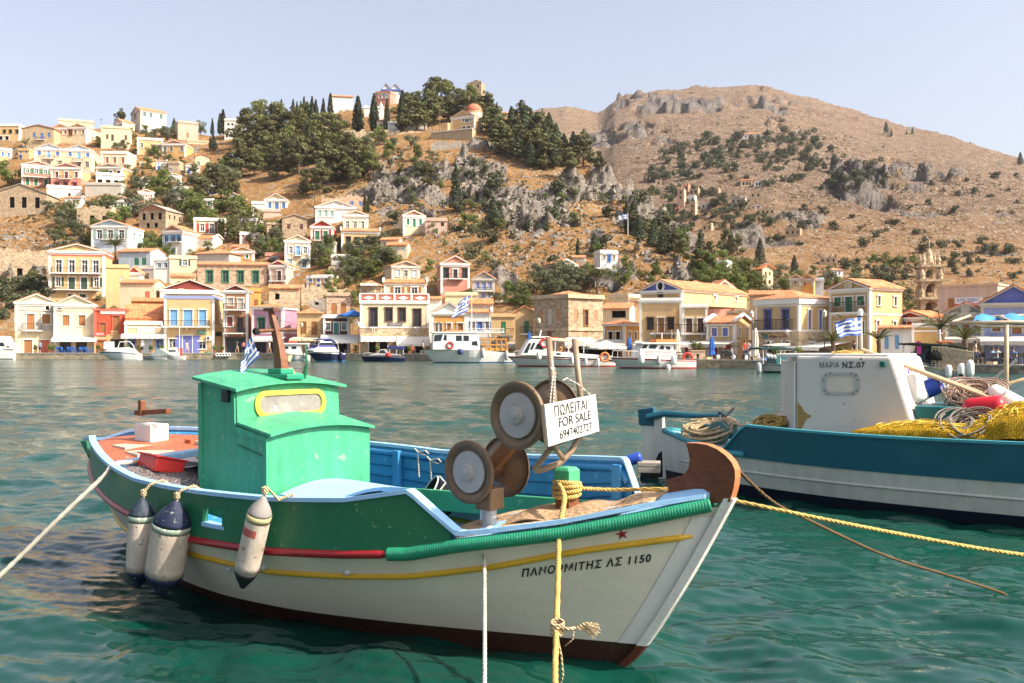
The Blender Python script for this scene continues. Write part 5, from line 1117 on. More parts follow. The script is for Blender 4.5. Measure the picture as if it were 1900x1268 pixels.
zone(['br','ol'],14,[(880,440),(1000,560),(980,580),(870,575),(800,560)],18,32,14,1.1)
zone(['br'],8,[(262,455),(320,440),(325,500),(290,495)],26,40,11)
zone(['br','ol'],10,[(420,300),(445,340),(400,350)],24,40,12)
zone(['bu'],88,[(1190,312),(1290,255),(1400,250),(1500,245),(1560,295),(1500,335),(1420,350),(1330,330),(1210,340)],10,21,9)
zone(['bu'],14,[(1460,330),(1620,310),(1680,335),(1540,360)],12,24,12)
zone(['bu'],42,[(1300,370),(1500,390),(1700,410),(1890,470),(1890,530),(1600,510),(1400,450)],9,19,18)
zone(['bu'],40,[(1215,345),(1330,355),(1430,405),(1300,450),(1235,410)],10,19,10)
zone(['bu'],14,[(1500,270),(1700,310),(1890,340),(1890,430),(1650,380)],7,13,30)
for k,x,y,h in [('co',1644,246,20),('co',1654,254,14),('co',1682,251,9),('co',1693,250,13),('bu',1519,273,13),('bu',1848,331,12),('bu',1842,330,11),('co',1893,306,24),('bu',1713,470,22),('bu',1765,496,20),('bu',1795,477,16),('bu',1885,330,10),('co',1800,268,5)]: plant(k,x,y,h)

# palms
def palm(x,y,h,d=None,label=None,n=16,trunk=.5,fr=None):
    p=on_ground(x,y) if d is None else at(x,y,d); k=p.y/F; H_=h*k; th=H_*trunk; fl=(fr or H_*.5)
    root=empty('palm_tree',p,0,label,'palm tree','palm trees'); rs=np.random.RandomState(int(x))
    m=MB(); m.tube([(0,0,-1),(.05,0,th*.5),(0,.03,th)],[.22,.18,.2],8); m.build('trunk',BARK,root)
    c=MB()
    for i in range(n):
        a=i*2.399+rs.uniform(-.2,.2); el=rs.uniform(.45,1.45); pts=[]
        for t in np.linspace(0,1,7):
            r=fl*t*math.cos(el*(1-.35*t)); z=th+fl*(math.sin(el)*t-.62*t*t*(1.15-el*.6)); pts.append(Vector((r*math.cos(a),r*math.sin(a),z)))
        sd=Vector((-math.sin(a),math.cos(a),0))
        for j in range(6):
            for q in range(3):
                b=pts[j].lerp(pts[j+1],q/3); w_=fl*.26*math.sin(math.pi*min((j+q/3+.6)/6.6,1))+.03; tn=(pts[j+1]-pts[j])
                for s_ in (-1,1): c.add([b,b+tn*.16,b+sd*s_*w_+tn*.9-Vector((0,0,w_*.45))],[(0,1,2)])
        c.tube(pts,[.035]*6+[.01],4)
    o=c.build('crown',LM['pa'],root)
    a_=o.data.attributes.new('tint','FLOAT','FACE'); a_.data.foreach_set('value',rs.uniform(0,1,len(o.data.polygons)).astype(np.float32))
palm(214,492,58,None,'shaggy palm tree in front of the pale blue house with green shutters',34,.62,2.4)
palm(47,284,34,None,'palm tree below the blue-shuttered house on the left ridge',18,.5,2.2)
palm(1545,652,38,float(ip(1545,T_DQ))+2.5,'quayside palm tree behind the flag of the white cabin boat',16,.5,1.3)
palm(1630,652,42,float(ip(1630,T_DQ))+2.5,'quayside palm tree below the cream side wall of the green-shuttered house',16,.5,1.3)
palm(1745,652,70,float(ip(1745,T_DQ))+3,'tall quayside palm tree before the red gabled house',16,.62,1.9)
palm(1790,664,56,float(ip(1790,T_DQ))+2,'quayside palm tree before the grey pedimented house',16,.6,1.6)
palm(1108,545,46,None,'slender palm tree below the white three-storey house',18,.7,2.0)
# stones lying on the slopes: too many to count
def stones(name,n,P,s0,s1,seed,label):
    rs=np.random.RandomState(seed); V=[];Fc=[]; k=0; xs_=[q[0] for q in P]; ys_=[q[1] for q in P]
    while k<n:
        x=rs.uniform(min(xs_),max(xs_)); y=rs.uniform(min(ys_),max(ys_))
        if not inpoly(x,y,P): continue
        p=on_ground(x,y); s_=rs.uniform(s0,s1)*rs.uniform(.4,1)*p.y/F
        b=np.array([(-1,-1,-.6),(1,-1,-.6),(1,1,-.6),(-1,1,-.6),(-.7,-.7,.6),(.7,-.7,.6),(.7,.7,.6),(-.7,.7,.6)])*(s_*rs.uniform(.6,1.3,3))+rs.normal(size=(8,3))*s_*.28
        a=rs.uniform(0,6.28); R_=np.array([[math.cos(a),-math.sin(a),0],[math.sin(a),math.cos(a),0],[0,0,1]]); b=b@R_.T+np.array(p)
        o=len(V); V+=[tuple(q) for q in b]; Fc+=[[o+i for i in f] for f in ((0,3,2,1),(4,5,6,7),(0,1,5,4),(1,2,6,5),(2,3,7,6),(3,0,4,7))]; k+=1
    m=MB(); m.v=V; m.f=Fc; m.m=[0]*len(Fc)
    o=m.build(name,mat('loose_stone',(.27,.24,.205),.95,.4,.4)); tag(o,label,'stones',kind='stuff')
stones('loose_stones',1500,[(690,310),(860,290),(1000,310),(1180,350),(1330,480),(1400,530),(1200,540),(960,510),(840,480),(700,430)],1.2,4.2,1,'loose grey stones strewn over the crag slope of the village hill')
stones('mountain_stones',1500,[(1120,250),(1400,200),(1560,230),(1900,330),(1900,560),(1560,520),(1400,450),(1250,360)],.7,2.6,2,'loose pale stones strewn over the dry mountain slope')
stones('slope_stones',500,[(-10,420),(100,430),(100,560),(60,590),(-10,600)],1.0,3.2,3,'loose pale stones on the slope at the left edge')
def scrub(n,P,s0,s1,seed,name,label,m):
    rs=np.random.RandomState(seed); C_=[]; k=0; xs_=[q[0] for q in P]; ys_=[q[1] for q in P]
    while k<n:
        x=rs.uniform(min(xs_),max(xs_)); y=rs.uniform(min(ys_),max(ys_))
        if not inpoly(x,y,P) or vnoise(x/22,y/14,seed)<.42: continue
        p=on_ground(x,y); C_.append((p.x,p.y,p.z,rs.uniform(s0,s1)*p.y/F)); k+=1
    C_=np.array(C_); i=np.repeat(np.arange(n),11); d=rs.normal(size=(len(i),3)); d/=np.linalg.norm(d,axis=1,keepdims=True); d[:,2]=np.abs(d[:,2])
    me=leaves(C_[i,:3]+d*C_[i,3:4]*rs.uniform(.4,1,(len(i),1))*np.array([1,1,.75]),d,.2,rs,name,m,1.3)
    co=np.empty(len(me.vertices)*3,np.float32); me.vertices.foreach_get('co',co); co=co.reshape(-1,4,3); c=co.mean(1,keepdims=True); co=c+(co-c)*(C_[i,3].reshape(-1,1,1)*2.0); me.vertices.foreach_set('co',co.ravel().astype(np.float32)); me.update()
    o=bpy.data.objects.new(name,me); COL.objects.link(o); tag(o,label,'scrub',kind='stuff')
SC=leafmat('dry_scrub',(.07,.062,.026),(.22,.17,.08),.2)
scrub(1500,[(640,300),(740,270),(1000,300),(1200,380),(1400,530),(1200,545),(960,520),(830,480),(690,420),(560,380)],1.5,4.5,31,'hill_scrub','low grey-green scrub growing all over the rocky village hill',SC)
scrub(2800,[(1100,240),(1400,215),(1600,260),(1900,350),(1900,570),(1560,525),(1400,460),(1230,350)],1.0,2.8,32,'mountain_scrub','low thorny scrub scattered over the bare mountain slope',SC)
scrub(1100,[(-10,400),(130,380),(340,290),(440,330),(440,390),(300,420),(160,480),(90,560),(-10,600)],1.5,4,33,'slope_scrub','low scrub between the houses on the left slope',SC)
ORD=['nearest to it','second nearest to it','third nearest to it','fourth nearest to it','fifth nearest to it','sixth nearest to it','seventh nearest to it','eighth nearest to it','ninth nearest to it','tenth nearest to it']
def lab(k,rel,ref,i,n):
    if n==1: return '%s %s %s'%(k,rel,ref)
    if i==0: return '%s nearest %s %s'%(k,rel,ref)
    o_=('second','third','fourth','fifth','sixth','seventh','eighth','ninth','tenth','eleventh','twelfth')
    return '%s %s %s, %s away'%(k,rel,ref,o_[i-1] if i<=len(o_) else '%dth'%(i+1))
def name_plants():
    g={}
    for k,x,y,h,o in PLANTS:
        best=min(LEGEND,key=lambda q:((q[0]-x)**2+((q[1]-y+h/2)*1.2)**2))
        dx,dy=x-best[0],(y-h/2)-best[1]
        rel='above' if dy<-abs(dx)*.8 else ('below' if dy>abs(dx)*.8 else ('left of' if dx<0 else 'right of'))
        g.setdefault((k,rel,best[2]),[]).append(((dx*dx+dy*dy),o,h))
    for (k,rel,ref),L in g.items():
        L.sort(key=lambda q:q[0])
        for i,(dd,o,h) in enumerate(L):
            e='' if len(L)==1 else ', '+(ORD[i] if i<len(ORD) else 'number %d in distance from it'%(i+1))
            o['label']=lab(KD[k][1],rel,ref,i,len(L))
name_plants()
# ---------------------------------------------------------------- the green and white fishing boat in front
class Frame:
    """boat coordinates: s forward, b to the near (starboard) side, z up from the water"""
    def __init__(f,O,h):
        f.O=Vector((O[0],O[1])); f.h=Vector(h).normalized(); f.n=Vector((f.h.y,-f.h.x)); f.rz=math.atan2(f.h.y,f.h.x)
    def root(f,name,label,cat,group=None): return empty(name,(f.O.x,f.O.y,0),f.rz,label,cat,group)
    def bp(f,x,y,b):
        u=(x-CX)/F; s=(u*(f.O.y+b*f.n.y)-(f.O.x+b*f.n.x))/(f.h.x-u*f.h.y); Y=f.O.y+s*f.h.y+b*f.n.y
        return s,EYE-(y-HY)/F*Y
    def p(f,x,y,b): s,z=f.bp(x,y,b); return Vector((s,-b,z))
    def W(f,s,b,z): q=f.O+f.h*s+f.n*b; return Vector((q.x,q.y,z))
    def zp(f,x,y,z):
        Y=F*(EYE-z)/(y-HY); q=Vector(((x-CX)/F*Y,Y))-f.O; return Vector((q.dot(f.h),-q.dot(f.n),z))
    def depth(f,s,b): return f.O.y+s*f.h.y+b*f.n.y
def L(s,b,z): return Vector((s,-b,z))
B1=Frame((.73,6.31),(.773,-.635))
GREEN=mat('boat_green_paint',(.012,.135,.062),.42,.2,2.5,.10,.45,chips=(.16,.26,.12),chip_amt=.055,dirt=(.05,.16,.06),dirt_amt=.5)
CABG=mat('cabin_green_paint',(.065,.39,.20),.48,.18,2.2,.22,.4,chips=(.20,.36,.24),chip_amt=.075,dirt=(.05,.20,.125),dirt_amt=.65,streak=.22)
HULLW=mat('hull_white_paint',(.78,.70,.57),.38,.12,1.6,.12,.45,dirt=(.55,.50,.40),dirt_amt=.6,bscale=14)
LBLUE=mat('light_blue_paint',(.30,.53,.78),.5,.15,3.0,.12,.4,chips=(.62,.66,.68),chip_amt=.06)
BLUE=mat('inside_blue_paint',(.045,.26,.52),.5,.18,2.5,.10,.4,chips=(.16,.40,.60),chip_amt=.08,dirt=(.03,.18,.38),dirt_amt=.6)
REDP=mat('red_rail_paint',(.30,.012,.016),.32,.2,5.0,.2,.5)
YELP=mat('yellow_rail_paint',(.62,.36,.02),.4,.15,5.0,.2,.45)
ANTI=mat('brown_antifouling',(.055,.022,.014),.6,.25,3.0,.15,.3)
WOOD=mat('varnished_wood',(.20,.072,.028),.5,.3,5.0,.25,.35,streak=.25)
RWOOD=mat('reddish_bow_wood',(.17,.058,.026),.6,.35,9.0,.5,.3,chips=(.10,.035,.018),chip_amt=.10)
RUST=mat('rusty_steel',(.20,.125,.065),.45,.4,5.0,.35,.5,dirt=(.13,.06,.028),dirt_amt=.8)
STEEL=mat('grey_steel_plate',(.46,.43,.40),.5,.14,6.0,.15,.5,dirt=(.34,.29,.24),dirt_amt=.6)
POLEM=mat('galvanised_pipe',(.27,.19,.12),.4,.3,9.0,.15,.5,dirt=(.26,.15,.08),dirt_amt=.7)
MAT_=None
def carpet():
    s=NT('woven_mat'); s.b.inputs['Roughness'].default_value=.95; s.b.inputs['Specular IOR Level'].default_value=.1
    tc=s.n('TexCoord'); w1=s.n('TexWave',Scale=9.0,Distortion=2.0,Detail=2.0,_bands_direction='Y'); w2=s.n('TexWave',Scale=60.0,Distortion=1.0,_bands_direction='X'); nz=s.n('TexNoise',Scale=30.0,Detail=5.0)
    for q in (w1,w2,nz): s.l(tc.outputs['Object'],q.inputs['Vector'])
    c=s.ramp(w1.outputs[1],[(.0,(.42,.27,.15)),(.45,(.50,.33,.19)),(.8,(.46,.28,.15)),(.93,(.50,.36,.24))])
    c=s.mix(1.0,c,s.ramp(nz.outputs[0],[(.3,.6),(.7,1.2)]),'MULTIPLY'); c=s.mix(1.0,c,s.ramp(w2.outputs[1],[(.0,.8),(.6,1.05)]),'MULTIPLY')
    s.l(c,s.b.inputs['Base Color']); s.bump(nz.outputs[0],.7,.02); return s.m
CARPET=carpet()
def ropemat(name,c0):
    s=NT(name); s.b.inputs['Roughness'].default_value=.85; s.b.inputs['Specular IOR Level'].default_value=.15
    tc=s.n('TexCoord'); w=s.n('TexWave',Scale=26.0,Distortion=.5,_bands_direction='DIAGONAL'); n_=s.n('TexNoise',Scale=9.0,Detail=4.0)
    for q in (w,n_): s.l(tc.outputs['Object'],q.inputs['Vector'])
    c=s.mix(1.0,c0,s.ramp(w.outputs[1],[(.0,.62),(.6,1.05)]),'MULTIPLY'); c=s.mix(1.0,c,s.ramp(n_.outputs[0],[(.3,.7),(.7,1.1)]),'MULTIPLY')
    s.l(c,s.b.inputs['Base Color']); s.bump(w.outputs[1],.6,.01); return s.m
ROPEW=ropemat('white_rope',(.70,.64,.54)); ROPEY=ropemat('yellow_rope',(.68,.46,.15)); ROPEB=ropemat('brown_rope',(.16,.10,.05)); ROPET=ropemat('tan_rope',(.55,.42,.25)); ROPEBL=ropemat('bluish_rope',(.40,.55,.68))

# hull shape
def s_stem(z): return .715*(max(z,0)/1.1)**.85 if z>=0 else .9*z
def s_stern(z): return -5.6-1.27*(max(z,0)/.95)**.8 if z>=0 else -5.6-.75*z
RAILT=[(-6.9,.80),(-6.4,.78),(-5.6,.73),(-4.77,.688),(-3.81,.655),(-2.93,.60),(-2.06,.617),(-1.44,.657),(-1.0,.697),(-.7,.768),(-.39,.821),(-.13,.867),(.25,.96),(.62,1.06),(.75,1.09)]
GUNN=[(-6.9,.97),(-6.2,1.06),(-5.3,1.025),(-4.5,.972),(-3.8,.935),(-2.8,.938),(-2.04,.955),(-1.43,.994),(-1.0,1.074),(-.7,.826),(-.53,.851),(-.13,.923),(.25,1.021),(.67,1.112),(.8,1.13)]
GUNF=[(-6.9,.97),(-6.54,1.0),(-6.3,1.085),(-6.0,1.12),(-5.6,1.12),(-3.7,1.045),(-2.8,1.018),(-1.6,1.068),(-.46,1.168),(-.28,.90),(.25,1.021),(.67,1.112),(.8,1.13)]
def it(T,x): return float(np.interp(x,[q[0] for q in T],[q[1] for q in T]))
def Btop(t): u=2*t-1; return 1.26*(1-abs(u)**(2.5 if u>0 else 1.75))
def Bwl(t): u=(t-.48)/(.52 if t>.48 else .48); return .78*(1-abs(u)**(1.55 if t>.48 else 2.0))
def hullB(t,z):
    t=min(max(t,0),1); bt,bw=Btop(t),max(Bwl(t),0)
    s=s_stern(z)+(s_stem(z)-s_stern(z))*t; zr=it(RAILT,s)
    if z>=0:
        e=.72+.75*max(0,(t-.6)/.4)**1.2+.4*max(0,(.25-t)/.25)
        return bw+(bt-bw)*min(z/zr,1.0)**e
    return bw*max(0,1+z/.5)**.55
def hull_at(s,z):
    a,b=s_stern(z),s_stem(z); return hullB((s-a)/(b-a),z)
def hullpt(x,y,off=.0):
    b=.4
    for _ in range(25):
        s,z=B1.bp(x,y,b); b=.5*b+.5*(hull_at(s,z)+off)
    return L(s,b,z)
boat=B1.root('fishing_boat','green and white wooden fishing boat with cabin and brown bow piece, nearest the camera','fishing boat')
TS=np.concatenate([np.linspace(0,.06,7),np.linspace(.08,.92,60),np.linspace(.94,1,9)])
ZB=.125
def zrow(k,t):
    # k: 0..n fractions of the hull side, from keel to rail
    s=s_stern(.5)+(s_stem(.5)-s_stern(.5))*t; zr=it(RAILT,s_stern(.8)+(s_stem(.9)-s_stern(.8))*t)
    ks=[-.42,-.3,-.15,0,ZB]
    if k<len(ks): return ks[k]
    return ZB+(zr-ZB)*(k-len(ks)+1)/9.0
rows=[]
for k in range(14):
    near=[];far=[]
    for t in TS:
        z=zrow(k,t); s=s_stern(z)+(s_stem(z)-s_stern(z))*t; b=hullB(t,z)
        near.append((s,b,z)); far.append((s,-b,z))
    rows.append((near,far))
mb=MB()
for side in (0,1):
    for k in range(13):
        mb.cm=1 if k<4 else 0
        a=[L(*q) for q in rows[k][side]]; b_=[L(*q) for q in rows[k+1][side]]
        mb.grid([a,b_] if side==0 else [b_,a])
hullo=mb.build('hull',[HULLW,ANTI],boat,True)
# bulwarks with thickness, an oval scupper hole cut on the near side
HOLE=[(-2.74,-2.52)]
def bulwark(name,T,sgn,m_out,m_in,s0,s1,hole=None):
    ss=np.concatenate([np.linspace(s0,s1,90)]);
    if hole: ss=np.sort(np.concatenate([ss,[hole[0],hole[1]]]))
    outp=MB(); inn=MB(); 
    def bb(s,z,inset=0):
        zr=it(RAILT,s); t=(s-s_stern(zr))/(s_stem(zr)-s_stern(zr)); return max(Btop(min(max(t,0),1))+.012-inset,.004)*sgn
    fr=[0,.38,.72,1]
    for i in range(len(ss)-1):
        a,b=ss[i],ss[i+1]
        for j in range(3):
            if hole and hole[0]-1e-6<=a and b<=hole[1]+1e-6 and j==1: continue
            def pt(s,f,ins): zr=it(RAILT,s); z=zr-.01+(it(T,s)-zr+.01)*f; return L(s,bb(s,z,ins),z)
            q=[pt(a,fr[j],0),pt(b,fr[j],0),pt(b,fr[j+1],0),pt(a,fr[j+1],0)]; outp.quad(*(q if sgn>0 else q[::-1]))
            q=[pt(a,fr[j],.045),pt(b,fr[j],.045),pt(b,fr[j+1],.045),pt(a,fr[j+1],.045)]; inn.quad(*(q[::-1] if sgn>0 else q))
    if hole:
        for f in (fr[1],fr[2]): outp.quad(pt(hole[0],f,0),pt(hole[1],f,0),pt(hole[1],f,.045),pt(hole[0],f,.045))
        for s in hole: outp.quad(pt(s,fr[1],0),pt(s,fr[2],0),pt(s,fr[2],.045),pt(s,fr[1],.045))
    o=outp.build(name,m_out,boat,True); i_=inn.build('inner_planking',m_in,o,True); return o
bn=bulwark('bulwark',GUNN,1,GREEN,BLUE,-6.71,-.74,HOLE[0]); bf=bulwark('bulwark',GUNF,-1,GREEN,BLUE,-6.71,-.36)
# planking seams and frames on the far inside
def edge_b(s,sgn=1,ins=0.0):
    zr=it(RAILT,s); t=(s-s_stern(zr))/(s_stem(zr)-s_stern(zr)); return (Btop(min(max(t,0),1))+.012-ins)*sgn
m=MB()
for f in (.30,.55,.8):
    m.tube([L(s,edge_b(s,-1,.05),it(RAILT,s)+(it(GUNF,s)-it(RAILT,s))*f) for s in np.linspace(-3.9,-.42,40)],.006,5)
m.build('plank_seam',mat('seam_blue',(.02,.12,.26),.6,.1),bf)
for s in (-3.3,-2.35,-.5):
    m=MB(); za,zb_=it(RAILT,s)-.05,it(GUNF,s)-.02; b0=edge_b(s,-1,.05); m.box((s-.04,-b0-.06,za),(s+.04,-b0,zb_)); m.build('frame_timber',BLUE,bf,bevel=.008)
m=MB(); m.tube([L(s,edge_b(s,-1,.055),it(GUNF,s)-.05) for s in np.linspace(-6.2,-.4,60)],.028,6); m.build('stringer',BLUE,bf,True)
# capping rail: light blue on the near side and over the stern
def cap(name,T,sgn,s0,s1,m,w_=.085,n=80):
    rows=[]
    for s in np.linspace(s0,s1,n):
        b=edge_b(s,1,.022); z=it(T,s); rows.append([L(s,sgn*(b+w_/2),z),L(s,sgn*(b+w_/2),z+.028),L(s,sgn*max(b-w_/2,-.0),z+.028),L(s,sgn*max(b-w_/2,-.0),z)])
    k=MB()
    for a,b in zip(rows[:-1],rows[1:]):
        for j in range(4): q=[a[j],b[j],b[(j+1)%4],a[(j+1)%4]]; k.quad(*(q if sgn>0 else q[::-1]))
    k.quad(*rows[0]); k.quad(*rows[-1][::-1])
    return k.build(name,m,boat)
cap('cap_rail',GUNN,1,-6.84,.60,LBLUE,.072,200); cap('cap_rail',GUNF,-1,-6.84,.60,LBLUE,.072,200)
# rubbing rails
def rail(name,T,sgn,s0,s1,r,m,off=.01,n=80,rib=False,vs=1.0):
    k=MB(); pts=[];rr=[]
    N=n*(6 if rib else 1)
    for i,s in enumerate(np.linspace(s0,s1,N)):
        z=it(T,s); pts.append(L(s,sgn*(hull_at(s,z)+off),z)); rr.append(r*(1+(.05 if i%3==0 else -.025))if rib else r)
    if not rib: rr[0]=rr[-1]=r*.55
    k.tube(pts,rr,10); return k.build(name,m,boat,True)
RT=[(s,z-.0) for s,z in RAILT]
GRAIL=[(s,z) for s,z in RAILT]
rail('rubbing_rail',RT,1,-6.72,-1.12,.027,REDP); rail('rubbing_rail',GRAIL,1,-1.13,.62,.044,mat('ribbed_green',(.02,.24,.13),.4,.2,4.0,.2,.45,chips=(.10,.36,.24),chip_amt=.05),.008,60,True); rail('rubbing_rail',RT,-1,-6.75,.55,.036,GREEN)
YT=[(-6.5,.52),(-5.5,.43),(-4.7,.41),(-3.9,.435),(-3.02,.465),(-2.17,.446),(-1.55,.483),(-1.1,.524),(-.6,.617),(-.18,.726),(0,.767),(.55,.87)]
rail('yellow_rail',YT,1,-6.3,.50,.021,YELP,.004); rail('yellow_rail',YT,-1,-6.3,.50,.021,YELP,.004)
# stem and stern posts
def post(name,fs,z0,z1,w_,out,m,back=.06):
    zs=np.linspace(z0,z1,24); k=MB(); A=[]
    sg=1 if fs is s_stem else -1
    for z in zs: s=fs(z); A.append([L(s-sg*back,w_,z),L(s+sg*out,w_*.55,z),L(s+sg*out,-w_*.55,z),L(s-sg*back,-w_,z)])
    for a,b in zip(A[:-1],A[1:]):
        for j in range(4): k.quad(a[j],a[(j+1)%4],b[(j+1)%4],b[j])
    k.quad(*A[0]); k.quad(*A[-1]); return k.build(name,m,boat)
post('stem_post',s_stem,ZB,1.1,.045,.035,mat('stem_white',(.76,.73,.68),.5,.12,5.0,.2,.4,dirt=(.5,.42,.3),dirt_amt=.5),.02); post('stem_foot',s_stem,-.42,ZB-.005,.045,.035,mat('red_brown_foot',(.12,.03,.016),.6,.2),.02)
post('stern_post',s_stern,-.3,.98,.04,.03,GREEN,.02)
# fore-foot boards of the hull (lighter strip that follows the stem)
def strip():
    k=MB(); A=[]
    for z in np.linspace(ZB,.98,30):
        s1=s_stem(z)-.015; s0=s1-.13+.02*z; A.append([L(s0,hull_at(s0,z)+.006,z),L((s0+s1)/2,hull_at((s0+s1)/2,z)+.008,z),L(s1,hull_at(s1,z)+.007,z)])
    k.grid(A); k.build('stem_facing',mat('facing_white',(.74,.70,.66),.5,.1,3.0,.1),boat,True)
strip()
# decks
def decksurf(name,s0,s1,m,drop,camber,ins,TN,TF,n=30,smooth=True,b0=-1,b1=1):
    k=MB(); R_=[]
    for s in np.linspace(s0,s1,n):
        bn_=edge_b(s,1,ins); zn,zf=it(TN,s)-drop,it(TF,s)-drop; r=[]
        for f in np.linspace(b0,b1,13): r.append(L(s,bn_*f,zf+(zn-zf)*(f+1)/2+camber*(1-f*f)))
        R_.append(r)
    k.grid(R_); return k.build(name,m,boat,smooth)
LOWN=[(s,it(RAILT,s)+.05) for s in np.linspace(-6.9,.8,40)]
decksurf('foredeck',-1.0,.60,LBLUE,.03,.10,.04,LOWN,LOWN)
decksurf('side_deck',-4.55,-.95,BLUE,-.02,0,.05,RAILT,RAILT,30,False,.62,1.0); decksurf('side_deck',-4.55,-.95,BLUE,-.02,0,.05,RAILT,RAILT,30,False,-1.0,-.62)
decksurf('well_floor',-4.6,-.95,BLUE,.28,0,.05,RAILT,RAILT,20,False,-.66,.66)
ORD_=mat('orange_deck_paint',(.46,.115,.048),.55,.2,3.0,.15,.35,chips=(.55,.38,.28),chip_amt=.07)
decksurf('aft_deck',-6.66,-4.62,ORD_,.045,.02,.045,GUNN,GUNF)
# aft beams and hatch boards
def plank(name,pts,w_,h_,m,par=boat):
    k=MB(); P=[Vector(p) for p in pts]; t=(P[1]-P[0]).normalized(); sd=Vector((-t.y,t.x,0)).normalized()*w_/2; up=Vector((0,0,h_))
    k.prism([P[0]-sd,P[0]+sd,P[0]+sd+up,P[0]-sd+up],(0,0,0),P[1]-P[0]); return k.build(name,m,par,bevel=.006)
zA=lambda s,f: it(GUNF,s)+(it(GUNN,s)-it(GUNF,s))*(f+1)/2-.03
plank('cross_beam',[L(-4.6,.86,zA(-4.6,1)-.02),L(-4.6,-.86,zA(-4.6,-1)-.02)],.13,.07,LBLUE)
plank('cross_beam',[L(-4.66,.82,zA(-4.6,1)-.16),L(-4.66,-.82,zA(-4.6,-1)-.16)],.03,.13,BLUE)
HB=mat('pale_hatch_board',(.62,.47,.34),.6,.2,3.0,.1)
for s,f0,f1 in ((-5.05,.18,.72),(-5.5,.15,.7)):
    k=MB(); zz=zA(s,.4)-.004; k.prism([L(s-.16,edge_b(s)*f0,zz),L(s+.16,edge_b(s)*f0,zz),L(s+.16,edge_b(s)*f1*.9,zz-.004),L(s-.16,edge_b(s)*f1*.8,zz-.004)],(0,0,-.05),(0,0,.012)); k.build('hatch_board',HB,boat)
for i in range(5):
    s=-5.2+.16*i; k=MB(); zz=zA(s,-.5)+.005; k.prism([L(s,-.15,zz),L(s+.10,-.15,zz),L(s+.10,-.62,zz+.02),L(s,-.62,zz+.02)],(0,0,-.05),(0,0,.02)); k.build('grating_slat',HB if i%2 else ORD_,boat)
# cockpit coaming (green), light-blue sill of the foredeck
plank('coaming',[L(-2.9,-.78,it(RAILT,-2.9)-.02),L(-.72,-.62,.70)],.05,.17,mat('coaming_green',(.05,.30,.13),.45,.2,3,.1,.4,chips=(.2,.45,.25),chip_amt=.08)); plank('coaming',[L(-2.9,.74,it(RAILT,-2.9)-.02),L(-1.05,.66,.63)],.05,.15,GREEN)
plank('deck_sill',[L(-1.03,.74,.70),L(-1.03,-.74,.70)],.08,.06,LBLUE); plank('cross_thwart',[L(-1.12,.7,.60),L(-1.12,-.7,.60)],.03,.09,BLUE)
# cabin
SA,SF,SU=-3.887,-2.972,-3.385; Q=.5335
poly=[(SA,.5),(SF,.5),(SF,1.285),(SU+.015,1.345),(SU,1.625),(SA,1.70)]
k=MB()
for sg in (1,-1): k.add([L(s,sg*Q,z) for s,z in poly],[tuple(range(6)) if sg>0 else tuple(range(6))[::-1]])
n=12
def camb(f,h_): return h_*(1-(2*f-1)**2)
for (a,b_) in ((0,5),(1,2),(3,4)):
    (s0,z0),(s1,z1)=poly[a],poly[b_]; k.quad(L(s0,Q,z0),L(s0,-Q,z0),L(s1,-Q,z1),L(s1,Q,z1))
for i in range(n):   # crowned panels between front top and the curved ledge and roof
    f0,f1=i/n,(i+1)/n
    for (s0,z0) in ((SF,1.285),(SU,1.625),(SA,1.70)):
        k.quad(L(s0,Q-2*Q*f0,z0),L(s0,Q-2*Q*f1,z0),L(s0,Q-2*Q*f1,z0+camb(f1,.055)),L(s0,Q-2*Q*f0,z0+camb(f0,.055)))
cabin=k.build('cabin',CABG,boat)
def slab(name,edges,over,th,cam_,m,par):
    k=MB(); R0=[];R1=[]
    for f in np.linspace(0,1,n+1):
        b=(Q+over)-2*(Q+over)*f; R0.append([L(s,b,z+camb(f,cam_)+.004) for s,z in edges]); R1.append([L(s,b,z+camb(f,cam_)+th) for s,z in edges])
    k.grid(R0); k.grid(R1)
    for a in (0,-1):
        for i in range(len(edges)-1): k.quad(R0[a][i],R0[a][i+1],R1[a][i+1],R1[a][i])
    for e_ in (0,-1):
        for i in range(n): k.quad(R0[i][e_],R0[i+1][e_],R1[i+1][e_],R1[i][e_])
    return k.build(name,m,par)
roofm=CABG
roof=slab('cabin_roof',[(SA-.06,1.705),(SU+.06,1.618)],.045,.028,.055,roofm,boat)
ledge=slab('ledge',[(SU+.02,1.352),(SF+.05,1.278)],.012,.026,.055,roofm,cabin)
for (s0,z0,s1,z1) in ((SA+.012,.55,SA+.012,1.68),(SF-.02,.55,SF-.02,1.27),(SU-.02,1.33,SU-.03,1.6)):
    k=MB(); k.prism([L(s0-.022,Q+.002,z0),L(s0+.022,Q+.002,z0),L(s1+.022,Q+.002,z1),L(s1-.022,Q+.002,z1)],(0,0,0),(0,-.016,0)); k.build('corner_batten',CABG,cabin)
k=MB(); k.prism([L(SU-.02,Q+.001,1.30),L(SF-.01,Q+.001,1.235),L(SF-.01,Q+.001,1.275),L(SU-.02,Q+.001,1.345)],(0,0,0),(0,-.014,0)); k.build('corner_batten',CABG,cabin)
k=MB(); k.prism([L(SU+.03,Q+.001,1.19),L(SF-.03,Q+.001,1.115),L(SF-.03,Q+.001,1.125),L(SU+.03,Q+.001,1.20)],(0,0,0),(0,-.008,0)); k.build('batten',GREEN,cabin)
k=MB(); p=B1.p(424,735,Q); k.box((p.x-.035,p.y-.05,p.z-.05),(p.x+.035,p.y-.001,p.z+.05)); k.build('side_lamp',mat('black_plastic',(.02,.03,.03),.4),cabin,bevel=.008)
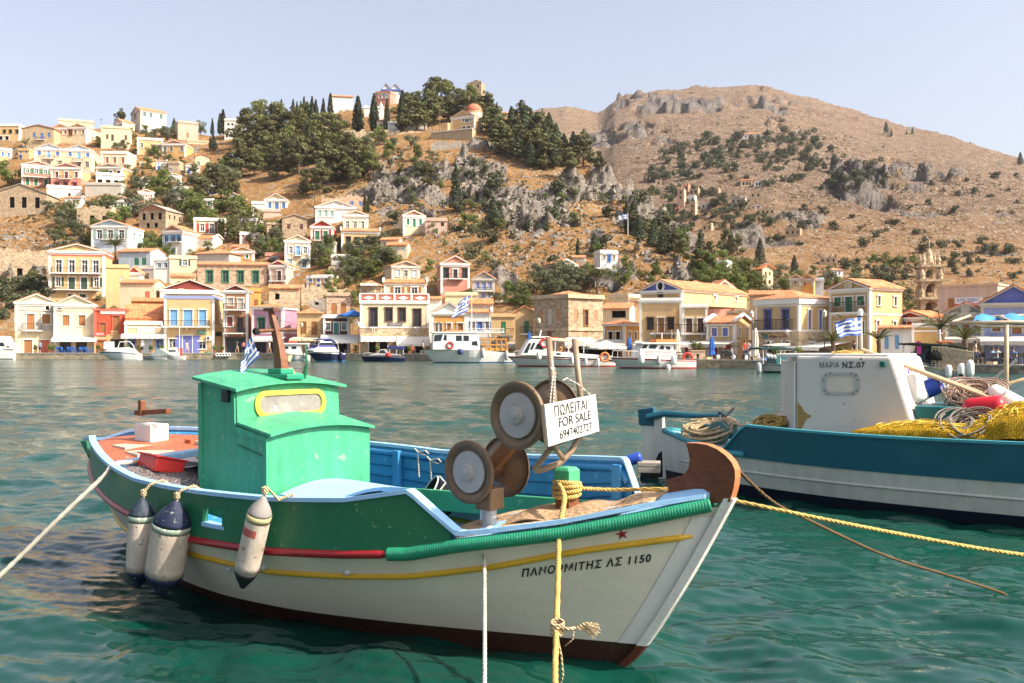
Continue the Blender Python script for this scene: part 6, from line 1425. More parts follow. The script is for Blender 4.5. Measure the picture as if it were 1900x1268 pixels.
# the windscreen on the upper front: yellow ring, pane
def face(b,z,off=0.0):
    t=(z-1.345)/(1.625-1.345); s=SU+.015+(-.015)*t; return L(s+off,b,z)
def stad(w_,h_,r,n=8):
    P=[]
    for cx_,cy_,a0 in ((w_-r,h_-r,0),(-w_+r,h_-r,90),(-w_+r,-h_+r,180),(w_-r,-h_+r,270)):
        for i in range(n+1): a=R(a0+90*i/n); P.append((cx_+r*math.cos(a),cy_+r*math.sin(a)))
    return P
bc=-.005; zc=1.505
o_=stad(.37,.112,.105); i_=stad(.325,.075,.07); k=MB(); N=len(o_)
for j in range(N):
    a,b=j,(j+1)%N
    oo=[face(bc-o_[q][0],zc+o_[q][1],.018) for q in (a,b)]; ii=[face(bc-i_[q][0],zc+i_[q][1],.022) for q in (a,b)]
    o0=[face(bc-o_[q][0],zc+o_[q][1],.001) for q in (a,b)]; i0=[face(bc-i_[q][0],zc+i_[q][1],.004) for q in (a,b)]
    k.quad(oo[0],oo[1],ii[1],ii[0]); k.quad(o0[0],o0[1],oo[1],oo[0]); k.quad(ii[0],ii[1],i0[1],i0[0])
win=k.build('windscreen',mat('windscreen_yellow',(.80,.55,.05),.4,.1,5),cabin)
def pane_mat():
    s=NT('dusty_pane'); s.b.inputs['Roughness'].default_value=.25; s.b.inputs['Specular IOR Level'].default_value=.6
    tc=s.n('TexCoord'); nz=s.n('TexNoise',Scale=9.0,Detail=6.0,Roughness=.7); s.l(tc.outputs['Object'],nz.inputs['Vector'])
    s.l(s.ramp(nz.outputs[0],[(.3,(.17,.155,.14)),(.55,(.25,.23,.21)),(.75,(.38,.35,.31))]),s.b.inputs['Base Color']); return s.m
k=MB(); k.add([face(bc-q[0]*.999,zc+q[1]*.999,.008) for q in i_],[tuple(range(N))]); k.build('pane',pane_mat(),win)
k=MB(); k.add([face(bc-q[0],zc+q[1],.011) for q in ((-.19,-.055),(-.15,-.06),(-.15,-.015),(-.185,-.012))],[(0,1,2,3)]); k.build('sticker',WHITE,win)
# mast on the cabin roof, cross bar, lantern, aerial
mb_=MB(); PT=[B1.p(x,y,.0) for x,y in ((523,694),(521,668),(517,640),(511,610),(503,578))]
k=MB()
A=[]
for p,ws,wb in zip(PT,(.052,.047,.039,.030,.020),(.04,.036,.03,.025,.018)): A.append([p+Vector((-ws,-wb,0)),p+Vector((ws,-wb,0)),p+Vector((ws,wb,0)),p+Vector((-ws,wb,0))])
for a,b in zip(A[:-1],A[1:]):
    for j in range(4): k.quad(a[j],a[(j+1)%4],b[(j+1)%4],b[j])
k.quad(*A[-1]); mast=k.build('mast',WOOD,boat,bevel=.006)
k=MB(); p=B1.p(503,575,0); k.box((p.x-.07,p.y-.03,p.z-.012),(p.x+.07,p.y+.03,p.z+.014)); k.build('mast_cap',WOOD,mast)
k=MB(); a=B1.p(476,615,.15); b=B1.p(551,611,-.15); k.tube([a,b],[.018,.012],8); k.build('cross_bar',WOOD,mast)
k=MB(); k.lathe([(.0,-.03),(.03,-.02),(.03,.02),(0,.03)],Matrix.Translation(a)@Matrix.Rotation(R(90),4,'Y'),10); k.build('bar_end',DARK,mast)
p=B1.p(521,697,0); k=MB(); k.box((p.x-.20,p.y-.09,p.z-.03),(p.x+.2,p.y+.09,p.z+.015)); k.box((p.x-.09,p.y-.07,p.z+.015),(p.x+.09,p.y+.07,p.z+.06)); k.build('mast_step',mat('step_green',(.02,.26,.15),.45,.2,3),boat,bevel=.008)
p=B1.p(532,692,-.08); k=MB(); k.lathe([(.035,-.06),(.045,-.055),(.045,.055),(.035,.06)],Matrix.Translation(p)@Matrix.Rotation(R(90),4,'Y'),12); k.build('roof_roller',mat('roller_tan',(.5,.33,.18),.6),boat)
k=MB(); a=B1.p(533,692,-.08); b=B1.p(534,671,-.08); k.tube([a,b],.010,6); lan=k.build('lantern',DARK,boat); k=MB(); M=Matrix.Translation(b); k.lathe([(.024,0),(.042,.055),(.042,.062)],M,12); k.build('lantern_glass',mat('lantern_glass',(.72,.62,.38),.2,.1),lan); k=MB(); k.lathe([(.052,.062),(.052,.072),(.03,.082)],M,12); k.build('lantern_cap',mat('dull_metal',(.35,.34,.33),.4),lan)
k=MB(); k.tube([B1.p(x,y,-.18) for x,y in ((563,702),(566,690),(569,674),(568,655),(566,640))],[.022,.018,.009,.008,.005],6); k.build('aerial',GREEN,boat)
# hatch lid in front of the cabin
k=MB(); R0=[];R1=[]
for f in np.linspace(0,1,10):
    b=.46-.82*f; z=.83+.055*math.sin(math.pi*min(f*1.0,1))+.02*f; R0.append([L(-3.0+.08*(1-f),b,z-.03),L(-2.36,b,z-.045)]); R1.append([L(-3.0+.08*(1-f),b,z),L(-2.33,b,z-.012)])
k.grid(R0);k.grid(R1)
for e_ in (0,1):
    for i in range(9): k.quad(R0[i][e_],R0[i+1][e_],R1[i+1][e_],R1[i][e_])
for a in (0,-1): k.quad(R0[a][0],R0[a][1],R1[a][1],R1[a][0])
lid=k.build('hatch_lid',mat('pale_blue_lid',(.30,.47,.68),.45,.1,3,.06,.4),boat)
k=MB(); k.box((-2.95,-.40,.45),(-2.40,.30,.80)); k.build('engine_box',BLUE,boat)
# foredeck mat (lies on the deck: a thing of its own)
matr=B1.root('deck_mat','tan woven striped mat covering the foredeck of the green boat','mat')
def mat_surf(s,f):
    b=edge_b(s,1,.06)*f; z=it(LOWN,s)-.03+.10*(1-f*f)+.014; return L(s,b,z)
k=MB(); R_=[]
for i,s in enumerate(np.linspace(-.98,.30,46)):
    r=[]
    for j,f in enumerate(np.linspace(-.92,.90,30)):
        p=mat_surf(s,f); p.z+=.012*math.sin(s*9+f*3)*math.sin(f*5+1)+.010*math.sin(s*17-f*4); p.z+=.035*math.exp(-((f-.9)/.08)**2)*(1+.5*math.sin(s*14)) if s>-.55 else 0; r.append(p)
    R_.append(r)
k.grid(R_); o=k.build('weave',CARPET,matr,True); mo=o.modifiers.new('solid','SOLIDIFY'); mo.thickness=.012
k=MB()
for s in np.linspace(-.52,.18,120):
    p=mat_surf(s,.905); p.z+=.03; q=p+Vector((rng.uniform(-.012,.012),-.03,-.028)); k.tube([p,(p+q)/2+Vector((0,-.005,.012)),q],.004,4)
k.build('fringe',ropemat('fringe_threads',(.45,.28,.14)),matr)
DM=mat('dark_brown_mat',(.10,.06,.035),.95,.4,30.0,.5)
for s0,s1 in ((-3.0,-1.75),(-1.5,-.75)):
    mr=B1.root('deck_mat','dark brown coarse mat on the far side deck %s'%('beside the black bucket' if s0<-2 else 'near the winch'),'mat'); k=MB(); R_=[]
    for s in np.linspace(s0,s1,14): e_=edge_b(s,1,.10); R_.append([L(s,-e_*.66,it(RAILT,s)+.035),L(s,-e_*.97,it(RAILT,s)+.036)])
    k.grid(R_); o=k.build('weave',DM,mr); mo=o.modifiers.new('solid','SOLIDIFY'); mo.thickness=.01
# brown bow piece
PB=[(1277.5,821.5),(1298,822),(1317,825),(1336,833),(1352,845),(1363,858),(1368.5,871),(1369,886),(1367,902),(1363,917),(1359,930),(1342,932),(1300,935),(1243,930),(1245.6,906),(1242,893),(1245.6,888),(1255,885.5),(1267,884),(1275,878.5),(1281,871),(1284,862),(1284.6,852),(1282,836)]
k=MB(); w_=.035
k.add([B1.p(x,y,0)+Vector((0,-w_,0)) for x,y in PB]+[B1.p(x,y,0)+Vector((0,w_,0)) for x,y in PB],[tuple(range(len(PB))),tuple(range(2*len(PB)-1,len(PB)-1,-1))]); k.cm=1
N=len(PB)
for i in range(N): j=(i+1)%N; k.f.append([j,i,N+i,N+j]); k.m.append(1 if i<11 else 0)
k.build('bow_piece',[RWOOD,mat('orange_edge_wood',(.42,.16,.06),.5,.2,6,.2)],boat)
# sampson post with green head
p=B1.p(1052,905,.08); k=MB(); k.box((p.x-.055,p.y-.055,.86),(p.x+.055,p.y+.055,p.z+.03)); sp=k.build('sampson_post',WOOD,boat); 
k=MB(); M=Matrix.Translation((p.x,p.y,p.z+.03)); k.lathe([(.066,0),(.088,.01),(.088,.085),(.066,.105),(.0,.112)],M@Matrix.Rotation(R(45),4,'Z'),4); k.build('post_head',mat('head_green',(.06,.36,.16),.5,.2,5,.2,.4,chips=(.3,.4,.25),chip_amt=.1),sp,bevel=.008)
SP=Vector((p.x,p.y,p.z))
# tiller gear at the stern
plank('tiller',[B1.p(253,771,.0),B1.p(313,768,-.05)],.06,.05,WOOD); k=MB(); p=B1.p(263,772,0); k.box((p.x-.03,p.y-.03,p.z),(p.x+.03,p.y+.03,p.z+.16)); k.build('tiller_post',WOOD,boat,bevel=.012)
k=MB(); p=B1.p(282,790,-.05); k.box((p.x-.16,p.y-.1,p.z-.2),(p.x+.14,p.y+.1,p.z+.02)); k.build('stern_locker',mat('chalky_white',(.7,.66,.6),.7,.2,5),boat,bevel=.01)
# fittings on the near side
for x,y in ((427,1055.5),(490,1053.5),(646,1062)):
    p=hullpt(x*1.0,y,.0) ; k=MB(); k.lathe([(.022,0),(.02,.012),(.008,.03)],Matrix.Translation(p)@Matrix.Rotation(R(90),4,'X'),8); k.build('fitting',mat('bright_metal',(.5,.5,.52),.3),hullo)
k=MB(); pp=B1.p(397,962,1.27); s0=-2.835; k.prism([L(-2.75,1.275,.715),L(-2.50,1.275,.715),L(-2.50,1.275,.735),L(-2.75,1.275,.745)],(0,0,0),(0,.07,0)); k.build('scupper_lip',LBLUE,bn)
# name, number and star painted on the bow
def paint(txt,x0,y0,x1,y1,hpx,m,name='lettering',shear=.15):
    V,Fc=text_mesh(txt,1.0,0,.028,shear,1.2); xs_=[v.x for v in V]; ys_=[v.y for v in V]; a,b=min(xs_),max(xs_); c,d=min(ys_),max(ys_)
    P=[]
    for v in V:
        f=(v.x-a)/(b-a); g=(v.y-c)/(d-c); P.append(hullpt(x0+(x1-x0)*f,y0+(y1-y0)*f-hpx*g,.004))
    k=MB(); k.add(P,Fc); return k.build(name,m,hullo)
INK=mat('black_paint',(.012,.012,.014),.5,.1)
paint('ΠΑΝΟΡΜΙΤΗΣ ΛΣ 1150',968,1072,1208,1043,16,INK)
k=MB(); st=[]
for i in range(10):
    a=R(90+36*i+12); r=13 if i%2==0 else 4.5; st.append(hullpt(1154+r*math.cos(a),992-r*.85*math.sin(a),.004))
c=hullpt(1154,992,.004); k.add([c]+st,[(0,1+i,1+(i+1)%10) for i in range(10)]); k.build('star',mat('star_red',(.30,.015,.02),.5,.1),hullo)
# ---- winch (net hauler) on the near rail
win_=B1.root('net_hauler','rusty net hauler with two pairs of grey and brown discs on the foredeck','net hauler')
nb_=.55; s1,z1=B1.bp(870,876,nb_); s2,z2=B1.bp(960,771,.52)
def spool(s,z,b0,gap,r,par):
    k=MB(); Mx=lambda b,fl=1: Matrix.Translation(L(s,b,z))@Matrix.Rotation(R(90)*fl,4,'X')
    # axis along b: local z of the lathe maps to the near side
    prof=[(.06,-.004),(r*.70,-.012),(r*.72,-.014),(r*.80,.012),(r*.95,.020),(r,.012),(r*1.005,0),(r*.98,-.014),(r*.7,-.05),(.075,-.09)]
    k.lathe(prof,Mx(b0),48); o=k.build('flange',RUST,par,True)
    k=MB(); k.lathe([(r*.66,-.008),(r*.655,.006),(.055,.007),(.055,.022),(.045,.026),(.045,.03),(.02,.032),(.02,.045),(0,.045)],Mx(b0),40); k.build('plate',STEEL,o)
    k=MB(); k.lathe([(r,-.012),(r*1.005,0),(r*.95,-.02),(r*.7,.02),(.085,.07)],Mx(b0-gap),48); o2=k.build('flange',RUST,par,True)
    k=MB(); k.lathe([(r*.99,-.014),(r*.3,-.02),(0,-.02)],Mx(b0-gap),40); k.build('plate',STEEL,o2)
    k=MB(); k.lathe([(.07,-gap+.01),(.06,-gap*.6),(.06,-gap*.3),(.075,-.05)],Mx(b0),28); k.build('drum',mat('dark_rust',(.12,.065,.04),.4,.4,6,.3,.5),par,True)
spool(s1,z1,nb_,.36,59*B1.depth(s1,nb_)/F,win_); spool(s2,z2,.52,.36,64*B1.depth(s2,.52)/F,win_)
k=MB(); a=L(s1+.05,.36,z1-.12); zt=z1-.17
pb=B1.p(908,1000,.47); k.lathe([(.075,.73),(.055,.76),(.05,.80),(.048,z1-.22)],Matrix.Translation((pb.x,pb.y,0)),20); k.build('pedestal',mat('grey_pedestal',(.42,.42,.42),.5,.25,5,.2,.45,dirt=(.25,.17,.1),dirt_amt=.5),win_)
k=MB(); k.box((pb.x-.075,pb.y-.06,z1-.24),(pb.x+.06,pb.y+.08,z1-.10)); k.build('gear_box',RUST,win_,bevel=.01)
k=MB(); c0=L(s1,.34,z1); c1=L(s2,.32,z2); d_=(c1-c0); sd=Vector((-d_.z,0,d_.x)).normalized()*.045
k.prism([c0-sd,c0+sd,c1+sd,c1-sd],(0,-.03,0),(0,.03,0)); k.build('arm',mat('orange_brown_steel',(.30,.14,.06),.5,.3,6,.3),win_,bevel=.006)
plank('brace',[B1.p(893,990,.36)-Vector((0,0,.05)),B1.p(897,945,.36)],.06,.02,LBLUE,win_)
def pl(*q): return [B1.p(x,y,b) for x,y,b in q]
k=MB(); k.tube(pl((1018,626,.45),(1028,745,.45),(1026,800,.45),(1022,831,.46),(1004,855,.49),(992,868,.48),(994,874,.46),(1006,872,.44),(1038,860,.34),(1060,838,.25),(1076,808,.18),(1077,735,.18),(1066,629,.18)),.0195,12); k.build('pipe_frame',POLEM,win_,True)
k=MB(); k.tube(pl((1026,826,.51),(1045,852,.36)),.016,10); k.build('pipe_brace',POLEM,win_,True)
k=MB(); k.tube(pl((960,771,.18),(1024,790,.10)),.03,10); k.build('axle',RUST,win_,True)
# ---- for sale sign hanging on the pipes
sg=B1.root('sale_sign','white board reading FOR SALE with a phone number, hung on the winch pipes','sign')
A=B1.p(1018,829,.67); A2=B1.p(1010.5,751,.67)
def samelen(x,s):
    lo,hi=-1.2,.67
    for _ in range(50):
        m_=(lo+hi)/2; ss=B1.bp(x,800,m_)[0]
        if ss>s: hi=m_
        else: lo=m_
    return m_
bR=samelen(1112,A.x-.03)
Bq=B1.p(1112,800,bR); B2=B1.p(1105,732,bR)
nrm=(Bq-A).cross(A2-A).normalized()
if nrm.x<0: nrm=-nrm
k=MB(); k.prism([A,Bq,B2,A2],-nrm*.012,(0,0,0)); so=k.build('board',mat('board_white',(.60,.57,.53),.6,.06,3,.05),sg)
for a,b,c,d in ((0,.055,0,1),(.945,1,0,1)):
    P_=lambda f,g: (A+(Bq-A)*f)*(1-g)+(A2+(B2-A2)*f)*g
    k=MB(); k.prism([P_(a,c),P_(b,c),P_(b,d),P_(a,d)],-nrm*.03,-nrm*.012); k.build('batten',mat('pine_batten',(.55,.36,.2),.7,.2),so)
def sign_line(txt,f0,f1,g0,g1,shear=.0):
    V,Fc=text_mesh(txt,1.0,0,.006,shear,1.0); xs_=[v.x for v in V]; ys_=[v.y for v in V]; a,b=min(xs_),max(xs_); c,d=min(ys_),max(ys_)
    k=MB(); k.add([P_(f0+(f1-f0)*(v.x-a)/(b-a),g0+(g1-g0)*(v.y-c)/(d-c))+nrm*.003 for v in V],Fc); k.build('lettering',INK,so)
sign_line('ΠΩΛΕΙΤΑΙ',.16,.80,.66,.93,.05); sign_line('FOR SALE',.22,.86,.38,.61,.05); sign_line('6947402727',.22,.86,.09,.30,.1)
k=MB(); k.tube([A2+(B2-A2)*.1,B1.p(1026,692,.55),B1.p(1022,683,.53),B1.p(1030,684,.5),B1.p(1044,706,.42),B1.p(1052,702,.36),B1.p(1072,713,.27),B2+(A2-B2)*.1],.0045,6); k.build('string',ROPEW,sg)
k=MB(); k.tube([B1.p(1024,684,.55),B1.p(1031,690,.54),A2+(B2-A2)*.16],.004,6); k.build('string',ROPEW,sg)
# ---- bucket
bk=B1.root('bucket','black rubber bucket lying tilted against the far bulwark','bucket'); p=B1.zp(765,905,.70); p=L(-2.55,-.86,.72)
M=Matrix.Translation(p)@Matrix.Rotation(R(-35),4,'Z')@Matrix.Rotation(R(58),4,'X')
k=MB(); k.lathe([(.0,-.22),(.10,-.22),(.145,.02),(.15,.025),(.152,.03),(.142,.03),(.135,.02),(.092,-.205),(0,-.205)],M,28); k.build('pail',mat('black_rubber',(.012,.014,.018),.5,.2),bk,True)
k=MB(); k.tube([M@Vector((.15*math.cos(a),.15*math.sin(a),.03)) for a in np.linspace(0,2*math.pi,30)],.006,6); k.build('rim',WHITE,bk)
k=MB(); k.tube([M@Vector(q) for q in ((.15,0,.02),(.2,.05,.0),(.16,.14,-.02),(.02,.16,.02))],.007,6); k.build('cord',ROPEW,bk)
# loops of cord on the far side
for i,(x,y) in enumerate(((795,860),(772,845))):
    p=B1.p(x,y,-1.1); k=MB(); k.tube([p+Vector(q) for q in ((-.02,0,.06),(.02,.02,.02),(.09,.03,.0),(.13,.03,.02),(.09,.03,.045),(.0,.02,.03),(.03,.0,-.08),(.02,.02,-.2))],.006,6); k.build('cord_loop',ROPEW,boat)
# ---- fenders
FCAP=mat('navy_fender_cap',(.014,.020,.055),.65,.4,8,.2,.3,chips=(.20,.24,.22),chip_amt=.07,dirt=(.08,.11,.10),dirt_amt=.7); FBODY=mat('dirty_fender_white',(.62,.53,.44),.65,.16,4.0,.15,.3,chips=(.10,.09,.07),chip_amt=.07,dirt=(.34,.28,.22),dirt_amt=.7,streak=.18); FG=mat('green_smudge',(.22,.33,.25),.75,.4,9,chips=(.55,.48,.40),chip_amt=.16,dirt=(.5,.44,.36),dirt_amt=.8)
def fender(label,xt,yt,xb,yb,wpx,capd,bmat,pear=False,topm=None):
    b=1.36; pt=B1.p(xt,yt,b); pbm=B1.p(xb,yb,b); d=B1.depth(pt.x,b); r=wpx*d/F/2; Ln=(pt-pbm).length; ax=(pt-pbm).normalized(); M=Matrix.Translation(pbm)@ax.to_track_quat('Z','Y').to_matrix().to_4x4()
    root=B1.root('fender',label,'fender','fenders hung along the green boat')
    c=Ln*.23 if pear else Ln*.19
    k=MB(); k.lathe([(r*.99,c),(r,c+.05),(r,Ln-c-.05),(r*.97,Ln-c)],M,28); o=k.build('body',bmat,root,True)
    k=MB(); k.lathe([(r*1.01,c),(r*.96,c*.84),(r*.74,c*.55),(r*.46,c*.28),(r*.30,c*.1),(r*.24,-.0),(0,-.012)],M,24); k.build('cap',capd,root,True)
    k=MB(); k.lathe([(r*1.0,Ln-c),(r*.95,Ln-c*.84),(r*.74,Ln-c*.55),(r*.46,Ln-c*.28),(r*.28,Ln-c*.1),(r*.2,Ln),(0,Ln+.012)],M,24); k.build('cap',topm or capd,root,True)
    k=MB(); k.lathe([(r*1.014,Ln-c+.002),(r*1.004,Ln-c-.045)],M,24); k.build('paint_band',FG if not topm else mat('ochre_smudge',(.50,.44,.22),.7,.3,6),root,True)
    if topm: k=MB(); k.add([M@Vector((r*1.012*math.cos(a),r*1.012*math.sin(a),Ln*z_)) for z_ in (.60,.68) for a in np.linspace(R(150),R(235),8)],[(i,i+1,i+9,i+8) for i in range(7)]); k.build('red_smudge',mat('red_smudge',(.45,.12,.10),.7,.3,8),root,True)
    sx=pt.x; e=edge_b(sx,1,-.03); k=MB(); k.tube([pt+Vector((0,0,-.02)),pt+Vector((.01,.02,.06)),L(sx+.02,e+.03,it(GUNN,sx)+.02),L(sx+.04,e-.06,it(GUNN,sx)+.045),L(sx+.08,e-.12,it(GUNN,sx)+.0)],.011,7); k.build('lanyard',ROPET,root)
    k=MB(); k.lathe([(.0,-.03),(.022,-.02),(.024,.02),(0,.03)],Matrix.Translation(pt+Vector((.0,.01,.04))),8); k.build('knot',ROPET,root)
fender('slim off-white fender with navy caps, nearest the stern of the green boat',264,925,256,1089,47,FCAP,FBODY)
fender('fat pear-shaped off-white fender with pointed navy caps beside the slim one',326,931,299,1102,72,FCAP,FBODY,True)
fender('tilted grey-capped fender with a red smudge, below the cabin of the green boat',489,922,450,1090,46,mat('black_fender_cap',(.015,.015,.018),.5),FBODY,False,mat('grey_fender_cap',(.30,.27,.25),.7,.2))
# ---- crate, net and coil in the stern well
cr=B1.root('crate','red plastic fish crate lying on the pale net in the stern well','crate'); c0=L(-4.28,.66,.985)
CR=mat('red_plastic',(.62,.035,.03),.4,.1); k=MB(); Mz=Matrix.Translation(c0)@Matrix.Scale(.74,4)@Matrix.Rotation(R(-8),4,'Z')@Matrix.Rotation(R(-14),4,'X')
for lo,hi in (((-.25,-.17,-.09),(.25,.17,-.075)),((-.25,-.17,-.075),(-.225,.17,.07)),((.225,-.17,-.075),(.25,.17,.07)),((-.225,-.17,-.075),(.225,-.15,.07)),((-.225,.15,-.075),(.225,.17,.07)),((-.275,-.195,.07),(-.225,.195,.09)),((.225,-.195,.07),(.275,.195,.09)),((-.225,-.195,.07),(.225,-.15,.09)),((-.225,.15,.07),(.225,.195,.09))): k.box(lo,hi,Mz)
k.build('shell',CR,cr,bevel=.006); k=MB(); k.box((-.2,-.13,.0),(.2,.13,.055),Mz); k.build('ice_sheet',mat('white_sheet',(.8,.72,.66),.8,.1),cr,bevel=.01)
nr=B1.root('fishing_net','grey fishing net and pale sheet heaped in the stern well beside the cabin','fishing net')
def heap(fn,name,m,par,n=40,mm=40,sm=True):
    k=MB(); k.grid([[fn(i/(n-1),j/(mm-1)) for j in range(mm)] for i in range(n)]); return k.build(name,m,par,sm)
def netmat(name,c0,sc_=60.0):
    s=NT(name); s.b.inputs['Roughness'].default_value=.9; s.b.inputs['Specular IOR Level'].default_value=.1
    tc=s.n('TexCoord'); n1_=s.n('TexNoise',Scale=sc_,Detail=6.0,Roughness=.8); n2_=s.n('TexNoise',Scale=sc_*.12,Detail=3.0); wv=s.n('TexWave',Scale=sc_*.25,Distortion=18.0,Detail=4.0)
    for q in (n1_,n2_,wv): s.l(tc.outputs['Object'],q.inputs['Vector'])
    c=s.mix(1.0,c0,s.ramp(n1_.outputs[0],[(.32,.35),(.62,1.2)]),'MULTIPLY'); c=s.mix(1.0,c,s.ramp(wv.outputs[1],[(.0,.55),(.5,1.1)]),'MULTIPLY'); c=s.mix(1.0,c,s.ramp(n2_.outputs[0],[(.3,.8),(.7,1.1)]),'MULTIPLY')
    s.l(c,s.b.inputs['Base Color']); s.bump(wv.outputs[1],1.0,.04); return s.m
def hf(u,v):
    s=-4.52+.66*u; b=1.10-1.75*v; z=.86+.09*fbm(s*3,b*3,3,9)+.05*math.sin(u*5)*math.sin(v*4)+.04*(1-v)
    e_=edge_b(s,1,.07); return L(s,min(b,e_),z-.25*max(0,abs(2*u-1)-.92)*10)
heap(hf,'net',netmat('grey_net',(.40,.34,.34),45),nr)
def hs(u,v):
    s=-4.52+.62*u; b=.55-1.2*v; return L(s,b,.945+.05*fbm(s*4,b*4,3,19)+.02*math.sin(u*7+v*3))
heap(hs,'sheet',mat('pale_pink_sheet',(.70,.56,.50),.9,.2,6,.3),nr,24,24)
k=MB(); c=L(-4.08,.28,1.04)
for i in range(34): a=i*1.9; k.tube([c+Vector((rng.uniform(-.12,.12),rng.uniform(-.10,.10),rng.uniform(-.05,.04))) for _ in range(4)],.009,5)
k.build('twine',ROPEY,nr)
# ---- ropes
def rope(name,pts,r,m,label,cat='rope',sub=8,world=True,lay=0.0):
    P=[Vector(p) for p in pts]; Q_=[]
    for i in range(len(P)-1):
        p0=P[max(i-1,0)];p1=P[i];p2=P[i+1];p3=P[min(i+2,len(P)-1)]
        for j in range(sub):
            t=j/sub; Q_.append(.5*((2*p1)+(p2-p0)*t+(2*p0-5*p1+4*p2-p3)*t*t+(3*p1-p0-3*p2+p3)*t**3))
    Q_.append(P[-1]); 
    if lay:
        D=[Q_[0]]
        for a,b in zip(Q_[:-1],Q_[1:]):
            m_=max(1,int((b-a).length/(lay))); D+=[a.lerp(b,(i+1)/m_) for i in range(m_)]
        Q_=D; rr=[r*(1.12 if i%2 else .88) for i in range(len(Q_))]
    else: rr=r
    k=MB(); k.tube(Q_,rr,8); o=k.build(name,m,None,True)
    if label: tag(o,label,cat)
    return o
def wl(p): q=B1.O+B1.h*p.x+B1.n*(-p.y); return Vector((q.x,q.y,p.z))
rope('mooring_rope',[wl(B1.p(912,978,.50)),wl(B1.p(902,984,.62)),at(899,1000,6.22),at(899,1100,5.9),at(899,1268,5.15),(-.13,4.3,.10),(-.1,3.2,.5)],.0115,ROPEW,'white mooring rope hanging from the low near rail of the green boat',lay=.02)
rope('mooring_rope',[wl(SP+Vector((.0,-.09,.03))),at(1047,925,6.15),at(1038,985,6.0),at(1035,1080,5.75),at(1032,1180,5.45),at(1030,1268,5.05),(.2,4.2,.18),(.15,3.2,.55)],.0165,ROPEY,'thick yellow mooring rope with a frayed knot, dropping from the green post head',lay=.025)
rope('mooring_rope',[wl(SP+Vector((.08,.03,.0))),wl(B1.p(1140,909,-.10)),wl(B1.p(1240,908,-.13)),wl(B1.p(1300,917,-.13)),wl(B1.p(1362,929,-.10)),at(1500,958,5.85),at(1700,997,5.9),at(1900,1030,5.9),at(2200,1060,5.9),(9,4.6,.8),(14,3,1.0)],.0120,ROPEY,'yellow mooring rope running from the bow past the navy waterline to the picture edge',lay=.02)
rope('mooring_rope',[wl(B1.p(1364,866,-.06)),at(1390,893,6.4),at(1440,935,6.6),at(1500,965,6.85),at(1640,1030,7.4),at(1760,1068,7.75),at(1850,1097,7.97),at(1900,1118,8.0)],.0105,ROPEB,'dark brown tarred rope slanting from the brown bow piece down into the water',lay=.022)
rope('mooring_rope',[at(385,828,9.2),at(345,843,9.05),at(300,855,8.85),at(240,858,8.5),at(208,864,8.36),at(192,884,8.28),at(120,952,8.15),at(0,1068,8.0),at(-100,1150,7.7),at(-200,1230,7.2)],.019,ROPEW,'thick cream mooring rope stretched from the stern down to the left picture edge',lay=.035)
k=MB()
for i in range(4):
    z=SP.z-.045+.026*i; k.tube([Vector((SP.x+(.082+.008*math.sin(i))*math.cos(a),SP.y+(.082)*math.sin(a),z+.010*math.sin(a*1.0+i))) for a in np.linspace(0,2*math.pi,24)],.0155,7)
o=k.build('rope_turns',ROPEY,B1.root('mooring_hitch','yellow rope turns wound round the green-headed bow post','rope'),True)
def knot():
    c=at(1034,1163,5.5); root=empty('rope_knot',c,0,'frayed tan knot tied on the thick yellow mooring rope','rope knot'); k=MB()
    for i in range(5): k.tube([Vector((.034*math.cos(a),.02*math.sin(a)-.01,-.03+.014*i+.012*math.sin(a))) for a in np.linspace(0,2*math.pi,16)],.008,6)
    k.tube([(.02,-.03,.0),(.06,-.03,-.005),(.10,-.03,.0)],[.012,.01,.01],6); k.tube([(-.005,-.03,-.04),(.02,-.03,-.15),(.03,-.02,-.26),(.01,-.01,-.34)],.007,6); k.tube([(.09,-.03,-.01),(.085,-.03,-.06),(.04,-.03,-.10)],.004,5); k.build('turns',ROPET,root,True)
    k=MB(); r_=random.Random(3)
    for i in range(60):
        a=r_.uniform(-.6,.5); l_=r_.uniform(.08,.14); e=Vector((.10+l_*math.cos(a),-.03+r_.uniform(-.03,.03),l_*math.sin(a)*.5-.01)); k.tube([(.095,-.03,.0),Vector((.10+l_*.5*math.cos(a),-.03,l_*.4*math.sin(a)+.012)),e+Vector((0,0,r_.uniform(-.02,.01)))],.0018,4)
    k.build('frayed_end',ROPET,root)
knot()
# flag hanging below the cross bar
def flag(name,label,c,nu=26,nv=18,par=None,wave=.03,nrm_=(0,1,0)):
    """c: hoist top, hoist bottom, fly bottom, fly top; nine stripes and a cross sewn as coloured cloth"""
    c=[Vector(q) for q in c]; root=empty(name,c[0],0,label,'flag'); k=MB(); P={}
    for i in range(nu+1):
        for j in range(nv+1):
            u,v=i/nu,j/nv; p=(c[0]*(1-v)+c[1]*v)*(1-u)+(c[3]*(1-v)+c[2]*v)*u; p=p+Vector(nrm_)*wave*(math.sin(u*9+v*3)+.5*math.sin(u*17-v*5))*u*1.2+Vector((0,0,-wave*.6*math.sin(u*7+1)*u)); P[i,j]=p-c[0]
    for i in range(nu):
        for j in range(nv):
            u,v=(i+.5)/nu,(j+.5)/nv; st=int(v*9); blue=(st%2==0)
            if u<.37 and v<5/9: blue=not(abs(u-.185)<.04 or abs(v-5/18)<1/18)
            k.cm=0 if blue else 1; k.quad(P[i,j],P[i+1,j],P[i+1,j+1],P[i,j+1])
    o=k.build('cloth',[mat('flag_blue',(.06,.13,.42),.8,.1),mat('flag_white',(.78,.76,.74),.8,.06)],root,True); return root
d_=8.7
flag('greek_flag','blue and white striped flag hanging below the cross bar of the cabin mast',[at(466,623,d_),at(481,662,d_),at(446,697,d_-.1),at(448,668,d_-.1)],wave=.02)
